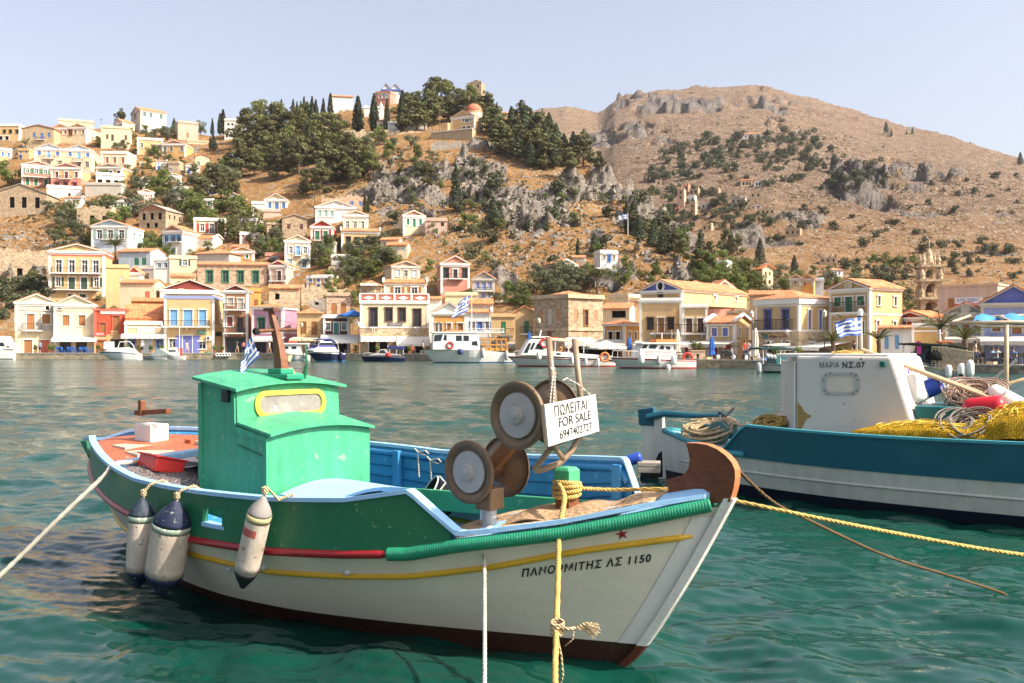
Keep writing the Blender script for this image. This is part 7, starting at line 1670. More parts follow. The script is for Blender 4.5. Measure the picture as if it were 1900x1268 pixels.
# ---------------------------------------------------------------- the teal and white boat at the right
B2=Frame((2.27,14.9),(.80,-.60))
TEAL=mat('teal_paint',(.008,.088,.135),.4,.14,2.0,.06,.45,dirt=(.01,.11,.14),dirt_amt=.5); TEALT=mat('light_teal_paint',(.05,.30,.36),.45,.14,3.0,.08,.4); TEALG=mat('green_teal_paint',(.012,.135,.15),.45,.14,2.5,.06,.4)
NAVY=mat('navy_antifouling',(.006,.009,.022),.55,.2,3); CABW=mat('cabin_white_paint',(.62,.57,.51),.5,.07,1.6,.08,.4,chips=(.16,.12,.09),chip_amt=.035,dirt=(.60,.54,.47),dirt_amt=.5); HW2=mat('hull_offwhite',(.64,.62,.55),.42,.10,1.6,.10,.4,dirt=(.48,.46,.38),dirt_amt=.5,streak=.12)
boat=B2.root('fishing_boat','teal and white fishing boat with boxy white cabin and yellow nets, at the right edge','fishing boat'); BOAT2=boat
LEN=9.6
def t2(s): return s/LEN
def b2top(s): u=2*t2(s)-1; return max(1.42*(1-abs(u)**(2.6 if u<0 else 2.4)),0)
def b2wl(s): u=2*t2(s)-1; return max(1.26*(1-abs(u)**2.3),0)
def zr2(s): return .52+.02*((s-4)/4)**2+.30*max(0,(s-6)/3.6)**1.6+.16*max(0,(1.2-s)/1.2)
def hb2(s,z):
    if z<0: return b2wl(s)*max(0,1+z/.6)**.5
    return b2wl(s)+(b2top(s)-b2wl(s))*min(z/zr2(s),1)**.8
SS=np.concatenate([np.linspace(0,.4,8),np.linspace(.5,9.1,60),np.linspace(9.2,LEN,8)])
k=MB(); ks=[-.5,-.3,-.1,0,.14]
def row2(i,sg):
    r=[]
    for s in SS:
        z=ks[i] if i<5 else .14+(zr2(s)-.14)*(i-4)/7; so=s-(.10*z if s<.3 else 0)+(.55*z*max(0,(s-8.2)/1.4) if s>8.2 else 0); r.append(L(so,sg*hb2(s,z),z))
    return r
for sg in (1,-1):
    for i in range(11):
        k.cm=1 if i<4 else 0; a,b=row2(i,sg),row2(i+1,sg); k.grid([a,b] if sg>0 else [b,a])
hull2=k.build('hull',[HW2,NAVY],boat,True)
def strake(name,s0,s1,zf,r,m,n=50):
    k=MB(); k.tube([L(s,hb2(s,zf(s))+.006,zf(s)) for s in np.linspace(s0,s1,n)],r,8); return k.build(name,m,boat,True)
strake('hull_moulding',.4,9.3,lambda s:.33,.016,HW2)
GZ=lambda s: .915+.02*((s-3)/3)**2 if s>1.7 else .915-(1.7-s)/.42*.34
def bul2(sg,s0,s1,cut):
    ss=np.linspace(s0,s1,70); o=MB(); n_=MB()
    def zt(s): return max(zr2(s)+.01,min(.915+.012*(s-3.5)**2*.4,zr2(s)+(s-s0)/cut*.40))
    for a,b in zip(ss[:-1],ss[1:]):
        q=[L(a,sg*(hb2(a,zr2(a))+.015),zr2(a)-.01),L(b,sg*(hb2(b,zr2(b))+.015),zr2(b)-.01),L(b,sg*(hb2(b,zr2(b))+.045),zt(b)),L(a,sg*(hb2(a,zr2(a))+.045),zt(a))]; o.quad(*(q if sg>0 else q[::-1]))
        q=[L(p.x,-p.y if False else 0,p.z) for p in q]
        q=[L(a,sg*(hb2(a,zr2(a))-.05),zr2(a)-.005),L(b,sg*(hb2(b,zr2(b))-.05),zr2(b)-.005),L(b,sg*(hb2(b,zr2(b))-.005),zt(b)),L(a,sg*(hb2(a,zr2(a))-.005),zt(a))]; n_.quad(*(q[::-1] if sg>0 else q))
    w=o.build('bulwark',TEAL,boat,True); n_.build('inner_planking',TEALG,w,True)
    c=MB(); A=[]
    for s in ss: b=hb2(s,zr2(s)); z=zt(s); A.append([L(s,sg*(b+.065),z),L(s,sg*(b+.065),z+.03),L(s,sg*(b-.03),z+.03),L(s,sg*(b-.03),z)])
    for a,b in zip(A[:-1],A[1:]):
        for j in range(4): c.quad(a[j],b[j],b[(j+1)%4],a[(j+1)%4])
    c.quad(*A[0]); c.build('cap_rail',TEALT,w)
bul2(1,1.30,9.3,.42); bul2(-1,1.55,9.3,.42)
# stern: sternpost, rudder with tiller, pale deck edge
k=MB(); k.prism([L(-.03,.05,-.4),L(.10,.05,-.4),L(-.02,.05,.95),L(-.16,.05,.95)],(0,0,0),(0,.10,0)); k.build('stern_post',HW2,boat)
k=MB(); k.cm=0; k.prism([L(-.05,.035,.20),L(-.34,.035,.20),L(-.36,.035,.78),L(-.13,.035,.78)],(0,0,0),(0,.07,0)); ru=k.build('rudder',HW2,boat); k=MB(); k.prism([L(-.03,.036,-.4),L(-.48,.036,-.4),L(-.34,.036,.199),L(-.05,.036,.199)],(0,0,0),(0,.072,0)); k.build('rudder_foot',NAVY,ru)
k=MB(); k.prism([L(-.13,.055,.781),L(-.40,.055,.781),L(-.42,.055,1.02),L(-.15,.055,1.06)],(0,0,0),(0,.11,0)); k.build('rudder_head',TEAL,ru,bevel=.012)
k=MB(); k.tube([B2.p(1200,775,.12),B2.p(1232,768,.04),B2.p(1290,772,0),B2.p(1345,771,-.05)],[.05,.055,.04,.022],8); k.build('tiller',TEAL,boat); 
k=MB(); A=[]
for s in np.linspace(.02,1.75,20): A.append([L(s,hb2(s,zr2(s))*f,zr2(s)+.015+.03*(1-f*f)) for f in np.linspace(-1,1,9)])
k.grid(A); k.build('stern_deck',mat('worn_pale_deck',(.42,.58,.60),.6,.15,3,.1,.3,chips=(.62,.45,.28),chip_amt=.10),boat,True)
k=MB(); A=[[L(s,hb2(s,.5)*f*.97,.60) for f in np.linspace(-1,1,5)] for s in np.linspace(1.7,9.2,30)]; k.grid(A); k.build('main_deck',TEALG,boat)
k=MB()
for sg in (1,-1):
    k.tube([L(s,sg*(hb2(s,zr2(s))+.01),zr2(s)+.03) for s in np.linspace(.02,1.7,14)],.045,7)
k2=MB(); k2.tube([L(s,(hb2(s,zr2(s))+.01),zr2(s)+.03) for s in np.linspace(.02,1.7,14)],.045,7); k2.build('stern_rail',TEALT,boat,True); k2=MB(); k2.tube([L(s,-(hb2(s,zr2(s))+.01),zr2(s)+.03) for s in np.linspace(.02,1.7,14)],.045,7); k2.build('stern_rail',TEALT,boat,True)
# cabin
bC=.72; a0=B2.p(1478,664,bC); a1=B2.p(1650,659,bC); a2=B2.p(1694,800,bC); a3=B2.p(1486,806,bC); zt=(a0.z+a1.z)/2+.0; zb=.58
pl_=[(a0.x,bC,zb),(a2.x+.14,bC,zb),(a1.x+.02,bC,zt),(a0.x,bC,zt)]
far=[(a0.x-.68,-.6,zb),(a2.x+.14,-.62,zb),(a1.x+.02,-.62,zt),(a0.x-.68,-.6,zt)]
k=MB(); k.add([L(*q) for q in pl_]+[L(*q) for q in far],[(0,1,2,3),(7,6,5,4),(0,3,7,4),(1,5,6,2),(3,2,6,7)])
cab=k.build('cabin',CABW,boat,bevel=.035)
k=MB(); k.box((a0.x-.3,-.68,zt-.02),(a1.x-.02,.58,zt+.03)); k.build('cabin_roof',mat('roof_white',(.72,.69,.64),.5,.1),boat,bevel=.012)
k=MB(); c=[L(a0.x-.005,bC-.02,.83),L(a0.x-.60,-.36,.83)]; k.prism([c[0],c[1],c[1]+Vector((0,0,zt-.90)),c[0]+Vector((0,0,zt-.90))],(-.035,-.02,0),(-.01,-.005,0)); k.build('door',CABW,cab,bevel=.006)
def cabp(x,y,off): p=B2.p(x,y,bC+off); return p
# cabin window
def stadp(x0,y0,x1,y1,r,off,n=6):
    P=[]
    for cx_,cy_,a in ((x1-r,y0+r,-90),(x1-r,y1-r,0),(x0+r,y1-r,90),(x0+r,y0+r,180)):
        for i in range(n+1): t=R(a+90*i/n); P.append(cabp(cx_+r*math.cos(t),cy_+r*math.sin(t),off))
    return P
o_=stadp(1525,691,1595,733,13,.012); i_=stadp(1534,697.5,1586,727,9,.012); o0=stadp(1525,691,1595,733,13,.0); i0=stadp(1534,697.5,1586,727,9,.004); k=MB(); N=len(o_)
for j in range(N): a,b=j,(j+1)%N; k.quad(o_[a],o_[b],i_[b],i_[a]); k.quad(o0[a],o0[b],o_[b],o_[a]); k.quad(i_[a],i_[b],i0[b],i0[a])
wn=k.build('window',mat('window_flange_grey',(.44,.42,.40),.5,.15,8),cab)
for j in range(0,N,3):
    k=MB(); k.lathe([(.011,0),(.008,.006),(0,.007)],Matrix.Translation((o_[j]*.62+i_[j]*.38)+Vector((0,-.0,0)))@Matrix.Rotation(R(90),4,'X'),8); k.build('screw',RUST,wn)
k=MB(); k.add(i0,[tuple(range(N))]); k.build('pane',mat('milky_pane',(.66,.58,.48),.3,.15,7,.05,.5),wn)
k=MB(); q=[cabp(x,y,.001) for x,y in ((1634,671),(1644,671),(1644,681),(1634,681))]; k.prism(q,(0,0,0),(0,-.05,0)); k.build('side_lamp',mat('green_lamp',(.01,.12,.09),.25),cab,bevel=.006)
# blistered patch where the paint has come off
k=MB(); pat=[(1480,745),(1484,752),(1489,757),(1492,764),(1500,769),(1506,773),(1499,777),(1495,780),(1492,787),(1486,797),(1480,806)]; k.add([cabp(x,y,.0035) for x,y in pat],[tuple(range(len(pat)))]); k.build('bare_patch',mat('bare_filler',(.36,.22,.07),.8,.3,12,.2),cab)
def cpaint(txt,x0,y0,x1,y1,hpx,m,bold=.0):
    V,Fc=text_mesh(txt,1.0,0,bold,0,1.1); xs_=[v.x for v in V]; ys_=[v.y for v in V]; a,b=min(xs_),max(xs_); c,d=min(ys_),max(ys_)
    k=MB(); k.add([cabp(x0+(x1-x0)*(v.x-a)/(b-a),y0+(y1-y0)*(v.x-a)/(b-a)-hpx*(v.y-c)/(d-c),.004) for v in V],Fc); k.build('lettering',m,cab)
cpaint('ΜΑΡΙΑ',1521,683,1557,682.5,10.5,mat('grey_ink',(.06,.055,.05),.6)); cpaint('ΝΣ.07',1563,683.5,1605,682.5,11.5,INK,.02)
# deck box forward of the cabin, engine gear aft
def b2box(name,x0,y0,x1,b0,b1,zb_,m,par=boat,top=None):
    s0=B2.bp(x0,y0,b0)[0]; s1,zt_=B2.bp(x1,y0,b0); k=MB(); k.box((s0,-b0,zb_),(s1,-b1,zt_)); return k.build(name,m,par,bevel=.015)
b2box('deck_house',1697,757,1801,.55,-.55,.58,TEALG); 
# things on deck
def net(label,fn,m,extra=None):
    r=B2.root('fishing_net',label,'fishing net'); heap(fn,'net',m,r,46,46); return r
YN=netmat('yellow_net',(.78,.46,.03),70)
def nf(u,v):
    s=B2.bp(1567,812,1.15)[0]+2.05*u; b=1.28-.62*v; z=.86+.20*math.sin(math.pi*min(u*1.05,1))**.8*math.sin(math.pi*(.15+.75*v))+.08*fbm(s*5,b*6,4,3); return L(s,b,z-.3*max(0,abs(2*u-1)-.9)*4-.2*max(0,abs(2*v-1)-.85)*4)
r=net('long low heap of yellow fishing net along the teal bulwark under the white cabin',nf,YN)
def strands(par,c,rad,n,m,seed,r=.006,name='twine'):
    r_=random.Random(seed); k=MB()
    for i in range(n):
        a=c(r_.random(),r_.random()); p=[a]
        for j in range(4): p.append(c(min(max(r_.random(),0),1),r_.random())*.25+p[-1]*.75+Vector((0,0,r_.uniform(.0,.03))))
        k.tube(p,r,4)
    k.build(name,m,par)
strands(r,lambda u,v:nf(.1+.8*u,.1+.8*v)+Vector((0,0,.012)),.1,60,mat('yellow_twine',(.85,.60,.10),.8),4,.0045)
def nf2(u,v):
    s=B2.bp(1768,812,1.15)[0]+1.5*u; b=1.26-1.0*v; z=.86+.46*math.sin(math.pi*(.08+.82*u))**1.1*math.sin(math.pi*(.12+.76*v))+.09*fbm(s*4,b*5,4,8); return L(s,b,z-.3*max(0,abs(2*u-1)-.9)*4-.2*max(0,abs(2*v-1)-.85)*4)
r2_=net('tall mound of yellow fishing net beside the red buoy',nf2,YN); strands(r2_,lambda u,v:nf2(.1+.8*u,.1+.8*v)+Vector((0,0,.012)),.1,90,mat('yellow_twine',(.85,.60,.10),.8),5,.0045)
def coil(label,x,y,b,rad,m,n=40,seed=1,flat=.5,name='rope_coil',r=.014):
    p=B2.p(x,y,b); o=B2.root(name,label,'rope'); r_=random.Random(seed); k=MB()
    for i in range(n):
        a0=r_.uniform(0,6.28); rr=rad*r_.uniform(.45,1); tilt=r_.uniform(-.5,.5); c=p+Vector((r_.uniform(-.3,.3)*rad,r_.uniform(-.3,.3)*rad,r_.uniform(-.2,.4)*rad*flat)); k.tube([c+Vector((rr*math.cos(a0+t),rr*math.sin(a0+t)*.8,rr*flat*math.sin(a0+t+tilt)*.6)) for t in np.linspace(0,r_.uniform(3,6.2),16)],r,5)
    k.build('turns',m,o); return o
GR=ropemat('grey_line',(.30,.26,.22)); PK=ropemat('pinkish_line',(.52,.36,.28))
coil('loops of grey line lying between the two yellow nets',1795,800,1.0,.30,GR,34,2,1.0,r=.010); coil('heap of pinkish tangled line above the red buoy',1808,738,.1,.32,PK,46,3,.8,r=.009); coil('tangle of white line around the hauler of the teal boat',1785,727,-.1,.24,ropemat('white_line',(.6,.56,.5)),30,4,.8,r=.009)
coil('tangle of tan ropes on the stern of the teal boat behind the tiller',1310,800,.2,.34,ROPET,34,5,.55); coil('yellow rope coiled beside the cabin door of the teal boat',1430,787,.3,.22,ROPEY,26,6,.6,r=.012)
coil('yellow ropes lying on the roof of the white cabin',1585,655,.2,.24,ROPEY,18,7,.15,r=.010)
o=coil('tan hoses crossing under the tiller of the teal boat',1330,790,-.2,.3,mat('hose_tan',(.5,.36,.22),.6,.2),10,8,.5,r=.02,name='hose')
def blob(name,label,cat,x,y,b,prof,rot,m,grp=None,caps=None):
    p=B2.p(x,y,b); r=B2.root(name,label,cat,grp); M=Matrix.Translation(p)@Matrix.Rotation(R(rot[0]),4,'Z')@Matrix.Rotation(R(rot[1]),4,'Y'); k=MB(); k.lathe(prof,M,20); o=k.build('body',m,r,True)
    if caps:
        k=MB(); k.lathe(caps[0],M,16); k.build('cap',caps[1],r,True)
    return r
def fprof(r_,l): return [(0,-l),(r_*.5,-l*.97),(r_*.92,-l*.82),(r_,-l*.6),(r_,l*.6),(r_*.92,l*.82),(r_*.4,l*.97),(0,l)]
WF=mat('white_float',(.78,.74,.68),.5,.1,4)
blob('buoy','red plastic buoy lying at the edge of the yellow net mound','buoy',1827,757,.55,fprof(.13,.24),(0,82),mat('red_float',(.55,.015,.03),.4,.12,5)); blob('barrel','blue and dark capped plastic drum on the teal deck house','drum',1718,724,.1,fprof(.115,.22),(20,62),mat('blue_drum',(.03,.08,.42),.35,.1)); 
blob('float','white plastic float leaning against the blue drum','float',1694,722,.2,fprof(.15,.2),(0,-20),WF,None,([(.03,.2),(.04,.26),(0,.27)],mat('purple_cap',(.2,.12,.5),.4)))
blob('float','white cylinder float lying above the red buoy','float',1872,742,.1,fprof(.10,.26),(10,-60),WF); blob('float','white cylinder float resting on the yellow net mound','float',1880,772,.5,fprof(.11,.32),(0,100),WF)
sk=B2.root('sack','crumpled pale sack beside the cabin door of the teal boat','sack'); heap(lambda u,v:L(1.55+.75*u,.2-.8*v,.84+.22*math.sin(math.pi*u)*math.sin(math.pi*v)+.09*fbm(u*5,v*5,4,14)),'cloth',mat('sack_cloth',(.62,.52,.42),.9,.2,5,.3),sk,24,24)
# engine and small winch on the stern
eg=B2.root('deck_winch','small grey deck winch with a wheel on the stern of the teal boat','winch'); p=B2.p(1335,802,.25); k=MB(); k.lathe([(.0,-.05),(.15,-.05),(.16,-.03),(.06,-.02),(.06,.02),(.16,.03),(.15,.05),(0,.05)],Matrix.Translation(p)@Matrix.Rotation(R(90),4,'X'),24); k.build('wheel',mat('teal_grey_metal',(.10,.2,.2),.4,.2),eg); k=MB(); k.tube([p,p+Vector((0,.02,.26))],.014,6); k.build('lever',mat('steel_lever',(.45,.43,.4),.3),eg); k=MB(); k.lathe([(.03,0),(.03,.03)],Matrix.Translation(p+Vector((0,.02,.25))),10); k.build('knob',DARK,eg); k=MB(); k.box((p.x-.3,p.y+.1,.66),(p.x+.15,p.y+.3,.86)); k.build('base',TEALG,eg,bevel=.02)
oa=B2.root('oar','pale wooden oar lying across the stern of the teal boat','oar'); k=MB(); k.tube([B2.p(1320,780,-.3),B2.p(1395,793,.25)],.02,8); k.build('shaft',mat('pale_wood',(.55,.40,.27),.6,.2,6,.2),oa)
k=MB(); k.tube([B2.p(1345,775,-.2),B2.p(1362,757,-.25)],[.012,.02],6); oh=B2.root('boat_hook','dark-tipped boat hook sticking up behind the tiller','boat hook'); k.build('shaft',GR,oh)
# cabin roof: light mast, flag, boom
k=MB(); k.tube([B2.p(1598,659,.1),B2.p(1597,588,.1)],.020,8); ms=k.build('light_mast',mat('grey_pipe',(.5,.48,.44),.4),boat); k=MB(); M=Matrix.Translation(B2.p(1596,586,.1)); k.lathe([(.03,-.02),(.03,.0)],M,12); k.build('lamp_base',DARK,ms); k=MB(); k.lathe([(.032,.0),(.038,.06),(.02,.09),(0,.09)],M,12); k.build('lamp_lens',mat('white_lens',(.8,.8,.78),.3),ms)
k=MB(); k.tube([B2.p(1590,660,.15),B2.p(1590,600,.15)],.008,6); k.build('flag_staff',mat('grey_pipe',(.5,.48,.44),.4),boat)
d_=12.6
flag('greek_flag','large ragged blue and white striped flag on the roof of the white cabin',[at(1597,588,d_),at(1597,622,d_),at(1554,626,d_-.1),at(1550,598,d_-.1)],30,24,None,.03)
bm=B2.root('boom','long pale wooden boom slanting from the white cabin roof down over the nets','boom'); k=MB(); k.tube([B2.p(1598,650,.15),B2.p(1860,745,.15)],[.035,.03],10); k.build('spar',mat('pale_spar',(.56,.40,.25),.55,.2,5,.2),bm)
k=MB(); k.tube([B2.p(1606,651,.3),B2.p(1850,744,.3)],[.022,.02],10); k.build('spar',mat('pale_spar',(.56,.40,.25),.55,.2,5,.2),bm)
k=MB(); k.tube([B2.p(1735,722,-.3),B2.p(1757,718,-.3),B2.p(1770,738,-.3)],.02,8); k.build('bent_pipe',mat('grey_pipe',(.5,.48,.44),.4),boat)
hz=B2.root('net_hauler','grey steel hauler head beside the deck house of the teal boat','net hauler'); p=B2.p(1782,735,-.1); k=MB(); k.lathe([(.1,-.06),(.11,-.05),(.04,-.02),(.04,.02),(.11,.05),(.1,.06)],Matrix.Translation(p)@Matrix.Rotation(R(80),4,'X'),20); k.build('drum',mat('worn_steel',(.32,.3,.28),.4,.3,6),hz); k=MB(); k.tube([p,Vector((p.x,p.y,.6))],.05,8); k.build('pedestal',mat('worn_steel',(.32,.3,.28),.4,.3,6),hz)
# drifting float and line between the boats
of=empty('outboard_float',at(1183,868,14.2),R(-10),'grey slatted wooden float with a blue end drifting by the rudder of the teal boat','float'); k=MB(); k.box((0,-.12,-.06),(.32,.16,.02)); k.box((.0,-.12,.025),(.32,.16,.09)); k.build('slats',mat('wet_wood',(.34,.30,.25),.7,.3,6,.2),of,bevel=.01); k=MB(); k.lathe(fprof(.08,.13),Matrix.Translation((-.06,0,.12))@Matrix.Rotation(R(70),4,'Y'),16); k.build('blue_end',mat('blue_drum',(.03,.08,.42),.35,.1),of,True)
rg=empty('rag',at(1222,870,14.6),0,'black rag hanging from the rudder of the teal boat to the grey float','rag'); k=MB(); k.prism([(-.16,0,-.15),(.06,0,-.12),(.05,0,.26),(.0,0,.22)],(0,-.02,0),(0,.02,0)); k.build('cloth',DARK,rg)
# ---------------------------------------------------------------- boats along the far quay
FW=mat('ferry_white',(.80,.77,.72),.4,.06,1.0,.0,.45,streak=.10); FGLASS=glassmat(); REDS=mat('signal_red',(.55,.04,.03),.5,.15,1); ORG=mat('lifejacket_orange',(.75,.20,.06),.7,.15,2); BLK=mat('dark_boot',(.02,.02,.025),.6); NB=mat('navy_hull',(.012,.018,.06),.35,.1); BLB=mat('boot_blue',(.05,.14,.32),.5,.1); ORW=mat('varnished_orange_wood',(.55,.25,.05),.5,.2,2); CANV=mat('blue_canopy',(.03,.04,.16),.8,.15,2); FEN=mat('grey_fender',(.42,.42,.42),.6,.2,3); FENB=mat('navy_fender',(.03,.05,.14),.6,.2,3)
def motorboat(name,label,cat,xb,xs,ywl,sheer,beam,hm,stripe=None,boot=None,yaw=8,rake=.9,sup=(),rails=(),fend=(),flare=1.0,inner=None,group=None,tip=None):
    Y=3700/(ywl-640); fr=Frame(((xb-CX)/F*Y,Y),(math.cos(R(yaw)),math.sin(R(yaw))))
    fr.O=fr.O-fr.n*0.0
    root=fr.root(name,label,cat,group)
    Ln=fr.bp(xs,ywl,0)[0]; 
    sh=sorted([fr.bp(x,y,beam*.35) for x,y in sheer]); zs=lambda s: float(np.interp(s,[q[0] for q in sh],[q[1] for q in sh]))
    rk=rake*zs(0)
    def hb(s,z): 
        t=min(max(s/Ln,0),1); top=beam/2*min(1,(t/.42))**.62 if t<.42 else beam/2*(1-.12*((t-.42)/.58)**2); wl_=beam/2*.86*min(1,(t/.5))**1.05 if t<.5 else beam/2*.86
        if z<=0: return wl_*(1+z)
        return wl_+(top-wl_)*min(z/zs(s),1)**.8
    SS=np.concatenate([np.linspace(0,.12,6)*Ln,np.linspace(.16,1,14)*Ln]); lv=[-.35,0,.12,.5,.82,.93,1.0]
    rows=[]
    for f in lv:
        r=[]
        for s in SS:
            z=f if f<=.12 else .12+(zs(s)-.12)*(f-.12)/.88
            so=s*(1+0)-(rk*max(z,0)/zs(0))*(1-min(s/(Ln*.35),1))
            r.append((so,hb(s,z),z))
        rows.append(r)
    k=MB(); ms=[hm]+[boot or hm]+[stripe or hm]
    for sg in (1,-1):
        for i in range(6):
            k.cm=1 if i<2 else (2 if i==4 else 0)
            a=[L(s,sg*b,z) for s,b,z in rows[i]]; c=[L(s,sg*b,z) for s,b,z in rows[i+1]]; k.grid([a,c] if sg>0 else [c,a])
    k.cm=0
    for i in range(6): (s0,b0,z0),(s1,b1,z1)=rows[i][-1],rows[i+1][-1]; k.quad(L(s0,b0,z0),L(s0,-b0,z0),L(s1,-b1,z1),L(s1,b1,z1))
    for i in range(len(SS)-1):
        (s0,b0,z0),(s1,b1,z1)=rows[-1][i],rows[-1][i+1]; k.quad(L(s0,b0,z0-.04),L(s0,-b0,z0-.04),L(s1,-b1,z1-.04),L(s1,b1,z1-.04))
    hull=k.build('hull',ms,root,False)
    for nm,poly,bh,m,wins in sup:
        k=MB(); P=[fr.bp(x,y,bh) for x,y in poly]; k.prism([L(s,bh,z) for s,z in P],(0,0,0),(0,2*bh,0)); o=k.build(nm,m,root,bevel=.03 if bh>.3 else 0)
        for q in wins:
            wm_=FGLASS
            if isinstance(q,tuple) and isinstance(q[0],str): nmw,wm_,q=q
            else: nmw='window'
            Pw=[fr.bp(x,y,bh) for x,y in q]; k=MB(); k.prism([L(s,bh+.015,z) for s,z in Pw],(0,0,0),(0,.03,0)); k.build(nmw,wm_,o)
    for nm,pts,r,m,bs in rails:
        for b in bs:
            k=MB(); k.tube([fr.p(x,y,b) for x,y in pts],r,6); k.build(nm,m,root)
    for x,y,r,l,m in fend:
        k=MB(); b=beam/2+.1; k.lathe([(0,-l),(r*.7,-l*.9),(r,-l*.5),(r,l*.5),(r*.7,l*.9),(0,l)],Matrix.Translation(fr.p(x,y,b)),10); k.build('fender',m,root,True)
    return root,fr
def rect(x0,y0,x1,y1,sk=0): return [(x0+sk,y0),(x1+sk*0,y0),(x1,y1),(x0,y1)]
def ring(par,fr,x,y,b,r,m):
    p=fr.p(x,y,b); k=MB(); k.tube([p+Vector((r*math.cos(a),0,r*math.sin(a))) for a in np.linspace(0,2*math.pi,18)],r*.26,8); k.build('lifebuoy',m,par,True)
# white passenger ferry with orange wooden deck frame
r,fr=motorboat('ferry','white passenger ferry with blue waterline and orange wooden awning frame','ferry',806,952,673.5,[(790,650),(850,650),(905,651),(952,656)],3.8,FW,None,BLB,8,1.0,
  sup=[('wheelhouse',[(803,649),(804,622),(806,618),(888,620),(891,650)],1.5,FW,[[(806,622),(822,621),(818,633),(805,634)],[(824,622),(829,622),(829,632),(823,632)],[(846,623),(857,623),(857,633),(846,633)],[(860,623),(870,623),(870,633),(860,633)],[(876,634),(885,633),(887,642),(875,641)],('door',mat('ferry_door',(.62,.62,.62),.5),[(833,623),(836,623),(836,648),(833,648)])]),
       ('roof_deck',rect(801,616,936,618.5),1.6,FW,[]),('life_rafts',[(826,616),(828,613),(860,613),(862,616)],.8,ORG,[]),('bench_row',rect(893,646,943,651),1.3,ORW,[])],
  rails=[('top_rail',[(862,610),(936,610)],.025,WHITE,(1.5,-1.5)),('top_rail',[(862,613),(936,613)],.02,WHITE,(1.5,-1.5)),('flag_mast',[(875.5,617),(875,545)],.04,WHITE,(.2,)),('bow_rail',[(797,649),(799,643),(806,642)],.02,WHITE,(1.0,))]+[('rail_post',[(x,610),(x,617)],.02,WHITE,(1.5,)) for x in range(864,938,10)]
       +[('awning_post',[(x,651),(x+dx,629)],.07,ORW,(1.35,)) for x,dx in ((897,3),(909,0),(920,2),(931,-1),(941,-3))]+[('awning_beam',[(892,630),(940,630)],.07,ORW,(1.35,-1.35)),('awning_beam',[(892,640),(943,641)],.07,ORW,(1.35,)),('mast_strut',[(836,616),(838,598)],.03,WHITE,(.2,))],
  fend=[(854,653,.32,.33,FENB),(896,655,.2,.55,FEN),(940,660,.2,.55,FEN)])
ring(r,fr,835,641,1.56,.34,REDS)
d_=Vector(fr.W(0,.2,0)).y+.5
flag('greek_flag','big blue and white flag streaming from the mast of the white ferry',[at(871,547,d_),at(868,577,d_),at(836,592,d_-.5),at(848,564,d_-.3)],24,18,None,.12)
# red striped excursion boat
r,fr=motorboat('excursion_boat','white excursion boat with red stripes and red boot line beside the white ferry','excursion boat',962,1136,680.5,[(944,660),(985,662),(1060,666),(1140,672)],3.6,FW,REDS,REDS,6,1.1,
  sup=[('wheelhouse',[(966,659),(980,634),(984,630),(1012,630),(1022,661)],1.3,FW,[[(971,655),(981,637),(986,637),(979,655)],[(989,636),(994,636),(988,649),(983,649)],[(992,648),(997,638),(1004,638),(1008,649)]]),
       ('deck_canopy',[(1010,627),(1048,629),(1085,634),(1085,637),(1010,631)],1.4,mat('canopy_cream',(.72,.60,.45),.8,.1),[]),('canopy_top',[(1012,625),(1046,628),(1082,633),(1040,630)],1.2,ORG,[]),('deck_rail_panel',[(1022,652),(1136,661),(1140,668),(1022,661)],1.5,FW,[[(1032,655),(1040,656),(1041,659),(1033,659)]])],
  rails=[('canopy_post',[(x,655),(x,632)],.035,WHITE,(1.3,-1.3)) for x in (1030,1055,1083)]+[('radar_mast',[(1000,630),(1004,613)],.06,WHITE,(.2,)),('bow_rail',[(950,659),(955,652),(975,650)],.02,WHITE,(1.0,-.5))],
  fend=[(1000,660,.22,.42,FW),(1062,668,.13,.4,FW),(1087,670,.13,.4,FW),(1110,673,.13,.4,FW)])
ring(r,fr,1122,663,1.6,.38,ORG); ring(r,fr,1010,637,1.36,.36,REDS); k=MB(); p=fr.p(1001,627,.2); k.box((p.x-.8,p.y-.8,p.z),(p.x+.8,p.y+.8,p.z+.12)); k.build('radar',WHITE,r,bevel=.03)
# third excursion boat with red cabin lettering
r,fr=motorboat('excursion_boat','white excursion boat with red lettering on its cabin, left of the stone planter','excursion boat',1150,1281,684,[(1134,662),(1180,664),(1240,667),(1284,669)],3.6,FW,REDS,REDS,8,.9,
  sup=[('cabin_base',[(1186,665),(1188,648),(1254,650),(1256,668)],1.4,FW,[]),('wheelhouse',[(1188,648),(1196,638),(1250,639),(1250,652)],1.3,FW,[[(1190,647),(1195,640),(1202,640),(1199,647)],[(1203,647),(1206,640),(1220,640),(1216,648)],[(1222,649),(1227,641),(1231,641),(1233,650)],[(1235,643),(1244,644),(1244,653),(1237,652)]]),
       ('wheelhouse_roof',rect(1190,636,1262,638.5),1.5,FW,[]),('life_rafts',rect(1217,630,1256,636),1.0,ORG,[])],
  rails=[('bow_rail',[(1136,661),(1137,651),(1186,652)],.022,WHITE,(1.3,-1.0)),('stern_rail',[(1256,657),(1281,657),(1281,668)],.022,WHITE,(1.45,-1.4)),('aerial',[(1247,636),(1246,612)],.015,WHITE,(.2,)),('light_mast',[(1228,632),(1228,618)],.04,WHITE,(.2,))]+[('rail_post',[(x,652),(x,663)],.018,WHITE,(1.3,)) for x in range(1146,1186,10)],
  fend=[(1190,665,.26,.48,FW),(1222,668,.16,.4,FEN),(1250,668,.24,.42,FW),(1240,683,.2,.3,FW)])
ring(r,fr,1276,664,1.5,.38,REDS)
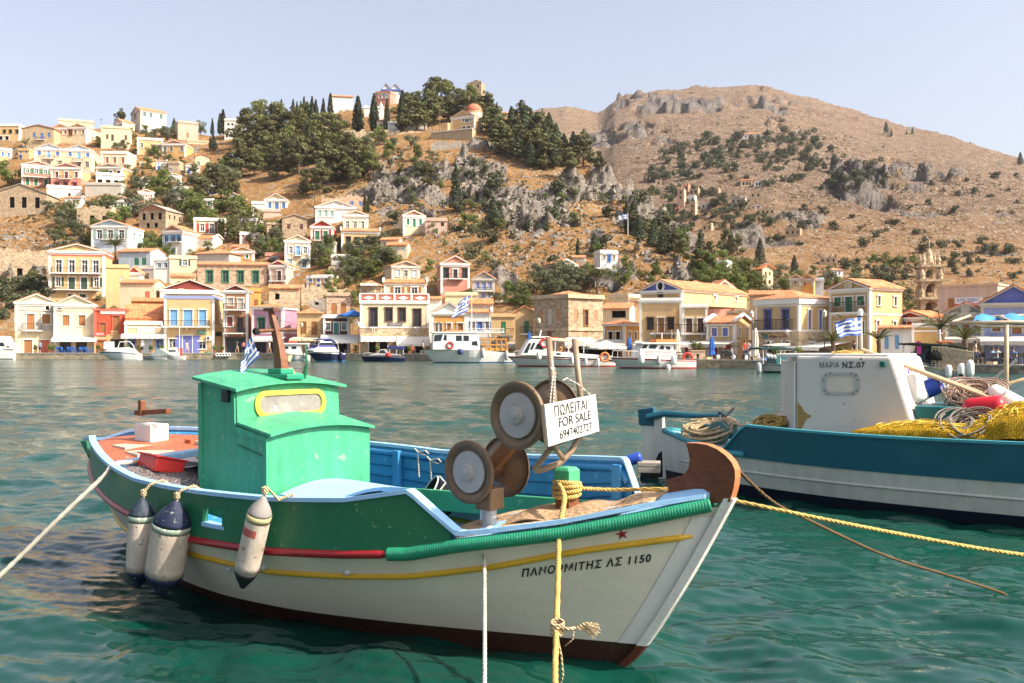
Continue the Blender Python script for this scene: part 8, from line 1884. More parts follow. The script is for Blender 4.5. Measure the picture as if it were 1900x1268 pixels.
for y0,tx,x0,x1 in ((654.5,'ΕΚΔΡΟΜΕΣ ΣΥΜΗ ΠΑΝΟΡΜΙΤΗΣ',1197,1251),(660.5,'ΗΜΕΡΗΣΙΑ ΔΡΟΜΟΛΟΓΙΑ ΡΟΔΟΣ',1196,1250)):
    V,Fc=text_mesh(tx,1.0); xs_=[v.x for v in V]; ys_=[v.y for v in V]; a,b=min(xs_),max(xs_); c,d=min(ys_),max(ys_); k=MB(); k.add([fr.p(x0+(x1-x0)*(v.x-a)/(b-a),y0+1*(v.x-a)/(b-a)-3.4*(v.y-c)/(d-c),1.425) for v in V],Fc); k.build('lettering',mat('red_ink',(.60,.16,.10),.6),r)
# speedboats and cruisers
motorboat('speedboat','white speedboat with a blue side stripe and arched windscreen before the red shop','speedboat',206,260,667.5,[(189,653),(212,652),(240,654),(262,659)],2.4,FW,BLB,None,4,1.6,
  sup=[('foredeck',[(193,652),(205,646),(232,645),(244,649),(250,655),(200,653)],.9,FW,[]),('hardtop_screen',[(192,648),(193,634),(211,634),(211,648)],.1,FW,[])],rails=[('windscreen_frame',[(219,645),(222,635),(240,634),(247,641),(252,653)],.05,WHITE,(.8,-.8)),('windscreen_rail',[(222,635),(240,634)],.05,WHITE,(.4,-.4))])
motorboat('speedboat','white boat with a cabin cut off by the left picture edge','speedboat',-60,32,667,[(-70,648),(0,648),(32,652)],3.2,FW,None,BLK,4,.8,sup=[('cabin',[(-40,648),(-38,632),(10,632),(22,648)],1.2,FW,[[(-5,636),(6,636),(9,643),(-5,643)],[(12,642),(17,642),(18,646),(12,646)]]),('flybridge',[(-40,632),(-38,624),(8,624),(14,632)],1.0,FW,[])],rails=[('rail',[(-30,646),(32,644)],.03,WHITE,(1.4,))])
motorboat('dinghy','small grey covered dinghy with blue pennants left of the blue shop door','dinghy',268,312,668,[(264,662),(290,660),(314,663)],1.9,mat('rib_grey',(.40,.40,.38),.6),BLB,None,0,.8,sup=[('cover',[(276,662),(291,648),(296,647),(318,660)],.7,mat('cover_green_grey',(.30,.34,.32),.8,.2),[])])
motorboat('dinghy','white inflatable with outboard motor and red fender near the blue shop door','dinghy',306,345,667,[(304,661),(325,660),(345,662)],1.9,FW,None,None,0,.8,sup=[('console',[(310,660),(311,647),(328,647),(330,660)],.6,FW,[[(313,650),(326,650),(326,653),(313,653)]]),('outboard',[(331,658),(331,646),(337,646),(337,660)],.2,REDS,[])],rails=[('mast',[(333,660),(333,606)],.05,WHITE,(.2,))])
motorboat('fishing_boat','small white fishing boat with boxy white cabin behind the brown cabin mast','fishing boat',527,574,669,[(516,657),(540,657),(574,660)],2.6,FW,NB,mat('pale_green_boot',(.25,.45,.4),.6),6,.7,
  sup=[('cabin',[(524,657),(524,640),(557,640),(558,658)],1.0,FW,[[(527,643),(535,643),(535,648),(527,648)],[(541,643),(550,643),(550,648),(541,648)]]),('cabin_roof',rect(520,637,572,639.5),1.2,FW,[]),('sign_box',[(534,637),(534,634),(550,634),(550,637)],.5,REDS,[])],rails=[('stay',[(572,640),(576,658)],.03,WHITE,(1.0,))],fend=[(566,660,.3,.3,FEN)])
motorboat('motor_cruiser','navy-hulled motor cruiser with white deck and blue canvas canopy','motor cruiser',586,632,671,[(577,651),(600,652),(632,655)],3.0,NB,FW,BLB,35,.9,
  sup=[('coachroof',[(582,650),(588,645),(622,645),(630,654),(582,653)],1.1,FW,[]),('sun_cover',[(585,646),(590,641),(620,641),(626,646)],.9,mat('purple_cover',(.10,.09,.32),.8),[]),('windscreen',[(588,641),(594,635),(616,635),(622,642)],.9,FGLASS,[]),('canopy',[(591,631),(596,629),(616,629),(624,635),(624,637),(612,632)],.95,CANV,[])],rails=[('canopy_bow',[(591,645),(592,632),(612,630),(626,637),(629,652)],.03,WHITE,(.9,-.9))],fend=[(633,662,.2,.6,NB)])
motorboat('motor_cruiser','dark blue cabin boat with navy bimini before the stone hotel base','motor cruiser',675,752,671,[(671,661),(700,660),(754,662)],2.6,NB,mat('grey_deck',(.5,.48,.46),.6),None,4,.6,
  sup=[('coachroof',[(682,660),(700,655),(704,649),(716,648),(722,656),(746,660)],.9,mat('grey_deck',(.5,.48,.46),.6),[[(702,655),(706,650),(713,650),(716,656)]]),('bimini',[(718,645),(724,642),(746,643),(752,647),(750,649),(722,648)],.95,CANV,[])],rails=[('bimini_post',[(x,658),(x+d,645)],.03,WHITE,(.9,-.9)) for x,d in ((722,2),(735,2),(749,-1))]+[('bow_rail',[(674,660),(676,655),(690,655)],.02,WHITE,(.6,-.6))],fend=[(720,659,.3,.3,REDS)])
# canopied fishing boat left of the white cabin
r,fr=motorboat('fishing_boat','dark canopied fishing boat hung with pale round floats, left of the white cabin','fishing boat',1417,1480,692,[(1410,676),(1440,676),(1480,678)],2.4,mat('weathered_white_hull',(.55,.52,.46),.6,.2,2),TEAL,NB,10,.6,
  sup=[('canopy',[(1412,646),(1440,643),(1480,648),(1480,650),(1412,649)],1.1,mat('dark_green_canopy',(.02,.05,.045),.8,.2),[]),('net_bin',[(1440,676),(1440,660),(1470,660),(1470,677)],.8,TEALG,[]),('sun_sheet',[(1430,641),(1466,637),(1466,642),(1434,643)],.8,mat('cream_sheet',(.72,.62,.48),.8,.15),[])],rails=[('canopy_post',[(x,676),(x,648)],.03,WHITE,(1.0,-1.0)) for x in (1416,1448,1476)]+[('trestle',[(1424,648),(1430,633),(1436,646)],.04,WHITE,(.5,))],fend=[(1408,683,.18,.4,FEN)])
for i,x in enumerate((1424,1430,1437)):
    k=MB(); k.lathe([(0,-.19),(.13,-.13),(.19,0),(.13,.13),(0,.19)],Matrix.Translation(fr.p(x,661+i,1.0)),10); o=fr.root('float','pale round float hanging under the dark green boat canopy','float','floats under the dark canopy'); k.build('ball',FEN,o,True)
# fishing boat loaded with cages
r,fr=motorboat('fishing_boat','grey-white fishing boat with yellow rail, stacked with wire cages, at the right quay','fishing boat',1672,1800,702,[(1665,667),(1700,676),(1740,684),(1802,692)],3.4,mat('pale_hull',(.62,.64,.62),.45,.15,1.5,streak=.2),mat('yellow_band',(.62,.45,.06),.5),None,-18,.7,
  sup=[('foredeck_box',[(1730,684),(1735,672),(1745,668),(1800,682),(1798,690)],1.0,mat('blue_side',(.05,.09,.24),.5),[]),('wheelhouse',[(1700,670),(1704,640),(1732,638),(1732,678)],1.1,mat('dark_cab',(.05,.06,.07),.6),[[(1706,644),(1716,643),(1716,656),(1706,656)]]),('canopy',[(1672,637),(1700,636),(1770,640),(1800,646),(1800,648),(1672,640)],1.35,mat('black_canopy',(.02,.025,.02),.8),[]),('life_rafts',rect(1742,633,1768,637),.8,ORG,[])],
  rails=[('canopy_post',[(x,672),(x+3,640)],.04,WHITE,(1.2,-1.2)) for x in (1674,1692,1735)]+[('mast',[(1745,640),(1743,612)],.06,WHITE,(.2,)),('mast_arm',[(1738,619),(1750,619)],.03,WHITE,(.2,))],fend=[(1784,690,.22,.5,FW),(1800,684,.22,.5,FW),(1760,690,.2,.4,FW)])
cg=mat('wire_cage',(.42,.34,.24),.8,.3,6)
for i in range(5):
    for j in range(3):
        p=fr.p(1742+i*12,672-j*9+i*2,1.0); o=fr.root('cage','wire fish cage in the stack on the grey-white fishing boat','cage','wire cages stacked on the fishing boat'); k=MB(); s_=.42
        for a in np.linspace(-s_,s_,5):
            for b_ in (-s_,s_): k.tube([p+Vector((a,b_,-.3)),p+Vector((a,b_,.3))],.02,4); k.tube([p+Vector((-s_,b_,a*.7)),p+Vector((s_,b_,a*.7))],.02,4)
            k.tube([p+Vector((a,-s_,.3)),p+Vector((a,s_,.3))],.02,4); k.tube([p+Vector((-s_,a,.3)),p+Vector((s_,a,.3))],.02,4)
        k.build('wires',cg,o)
k=MB(); p=fr.p(1735,652,1.1); o=fr.root('net_pile','black netting piled under the canopy of the grey-white fishing boat','net'); k.lathe([(.5,-.5),(.5,-.2),(.3,.1),(0,.16)],Matrix.Translation(p),12); k.build('net',netmat('black_net',(.03,.03,.03),20),o,True)
k=MB(); p=fr.p(1705,647,1.3); o=fr.root('towel','bright pink cloth hanging under the black canopy','cloth'); k.prism([p+Vector(q) for q in ((-.14,0,.45),(.14,0,.4),(.12,0,-.3),(-.1,0,-.35))],(0,-.02,0),(0,.02,0)); k.build('cloth',mat('hot_pink',(.65,.05,.25),.8),o)
# boat with blue tarp frame beyond the teal boat
B3=Frame((at(1840,800,13.5).x,14.8),(.95,-.30))
r=B3.root('fishing_boat','low teal boat beyond the nets carrying a tall pipe frame with a blue tarp','fishing boat')
k=MB(); A=[]
for z in (-.2,.2,.5,.72): A.append([L(s,(.9*min(1,(s+.6)/1.6))**.8*(.8+.25*z) if s>-.6 else 0,z) for s in np.linspace(-.6,4,16)])
k.grid(A); A2_=[[Vector((p.x,-p.y,p.z)) for p in q] for q in A]; k.grid(A2_); k.build('hull',TEALG,r,True)
k=MB(); A=[[L(s,(.9*min(1,(s+.6)/1.6))**.8*f if s>-.6 else 0,.55) for f in np.linspace(-1,1,5)] for s in np.linspace(-.6,4,10)]; k.grid(A); k.build('deck',mat('brown_deck',(.22,.12,.06),.7,.2,4),r)
k=MB(); k.tube([L(s,(.9*min(1,(s+.6)/1.6))**.8*1.0 if s>-.6 else 0,.75) for s in np.linspace(-.58,4,20)],.045,7); k.build('rail',mat('brown_rail',(.20,.09,.04),.6,.2,4),r)
def fp(x,y,b): return B3.p(x,y,b)
RP=mat('rusty_pale_pipe',(.50,.38,.24),.5,.3,6)
for pts,rr in (([(1866,760,.7),(1868,603,.7)],.032),([(1762,600,.7),(1960,597,.7)],.026),([(1806,600,.7),(1820,606,.7),(1960,606,.7)],.022),([(1855,588,-.6),(1872,597,.7)],.03),([(1775,592,-.6),(1960,583,-.6)],.026),([(1930,760,-.6),(1930,585,-.6)],.03),([(1766,598,.7),(1800,586,-.6)],.02)):
    k=MB(); k.tube([fp(*q) for q in pts],rr,8); k.build('frame_pipe',RP,r,True)
k=MB(); A=[]
for u in np.linspace(0,1,14):
    row=[]
    for v in np.linspace(0,1,8):
        x=1800+170*u; p=fp(x,598-4*u,.68)*(1-v)+fp(x+10,586-4*u,-.6)*v; p=p+Vector((0,0,-.07*math.sin(math.pi*v)*(.6+math.sin(math.pi*u))+.03*math.sin(u*20))); row.append(p)
    A.append(row)
k.grid(A); o=k.build('tarp',mat('blue_tarp',(.06,.26,.60),.6,.15,3,.1),r,True)
oo=B3.root('pole','grey pole leaning against the pipe frame of the tarp boat','pole'); k=MB(); k.tube([fp(1822,722,.5),fp(1886,668,.6)],.02,8); k.build('shaft',mat('grey_pipe',(.5,.48,.44),.4),oo)
oo=B3.root('pole','tan wooden pole lying across the tarp boat','pole'); k=MB(); k.tube([fp(1824,724,.8),fp(1960,688,.3)],.024,8); k.build('shaft',ROPET,oo)
for x,y0,y1,lb in ((1783,724,694,'rusty black bollard-like stove pipe with a flared cap behind the boom'),(1813,722,702,'squat black cone behind the boom end')):
    p=B3.zp(x,y0,.75) if False else fp(x,y0,.3); o=B3.root('mooring_bitt',lb,'bollard'); k=MB(); h_=abs(fp(x,y1,.3).z-p.z); k.lathe([(.13,-.25),(.14,0),(.08,h_*.4),(.10,h_*.5),(.13,h_*.55),(.13,h_*.75),(.04,h_*.8),(.03,h_),(0,h_)],Matrix.Translation(p),14); k.build('body',mat('black_iron',(.03,.026,.022),.6,.3,6),o,True)
# ---------------------------------------------------------------- people and things on the quay
SKIN=mat('skin',(.46,.27,.18),.6,.06)
def person_mesh(top,bot,pose,hair):
    """one continuous skinned figure 1.72 m tall; pose: 'stand','walk','sit'"""
    sit=pose=='sit'; d=.16 if pose=='walk' else .03
    J={'pel':(0,0,.93),'che':(0,.01,1.28),'nec':(0,0,1.47),'hed':(0,-.02,1.60),'top':(0,0,1.72)}
    for s,n in ((1,'l'),(-1,'r')):
        J['hip'+n]=(s*.09,0,.90); J['kne'+n]=(s*.10,-d*s-.02,.49); J['ank'+n]=(s*.10,-d*1.2*s+.03,.08); J['toe'+n]=(s*.11,-d*1.2*s-.13,.03)
        J['sho'+n]=(s*.19,.0,1.41); J['elb'+n]=(s*.25,.04+d*.6*s,1.12); J['wri'+n]=(s*.24,-.08+d*s,.90); J['han'+n]=(s*.235,-.11+d*s,.81)
        if sit: J['kne'+n]=(s*.12,-.42,.93-.03); J['ank'+n]=(s*.12,-.40,.48); J['toe'+n]=(s*.12,-.54,.44); J['wri'+n]=(s*.18,-.28,1.02); J['han'+n]=(s*.14,-.36,1.02)
    Rd={'pel':.135,'che':.15,'nec':.06,'hed':.105,'top':.05,'hip':.10,'kne':.062,'ank':.045,'toe':.035,'sho':.065,'elb':.042,'wri':.033,'han':.038}
    E=[('pel','che'),('che','nec'),('nec','hed'),('hed','top')]
    for n in 'lr': E+=[('pel','hip'+n),('hip'+n,'kne'+n),('kne'+n,'ank'+n),('ank'+n,'toe'+n),('che','sho'+n),('sho'+n,'elb'+n),('elb'+n,'wri'+n),('wri'+n,'han'+n)]
    N=list(J); me=bpy.data.meshes.new('body'); me.from_pydata([J[q] for q in N],[(N.index(a),N.index(b)) for a,b in E],[])
    o=bpy.data.objects.new('body',me); COL.objects.link(o); o.modifiers.new('skin','SKIN'); sv=me.skin_vertices[0].data
    for i,q in enumerate(N): r=Rd[q[:3]]; sv[i].radius=(r,r*.8 if q in('pel','che') else r); sv[i].use_root=(q=='pel')
    o.modifiers.new('sub','SUBSURF').levels=1
    dg=bpy.context.evaluated_depsgraph_get(); dg.update(); m2=bpy.data.meshes.new_from_object(o.evaluated_get(dg)); bpy.data.objects.remove(o)
    m2.materials.clear()
    for q in (SKIN,mat('shirt_'+top,C[top] if top in C else (.6,.6,.6),.9,.1),mat('trousers_'+bot,C[bot] if bot in C else (.1,.1,.15),.9,.1)): m2.materials.append(q)
    for p in m2.polygons:
        z=p.center.z; ax=abs(p.center.x); y=p.center.y
        mi=0
        if z<.97 and (not sit or ax<.2) and ax<.2: mi=2 if (z>.5 or sit) else 0
        if .95<=z<1.46 and not (ax>.215 and z<1.25): mi=1
        p.material_index=mi; p.use_smooth=True
    return m2
C.update({'navy':(.03,.04,.12),'khaki':(.35,.28,.18),'black':(.02,.02,.02),'teal':(.05,.25,.28),'rose':(.6,.2,.2)})
def person(label,x,back,top,bot,pose='stand',rz=0,hair=(.05,.03,.02),hat=None,seat=0,z=None,d=None):
    D=(float(ip(x,T_DQ))+back) if d is None else d; zz=float(ip(x,T_ZQ)) if z is None else z
    m=person_mesh(top,bot,pose,hair); r=empty('person',((x-CX)/F*D,D,zz-(.46 if pose=='sit' else 0)),R(rz),label,'person')
    o=bpy.data.objects.new('body',m); COL.objects.link(o); o.parent=r
    k=MB(); k.lathe([(.108,1.60),(.118,1.66),(.10,1.72),(.05,1.765),(0,1.775)],Matrix.Translation((0,.015,0)),12)
    if hat: k.build('hat',mat('hat_'+hat,C[hat],.9,.1),r,True); b=MB(); b.lathe([(.19,1.655),(.11,1.67)],Matrix.Translation((0,.015,0)),12)
    else: k.build('hair',mat('hair_%d'%int(hair[0]*100),hair,.7,.1),r,True)
    k=MB()
    for s in (-1,1): k.lathe([(0,-.014),(.014,0),(0,.014)],Matrix.Translation((s*.036,-.118,1.615)),6)
    k.build('eyes',DARK,r); k=MB(); k.lathe([(.02,0),(.012,.03),(0,.05)],Matrix.Translation((0,-.125,1.565)),6); k.build('nose',SKIN,r)
    return r
person('person in a white hat and dark shorts standing before the grey-blue shop door',264,3.5,'wh','black','stand',10,hat='wh')
person('person in pale summer clothes walking past the blue shop door',347,3.5,'lpk','lpk','walk',60)
person('person in blue clothes standing by the grey double house',74,4,'sky','navy','stand',-20)
person('person in a red shirt standing near the parked motorcycle',1382,5,'rd','navy','stand',30); person('person in a grey top beside the red-shirted person',1388,5.4,'gr','black','walk',-40); person('person in a violet shirt beside the grey-topped person',1392,6,'vio','black','stand',20)
person('person in a light blue shirt seated under the right-hand canopy',1842,5,'sky','navy','sit',40); person('person in a blue shirt seated at the far right cafe table',1880,5,'blu','black','sit',-30); person('person in white seated under the grey canopy',1851,6,'wh','navy','sit',-60)
for i,(x,t) in enumerate(((1040,'or'),(1052,'wh'),(1064,'navy'),(1078,'ye'),(1090,'sky'),(1103,'black'))): person('person in %s seated outside the canopied cafe'%{'or':'an orange top','wh':'a white top','navy':'a navy top','ye':'a yellow top','sky':'a pale blue top','black':'a black top'}[t],x,3,t,'navy','sit',20*i-40)
def parasol(label,x,y0,y1,col,back=2.0,open_=False,w=2.6):
    d=float(ip(x,T_DQ))+back; k=d/F; z=float(ip(x,T_ZQ)); r=empty('parasol',((x-CX)/F*d,d,z),0,label,'parasol'); zt=EYE-(y0-HY)*k-z; zb=EYE-(y1-HY)*k-z
    m=MB(); m.tube([(0,0,0),(0,0,zt)],.035,6); m.build('pole',WHITE,r); m=MB(); m.lathe([(.3,0),(.28,.08),(.05,.1)],None,12); m.build('base',pm('gr'),r)
    m=MB(); P=[(.05,zt+.05),(.14,zt-.25),(.22,zt-(zt-zb)*.5),(.17,zt-(zt-zb)*.72),(.27,zb+.1),(.12,zb)] if not open_ else [(.03,zt+.1),(w*.5,zt-.35),(w*.98,zt-.62),(w,zt-.8),(w*.97,zt-.62)]
    n=16; 
    vs=[];fs=[]
    for i,(r_,z_) in enumerate(P):
        for j in range(n):
            a=2*math.pi*j/n; q=r_*(1+(.22 if j%2 else -.1)*(0 if open_ else 1)); vs.append((q*math.cos(a),q*math.sin(a),z_+(.0 if not open_ or j%2 else .04)))
    for i in range(len(P)-1):
        for j in range(n): fs.append((i*n+j,i*n+(j+1)%n,(i+1)*n+(j+1)%n,(i+1)*n+j))
    m.add(vs,fs); m.build('canopy',mat('parasol_'+col,C.get(col,(.03,.12,.42)),.85,.12,2),r)
C['pblue']=(.03,.13,.45); C['pcream']=(.70,.62,.50)
parasol('furled bright blue parasol before the low yellow house',1321,626,660,'pblue'); parasol('furled blue parasol behind the third excursion boat',1168,626,650,'pblue',3); parasol('furled grey-white parasol behind the third excursion boat',1257,612,655,'pcream',3); parasol('furled tall cream parasol before the bank building',1402,610,662,'pcream',1.5); parasol('furled blue parasol left of the bare stone house',982,615,650,'pblue',3)
parasol('open blue parasol on the terrace left of the large yellow hotel',655,577,600,'pblue',9,True,2.2); 
parasol('open cream parasol over the cafe tables right of the bare stone house',1125,634,650,'pcream',3,True,2.6)
# planter, litter bin, motorcycles
d=float(ip(1293,T_DQ))+2; r=empty('planter',((1293-CX)/F*d,d,float(ip(1293,T_ZQ))),0,'square stone planter with a bushy yellow-green plant before the red doors','planter'); k=MB(); k.box((-.65,-.5,0),(.65,.5,.75)); k.box((-.7,-.55,.75),(.7,.55,.85)); k.build('box',stonemat('pinkish',(.52,.36,.25),2.4),r)
k=MB(); rs=np.random.RandomState(9)
for i in range(70):
    a=rs.uniform(0,6.28); l=rs.uniform(.5,1.0); e=rs.uniform(.5,1.4); k.add([(0,0,.85),(l*.5*math.cos(a)*math.cos(e)-.06*math.sin(a),l*.5*math.sin(a)*math.cos(e)+.06*math.cos(a),.9+l*.6*math.sin(e)),(l*math.cos(a)*math.cos(e*.8),l*math.sin(a)*math.cos(e*.8),.85+l*.85*math.sin(e))],[(0,1,2)])
o=k.build('plant',LM['pa'],r); a_=o.data.attributes.new('tint','FLOAT','FACE'); a_.data.foreach_set('value',rs.uniform(.3,1,len(o.data.polygons)).astype(np.float32))
def moto(label,x,back,rz,col):
    d=float(ip(x,T_DQ))+back; r=empty('motorcycle',((x-CX)/F*d,d,float(ip(x,T_ZQ))),R(rz),label,'motorcycle')
    for sx in (-.68,.68):
        k=MB(); k.tube([(sx+.28*math.cos(a),0,.31+.28*math.sin(a)) for a in np.linspace(0,2*math.pi,20)],.06,8); o=k.build('wheel',BLK,r,True); k=MB(); k.lathe([(.2,-.02),(.2,.02),(.03,.05)],Matrix.Translation((sx,0,.31))@Matrix.Rotation(R(90),4,'X'),14); k.build('rim',mat('bright_metal',(.5,.5,.52),.3),o)
    k=MB(); k.prism([(-.35,0,.35),(.35,0,.32),(.45,0,.75),(.1,0,.95),(-.45,0,.78)],(0,-.14,0),(0,.14,0)); k.build('body',mat('moto_'+col,C[col],.3,.1),r,bevel=.04); k=MB(); k.box((-.75,-.13,.78),(.02,.13,.88)); k.build('seat',BLK,r,bevel=.03)
    k=MB(); k.tube([(.68,.08,.31),(.48,.08,.95),(.42,0,1.02)],.03,6); k.tube([(.68,-.08,.31),(.48,-.08,.95),(.42,0,1.02)],.03,6); k.build('fork',mat('bright_metal',(.5,.5,.52),.3),r); k=MB(); k.tube([(.38,-.36,1.08),(.45,0,1.03),(.38,.36,1.08)],.02,6); k.build('handlebar',BLK,r); k=MB(); k.lathe([(.05,0),(.09,.06),(.08,.09)],Matrix.Translation((.5,0,.9))@Matrix.Rotation(R(90),4,'Y'),12); k.build('headlight',WHITE,r)
moto('black motorcycle parked by the blue parasol on the quay',1347,1.5,8,'black'); moto('white scooter-like motorcycle beside the cream parasol',1396,1.5,30,'wh')
# blue cafe chairs and tables before the pale yellow house
CH=[]
def chair(label,grp,x,back,rz,col):
    d=float(ip(x,T_DQ))+back; r=empty('chair',((x-CX)/F*d,d,float(ip(x,T_ZQ))),R(rz),label,'chair',grp); m=mat('chair_'+col,C[col],.6,.1)
    k=MB(); k.box((-.21,-.21,.43),(.21,.21,.47)); k.build('seat',m,r); k=MB(); k.box((-.21,.18,.55),(.21,.21,.90)); k.build('backrest',m,r)
    for sx in (-.19,.19):
        for sy in (-.19,.19): k=MB(); k.box((sx-.02,sy-.02,0),(sx+.02,sy+.02,.43 if sy<0 else .9)); k.build('leg',m,r)
    return r
for i in range(12): chair('blue cafe chair in the row under the white awning','blue chairs under the white awning',106+5.6*i,2.2+.9*(i%2),[0,180,90,-90][i%4],'pblue')
for i in range(4):
    x=110+17*i; d=float(ip(x,T_DQ))+2.6; r=empty('table',((x-CX)/F*d,d,float(ip(x,T_ZQ))),0,'small cafe table among the blue chairs','table','tables among the blue chairs'); k=MB(); k.box((-.35,-.35,.72),(.35,.35,.75)); k.build('table_top',mat('chair_pblue',C['pblue'],.6,.1),r); k=MB(); k.lathe([(.25,0),(.04,.03),(.04,.72)],None,10); k.build('leg',BLK,r)
for i in range(14): chair('dark cafe chair in the row under the right-hand canopies','dark chairs under the right-hand canopies',1775+9*i,3+1.0*(i%2),[0,180,90,-90][i%4],'black')
for i in range(10): chair('dark cafe chair outside the canopied cafe','dark chairs outside the canopied cafe',1048+7*i,2.3+1.0*(i%2),[0,180,90,-90][i%4],'dbr')
# tyres hung on the quay wall
for i in range(5):
    x=403+5.5*i; d=float(ip(x,T_DQ))-.15; r=empty('tyre',((x-CX)/F*d,d,float(ip(x,T_ZQ))-.15),0,'white painted tyre hung on the quay edge below the tall brown house','tyre','white tyres along the quay edge'); k=MB(); k.tube([(.2*math.cos(a),0,.2*math.sin(a)) for a in np.linspace(0,2*math.pi,16)],.075,7); k.build('ring',WHITE,r,True)
# poles, masts, flag on the hill
def pole(name,label,x,yb,yt,r=.09,m=None,arm=True,d=None):
    p=on_ground(x,yb) if d is None else at(x,yb,d); h_=(yb-yt)*p.y/F; o=empty(name,p,0,label,'pole'); k=MB(); k.tube([(0,0,-1),(0,0,h_)],[r,r*.7],6); k.build('shaft',m or BARK,o)
    if arm: k=MB(); k.box((-.5,-.05,h_-.35),(.5,.05,h_-.25)); k.build('cross_arm',m or BARK,o)
pole('utility_pole','wooden utility pole left of the tall yellow house with blue shutters',544,500,448); pole('utility_pole','wooden utility pole right of the tall yellow house with blue shutters',574,545,508); pole('utility_pole','tall wooden pole at the foot of the pine grove',584,402,346); pole('utility_pole','pale utility pole in the olive trees above the hotel',677,508,484); pole('utility_pole','utility pole on the left skyline beside the flat cream house',188,232,214,.07); pole('utility_pole','utility pole on the ridge house of the left skyline',82,236,224,.07); pole('flagpole','white flagpole on the rocky spur above the white three-storey house',1165,438,396,.07,WHITE,False)
pole('utility_pole','bare wooden pole beside the brown stone house',358,400,360); pole('street_lamp','tall rusty lamp post left of the domed church',816,243,190,.10,RUST,True)
pole('radio_mast','lattice radio mast on the saddle left of the mountain',1015,203,180,.25,mat('mast_grey',(.45,.44,.45),.5),False); pole('radio_mast','second radio mast on the saddle nearer the mountain',1063,200,184,.22,mat('mast_grey',(.45,.44,.45),.5),False); pole('radio_mast','radio mast beside the white hut on the mountain skyline',1686,240,222,.2,mat('mast_grey',(.45,.44,.45),.5),False)
p=on_ground(1165,438); flag('greek_flag','blue and white flag flying on the rocky spur',[at(1164,397,p.y),at(1164,407,p.y),at(1148,409,p.y),at(1149,399,p.y)],18,18,None,.08)
# power lines over the quay
for lb,pts in (('thin dark power cable strung across the front of the grey double house',[(33,576,136),(90,579,136),(172,577,136)]),('thin dark cable sagging between the mauve-pink house and the purple-brown low house',[(470,583,134),(540,600,133),(600,614,133)])):
    k=MB(); P=[at(*q) for q in pts]; k.tube(P,.025,5); o=k.build('power_cable',RAIL); tag(o,lb,'cable')

# small things along the quay
r_=random.Random(12)
def qpos(x,back): d=float(ip(x,T_DQ))+back; return ((x-CX)/F*d,d,float(ip(x,T_ZQ)))
for i,x in enumerate((66,92,100,182,236,258,280,300,398,412,462,540,600,660,700,760,1000,1070,1300,1440,1480,1560,1700)):
    o=empty('potted_plant',qpos(x,3.6),r_.uniform(0,6),'leafy plant in a clay pot standing along the quay fronts','potted plant','potted plants along the quay fronts'); k=MB(); k.lathe([(.16,0),(.24,.35),(.27,.38),(.22,.38)],None,12); k.build('pot',TILE,o,True)
    rs=np.random.RandomState(i); n_=90; d3=rs.normal(size=(n_,3)); d3/=np.linalg.norm(d3,axis=1,keepdims=True); me=leaves(d3*np.array([.34,.34,.45])*rs.uniform(.5,1,(n_,1))+np.array([0,0,.8]),d3,.09,rs,'leaves',LM['br']); c=bpy.data.objects.new('leaves',me); COL.objects.link(c); c.parent=o
for x in (150,225,290,440,500,590,640,740,780,1295,1340,1380,1430,1500,1600,1820,1860):
    o=empty('mooring_bollard',qpos(x,.35),0,'stubby dark iron bollard on the quay coping','bollard','iron bollards on the quay coping'); k=MB(); k.lathe([(.16,0.1),(.11,.16),(.10,.36),(.17,.42),(.16,.50),(.05,.54),(0,.54)],None,12); k.build('body',RAIL,o,True)
for x,lb in ((300,'street lamp post left of the ochre house with blue shutters'),(560,'street lamp post before the small yellow house with brown doors'),(665,'street lamp post left of the large yellow hotel'),(1000,'street lamp post before the bare stone house'),(1395,'street lamp post left of the large ochre bank building'),(1530,'street lamp post before the tall ochre house with green shutters')):
    o=empty('street_lamp',qpos(x,2.2),0,lb,'street lamp'); k=MB(); k.lathe([(.14,0),(.10,.3),(.05,.5),(.04,3.6)],None,10); k.build('post',RAIL,o,True); k=MB(); k.tube([(0,0,3.4),(0,0,3.7)],.03,6); k.lathe([(.05,3.6),(.16,3.7),(.2,4.05),(.05,4.2),(0,4.3)],None,8); k.build('lantern',mat('lamp_glass',(.6,.56,.46),.3),o)
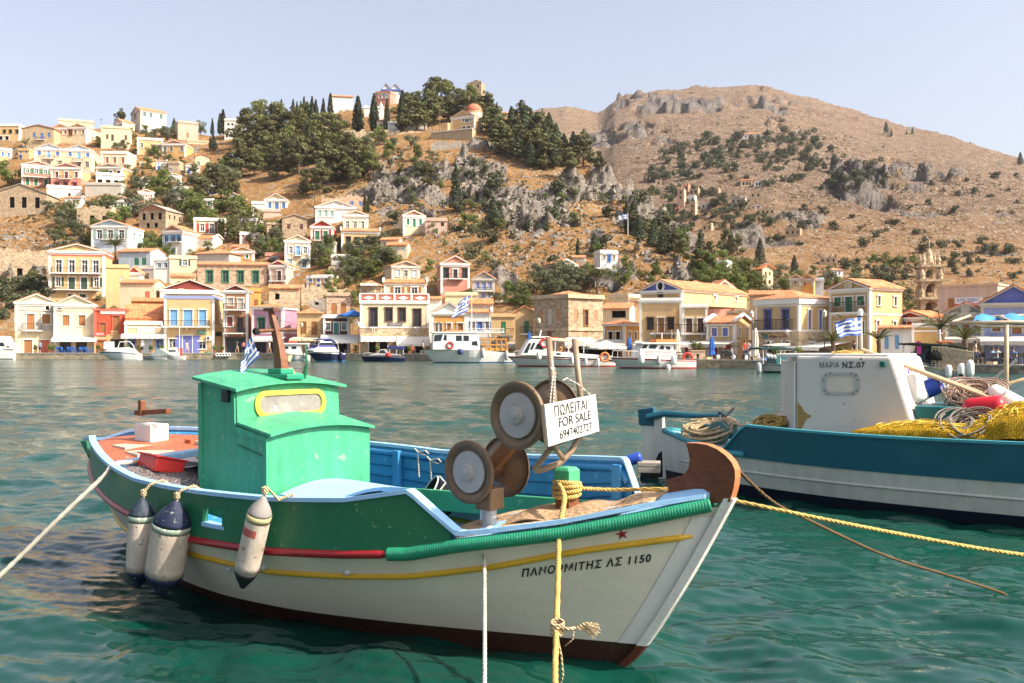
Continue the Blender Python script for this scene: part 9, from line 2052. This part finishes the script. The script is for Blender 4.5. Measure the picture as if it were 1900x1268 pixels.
for lb,x,b_,t,bt,ps,rz in (('person in a black top walking before the tall brown house',440,4,'black','khaki','walk',90),('person in a rose top looking into the dark shopfront',452,5.5,'rose','black','stand',180),('person in a white shirt crossing before the mauve-pink house',500,4,'wh','khaki','walk',-90),('person in a teal shirt beside the small yellow house',570,4.5,'teal','navy','stand',30),
    ('person in an ochre shirt under the hotel awning',700,5,'ye','navy','stand',-30),('person in a red top seated under the second hotel awning',765,5,'rd','black','sit',20),('person in khaki walking past the second hotel awning',785,3.5,'khaki','black','walk',80),('person in a white top by the stone planter',1282,3.5,'wh','navy','stand',10),
    ('person in a sky blue shirt walking before the bank building',1455,3,'sky','khaki','walk',-80),('person in a black shirt before the tall ochre house',1585,3.5,'black','navy','stand',30),('person in a pale top walking by the wire cages boat',1810,3,'lpk','navy','walk',70),('person in a green-grey shirt on the quay right of the first lamp',318,3,'pgn','khaki','walk',-70)):
    person(lb,x,b_,t,bt,ps,rz)
cr_cols=('blu','rd','gn','ye','gr')
for i,(x,b_) in enumerate(((216,1.6),(222,1.8),(384,1.8),(470,1.6),(476,1.9),(620,1.8),(800,1.5),(805,1.8),(1312,1.4),(1410,1.2),(1416,1.5),(1690,1.6),(1697,1.9),(1840,1.5))):
    o=empty('fish_crate',qpos(x,b_),R(i*37),'plastic fish crate left on the quay edge','crate','fish crates left on the quay'); m=mat('crate_'+cr_cols[i%5],C[cr_cols[i%5]],.5,.1); k=MB()
    for lo,hi in (((-.3,-.2,0),(.3,.2,.03)),((-.3,-.2,.03),(-.27,.2,.26)),((.27,-.2,.03),(.3,.2,.26)),((-.27,-.2,.03),(.27,-.17,.26)),((-.27,.17,.03),(.27,.2,.26))): k.box(lo,hi)
    k.build('shell',m,o)
# ---------------------------------------------------------------- the hot summer air
mb=MB(); mb.box((-2600,-8,-6),(4200,1650,330))
hz=NT('haze_air'); hz.t.nodes.remove(hz.b)
v=hz.t.nodes.new('ShaderNodeVolumePrincipled'); v.inputs['Density'].default_value=.00008; v.inputs['Color'].default_value=(.90,.91,.96,1); v.inputs['Anisotropy'].default_value=.25
hz.l(v.outputs[0],hz.out.inputs['Volume'])
o=mb.build('haze',hz.m); tag(o,'thin warm haze over the harbour','haze',kind='stuff')
sc.cycles.volume_bounces=0
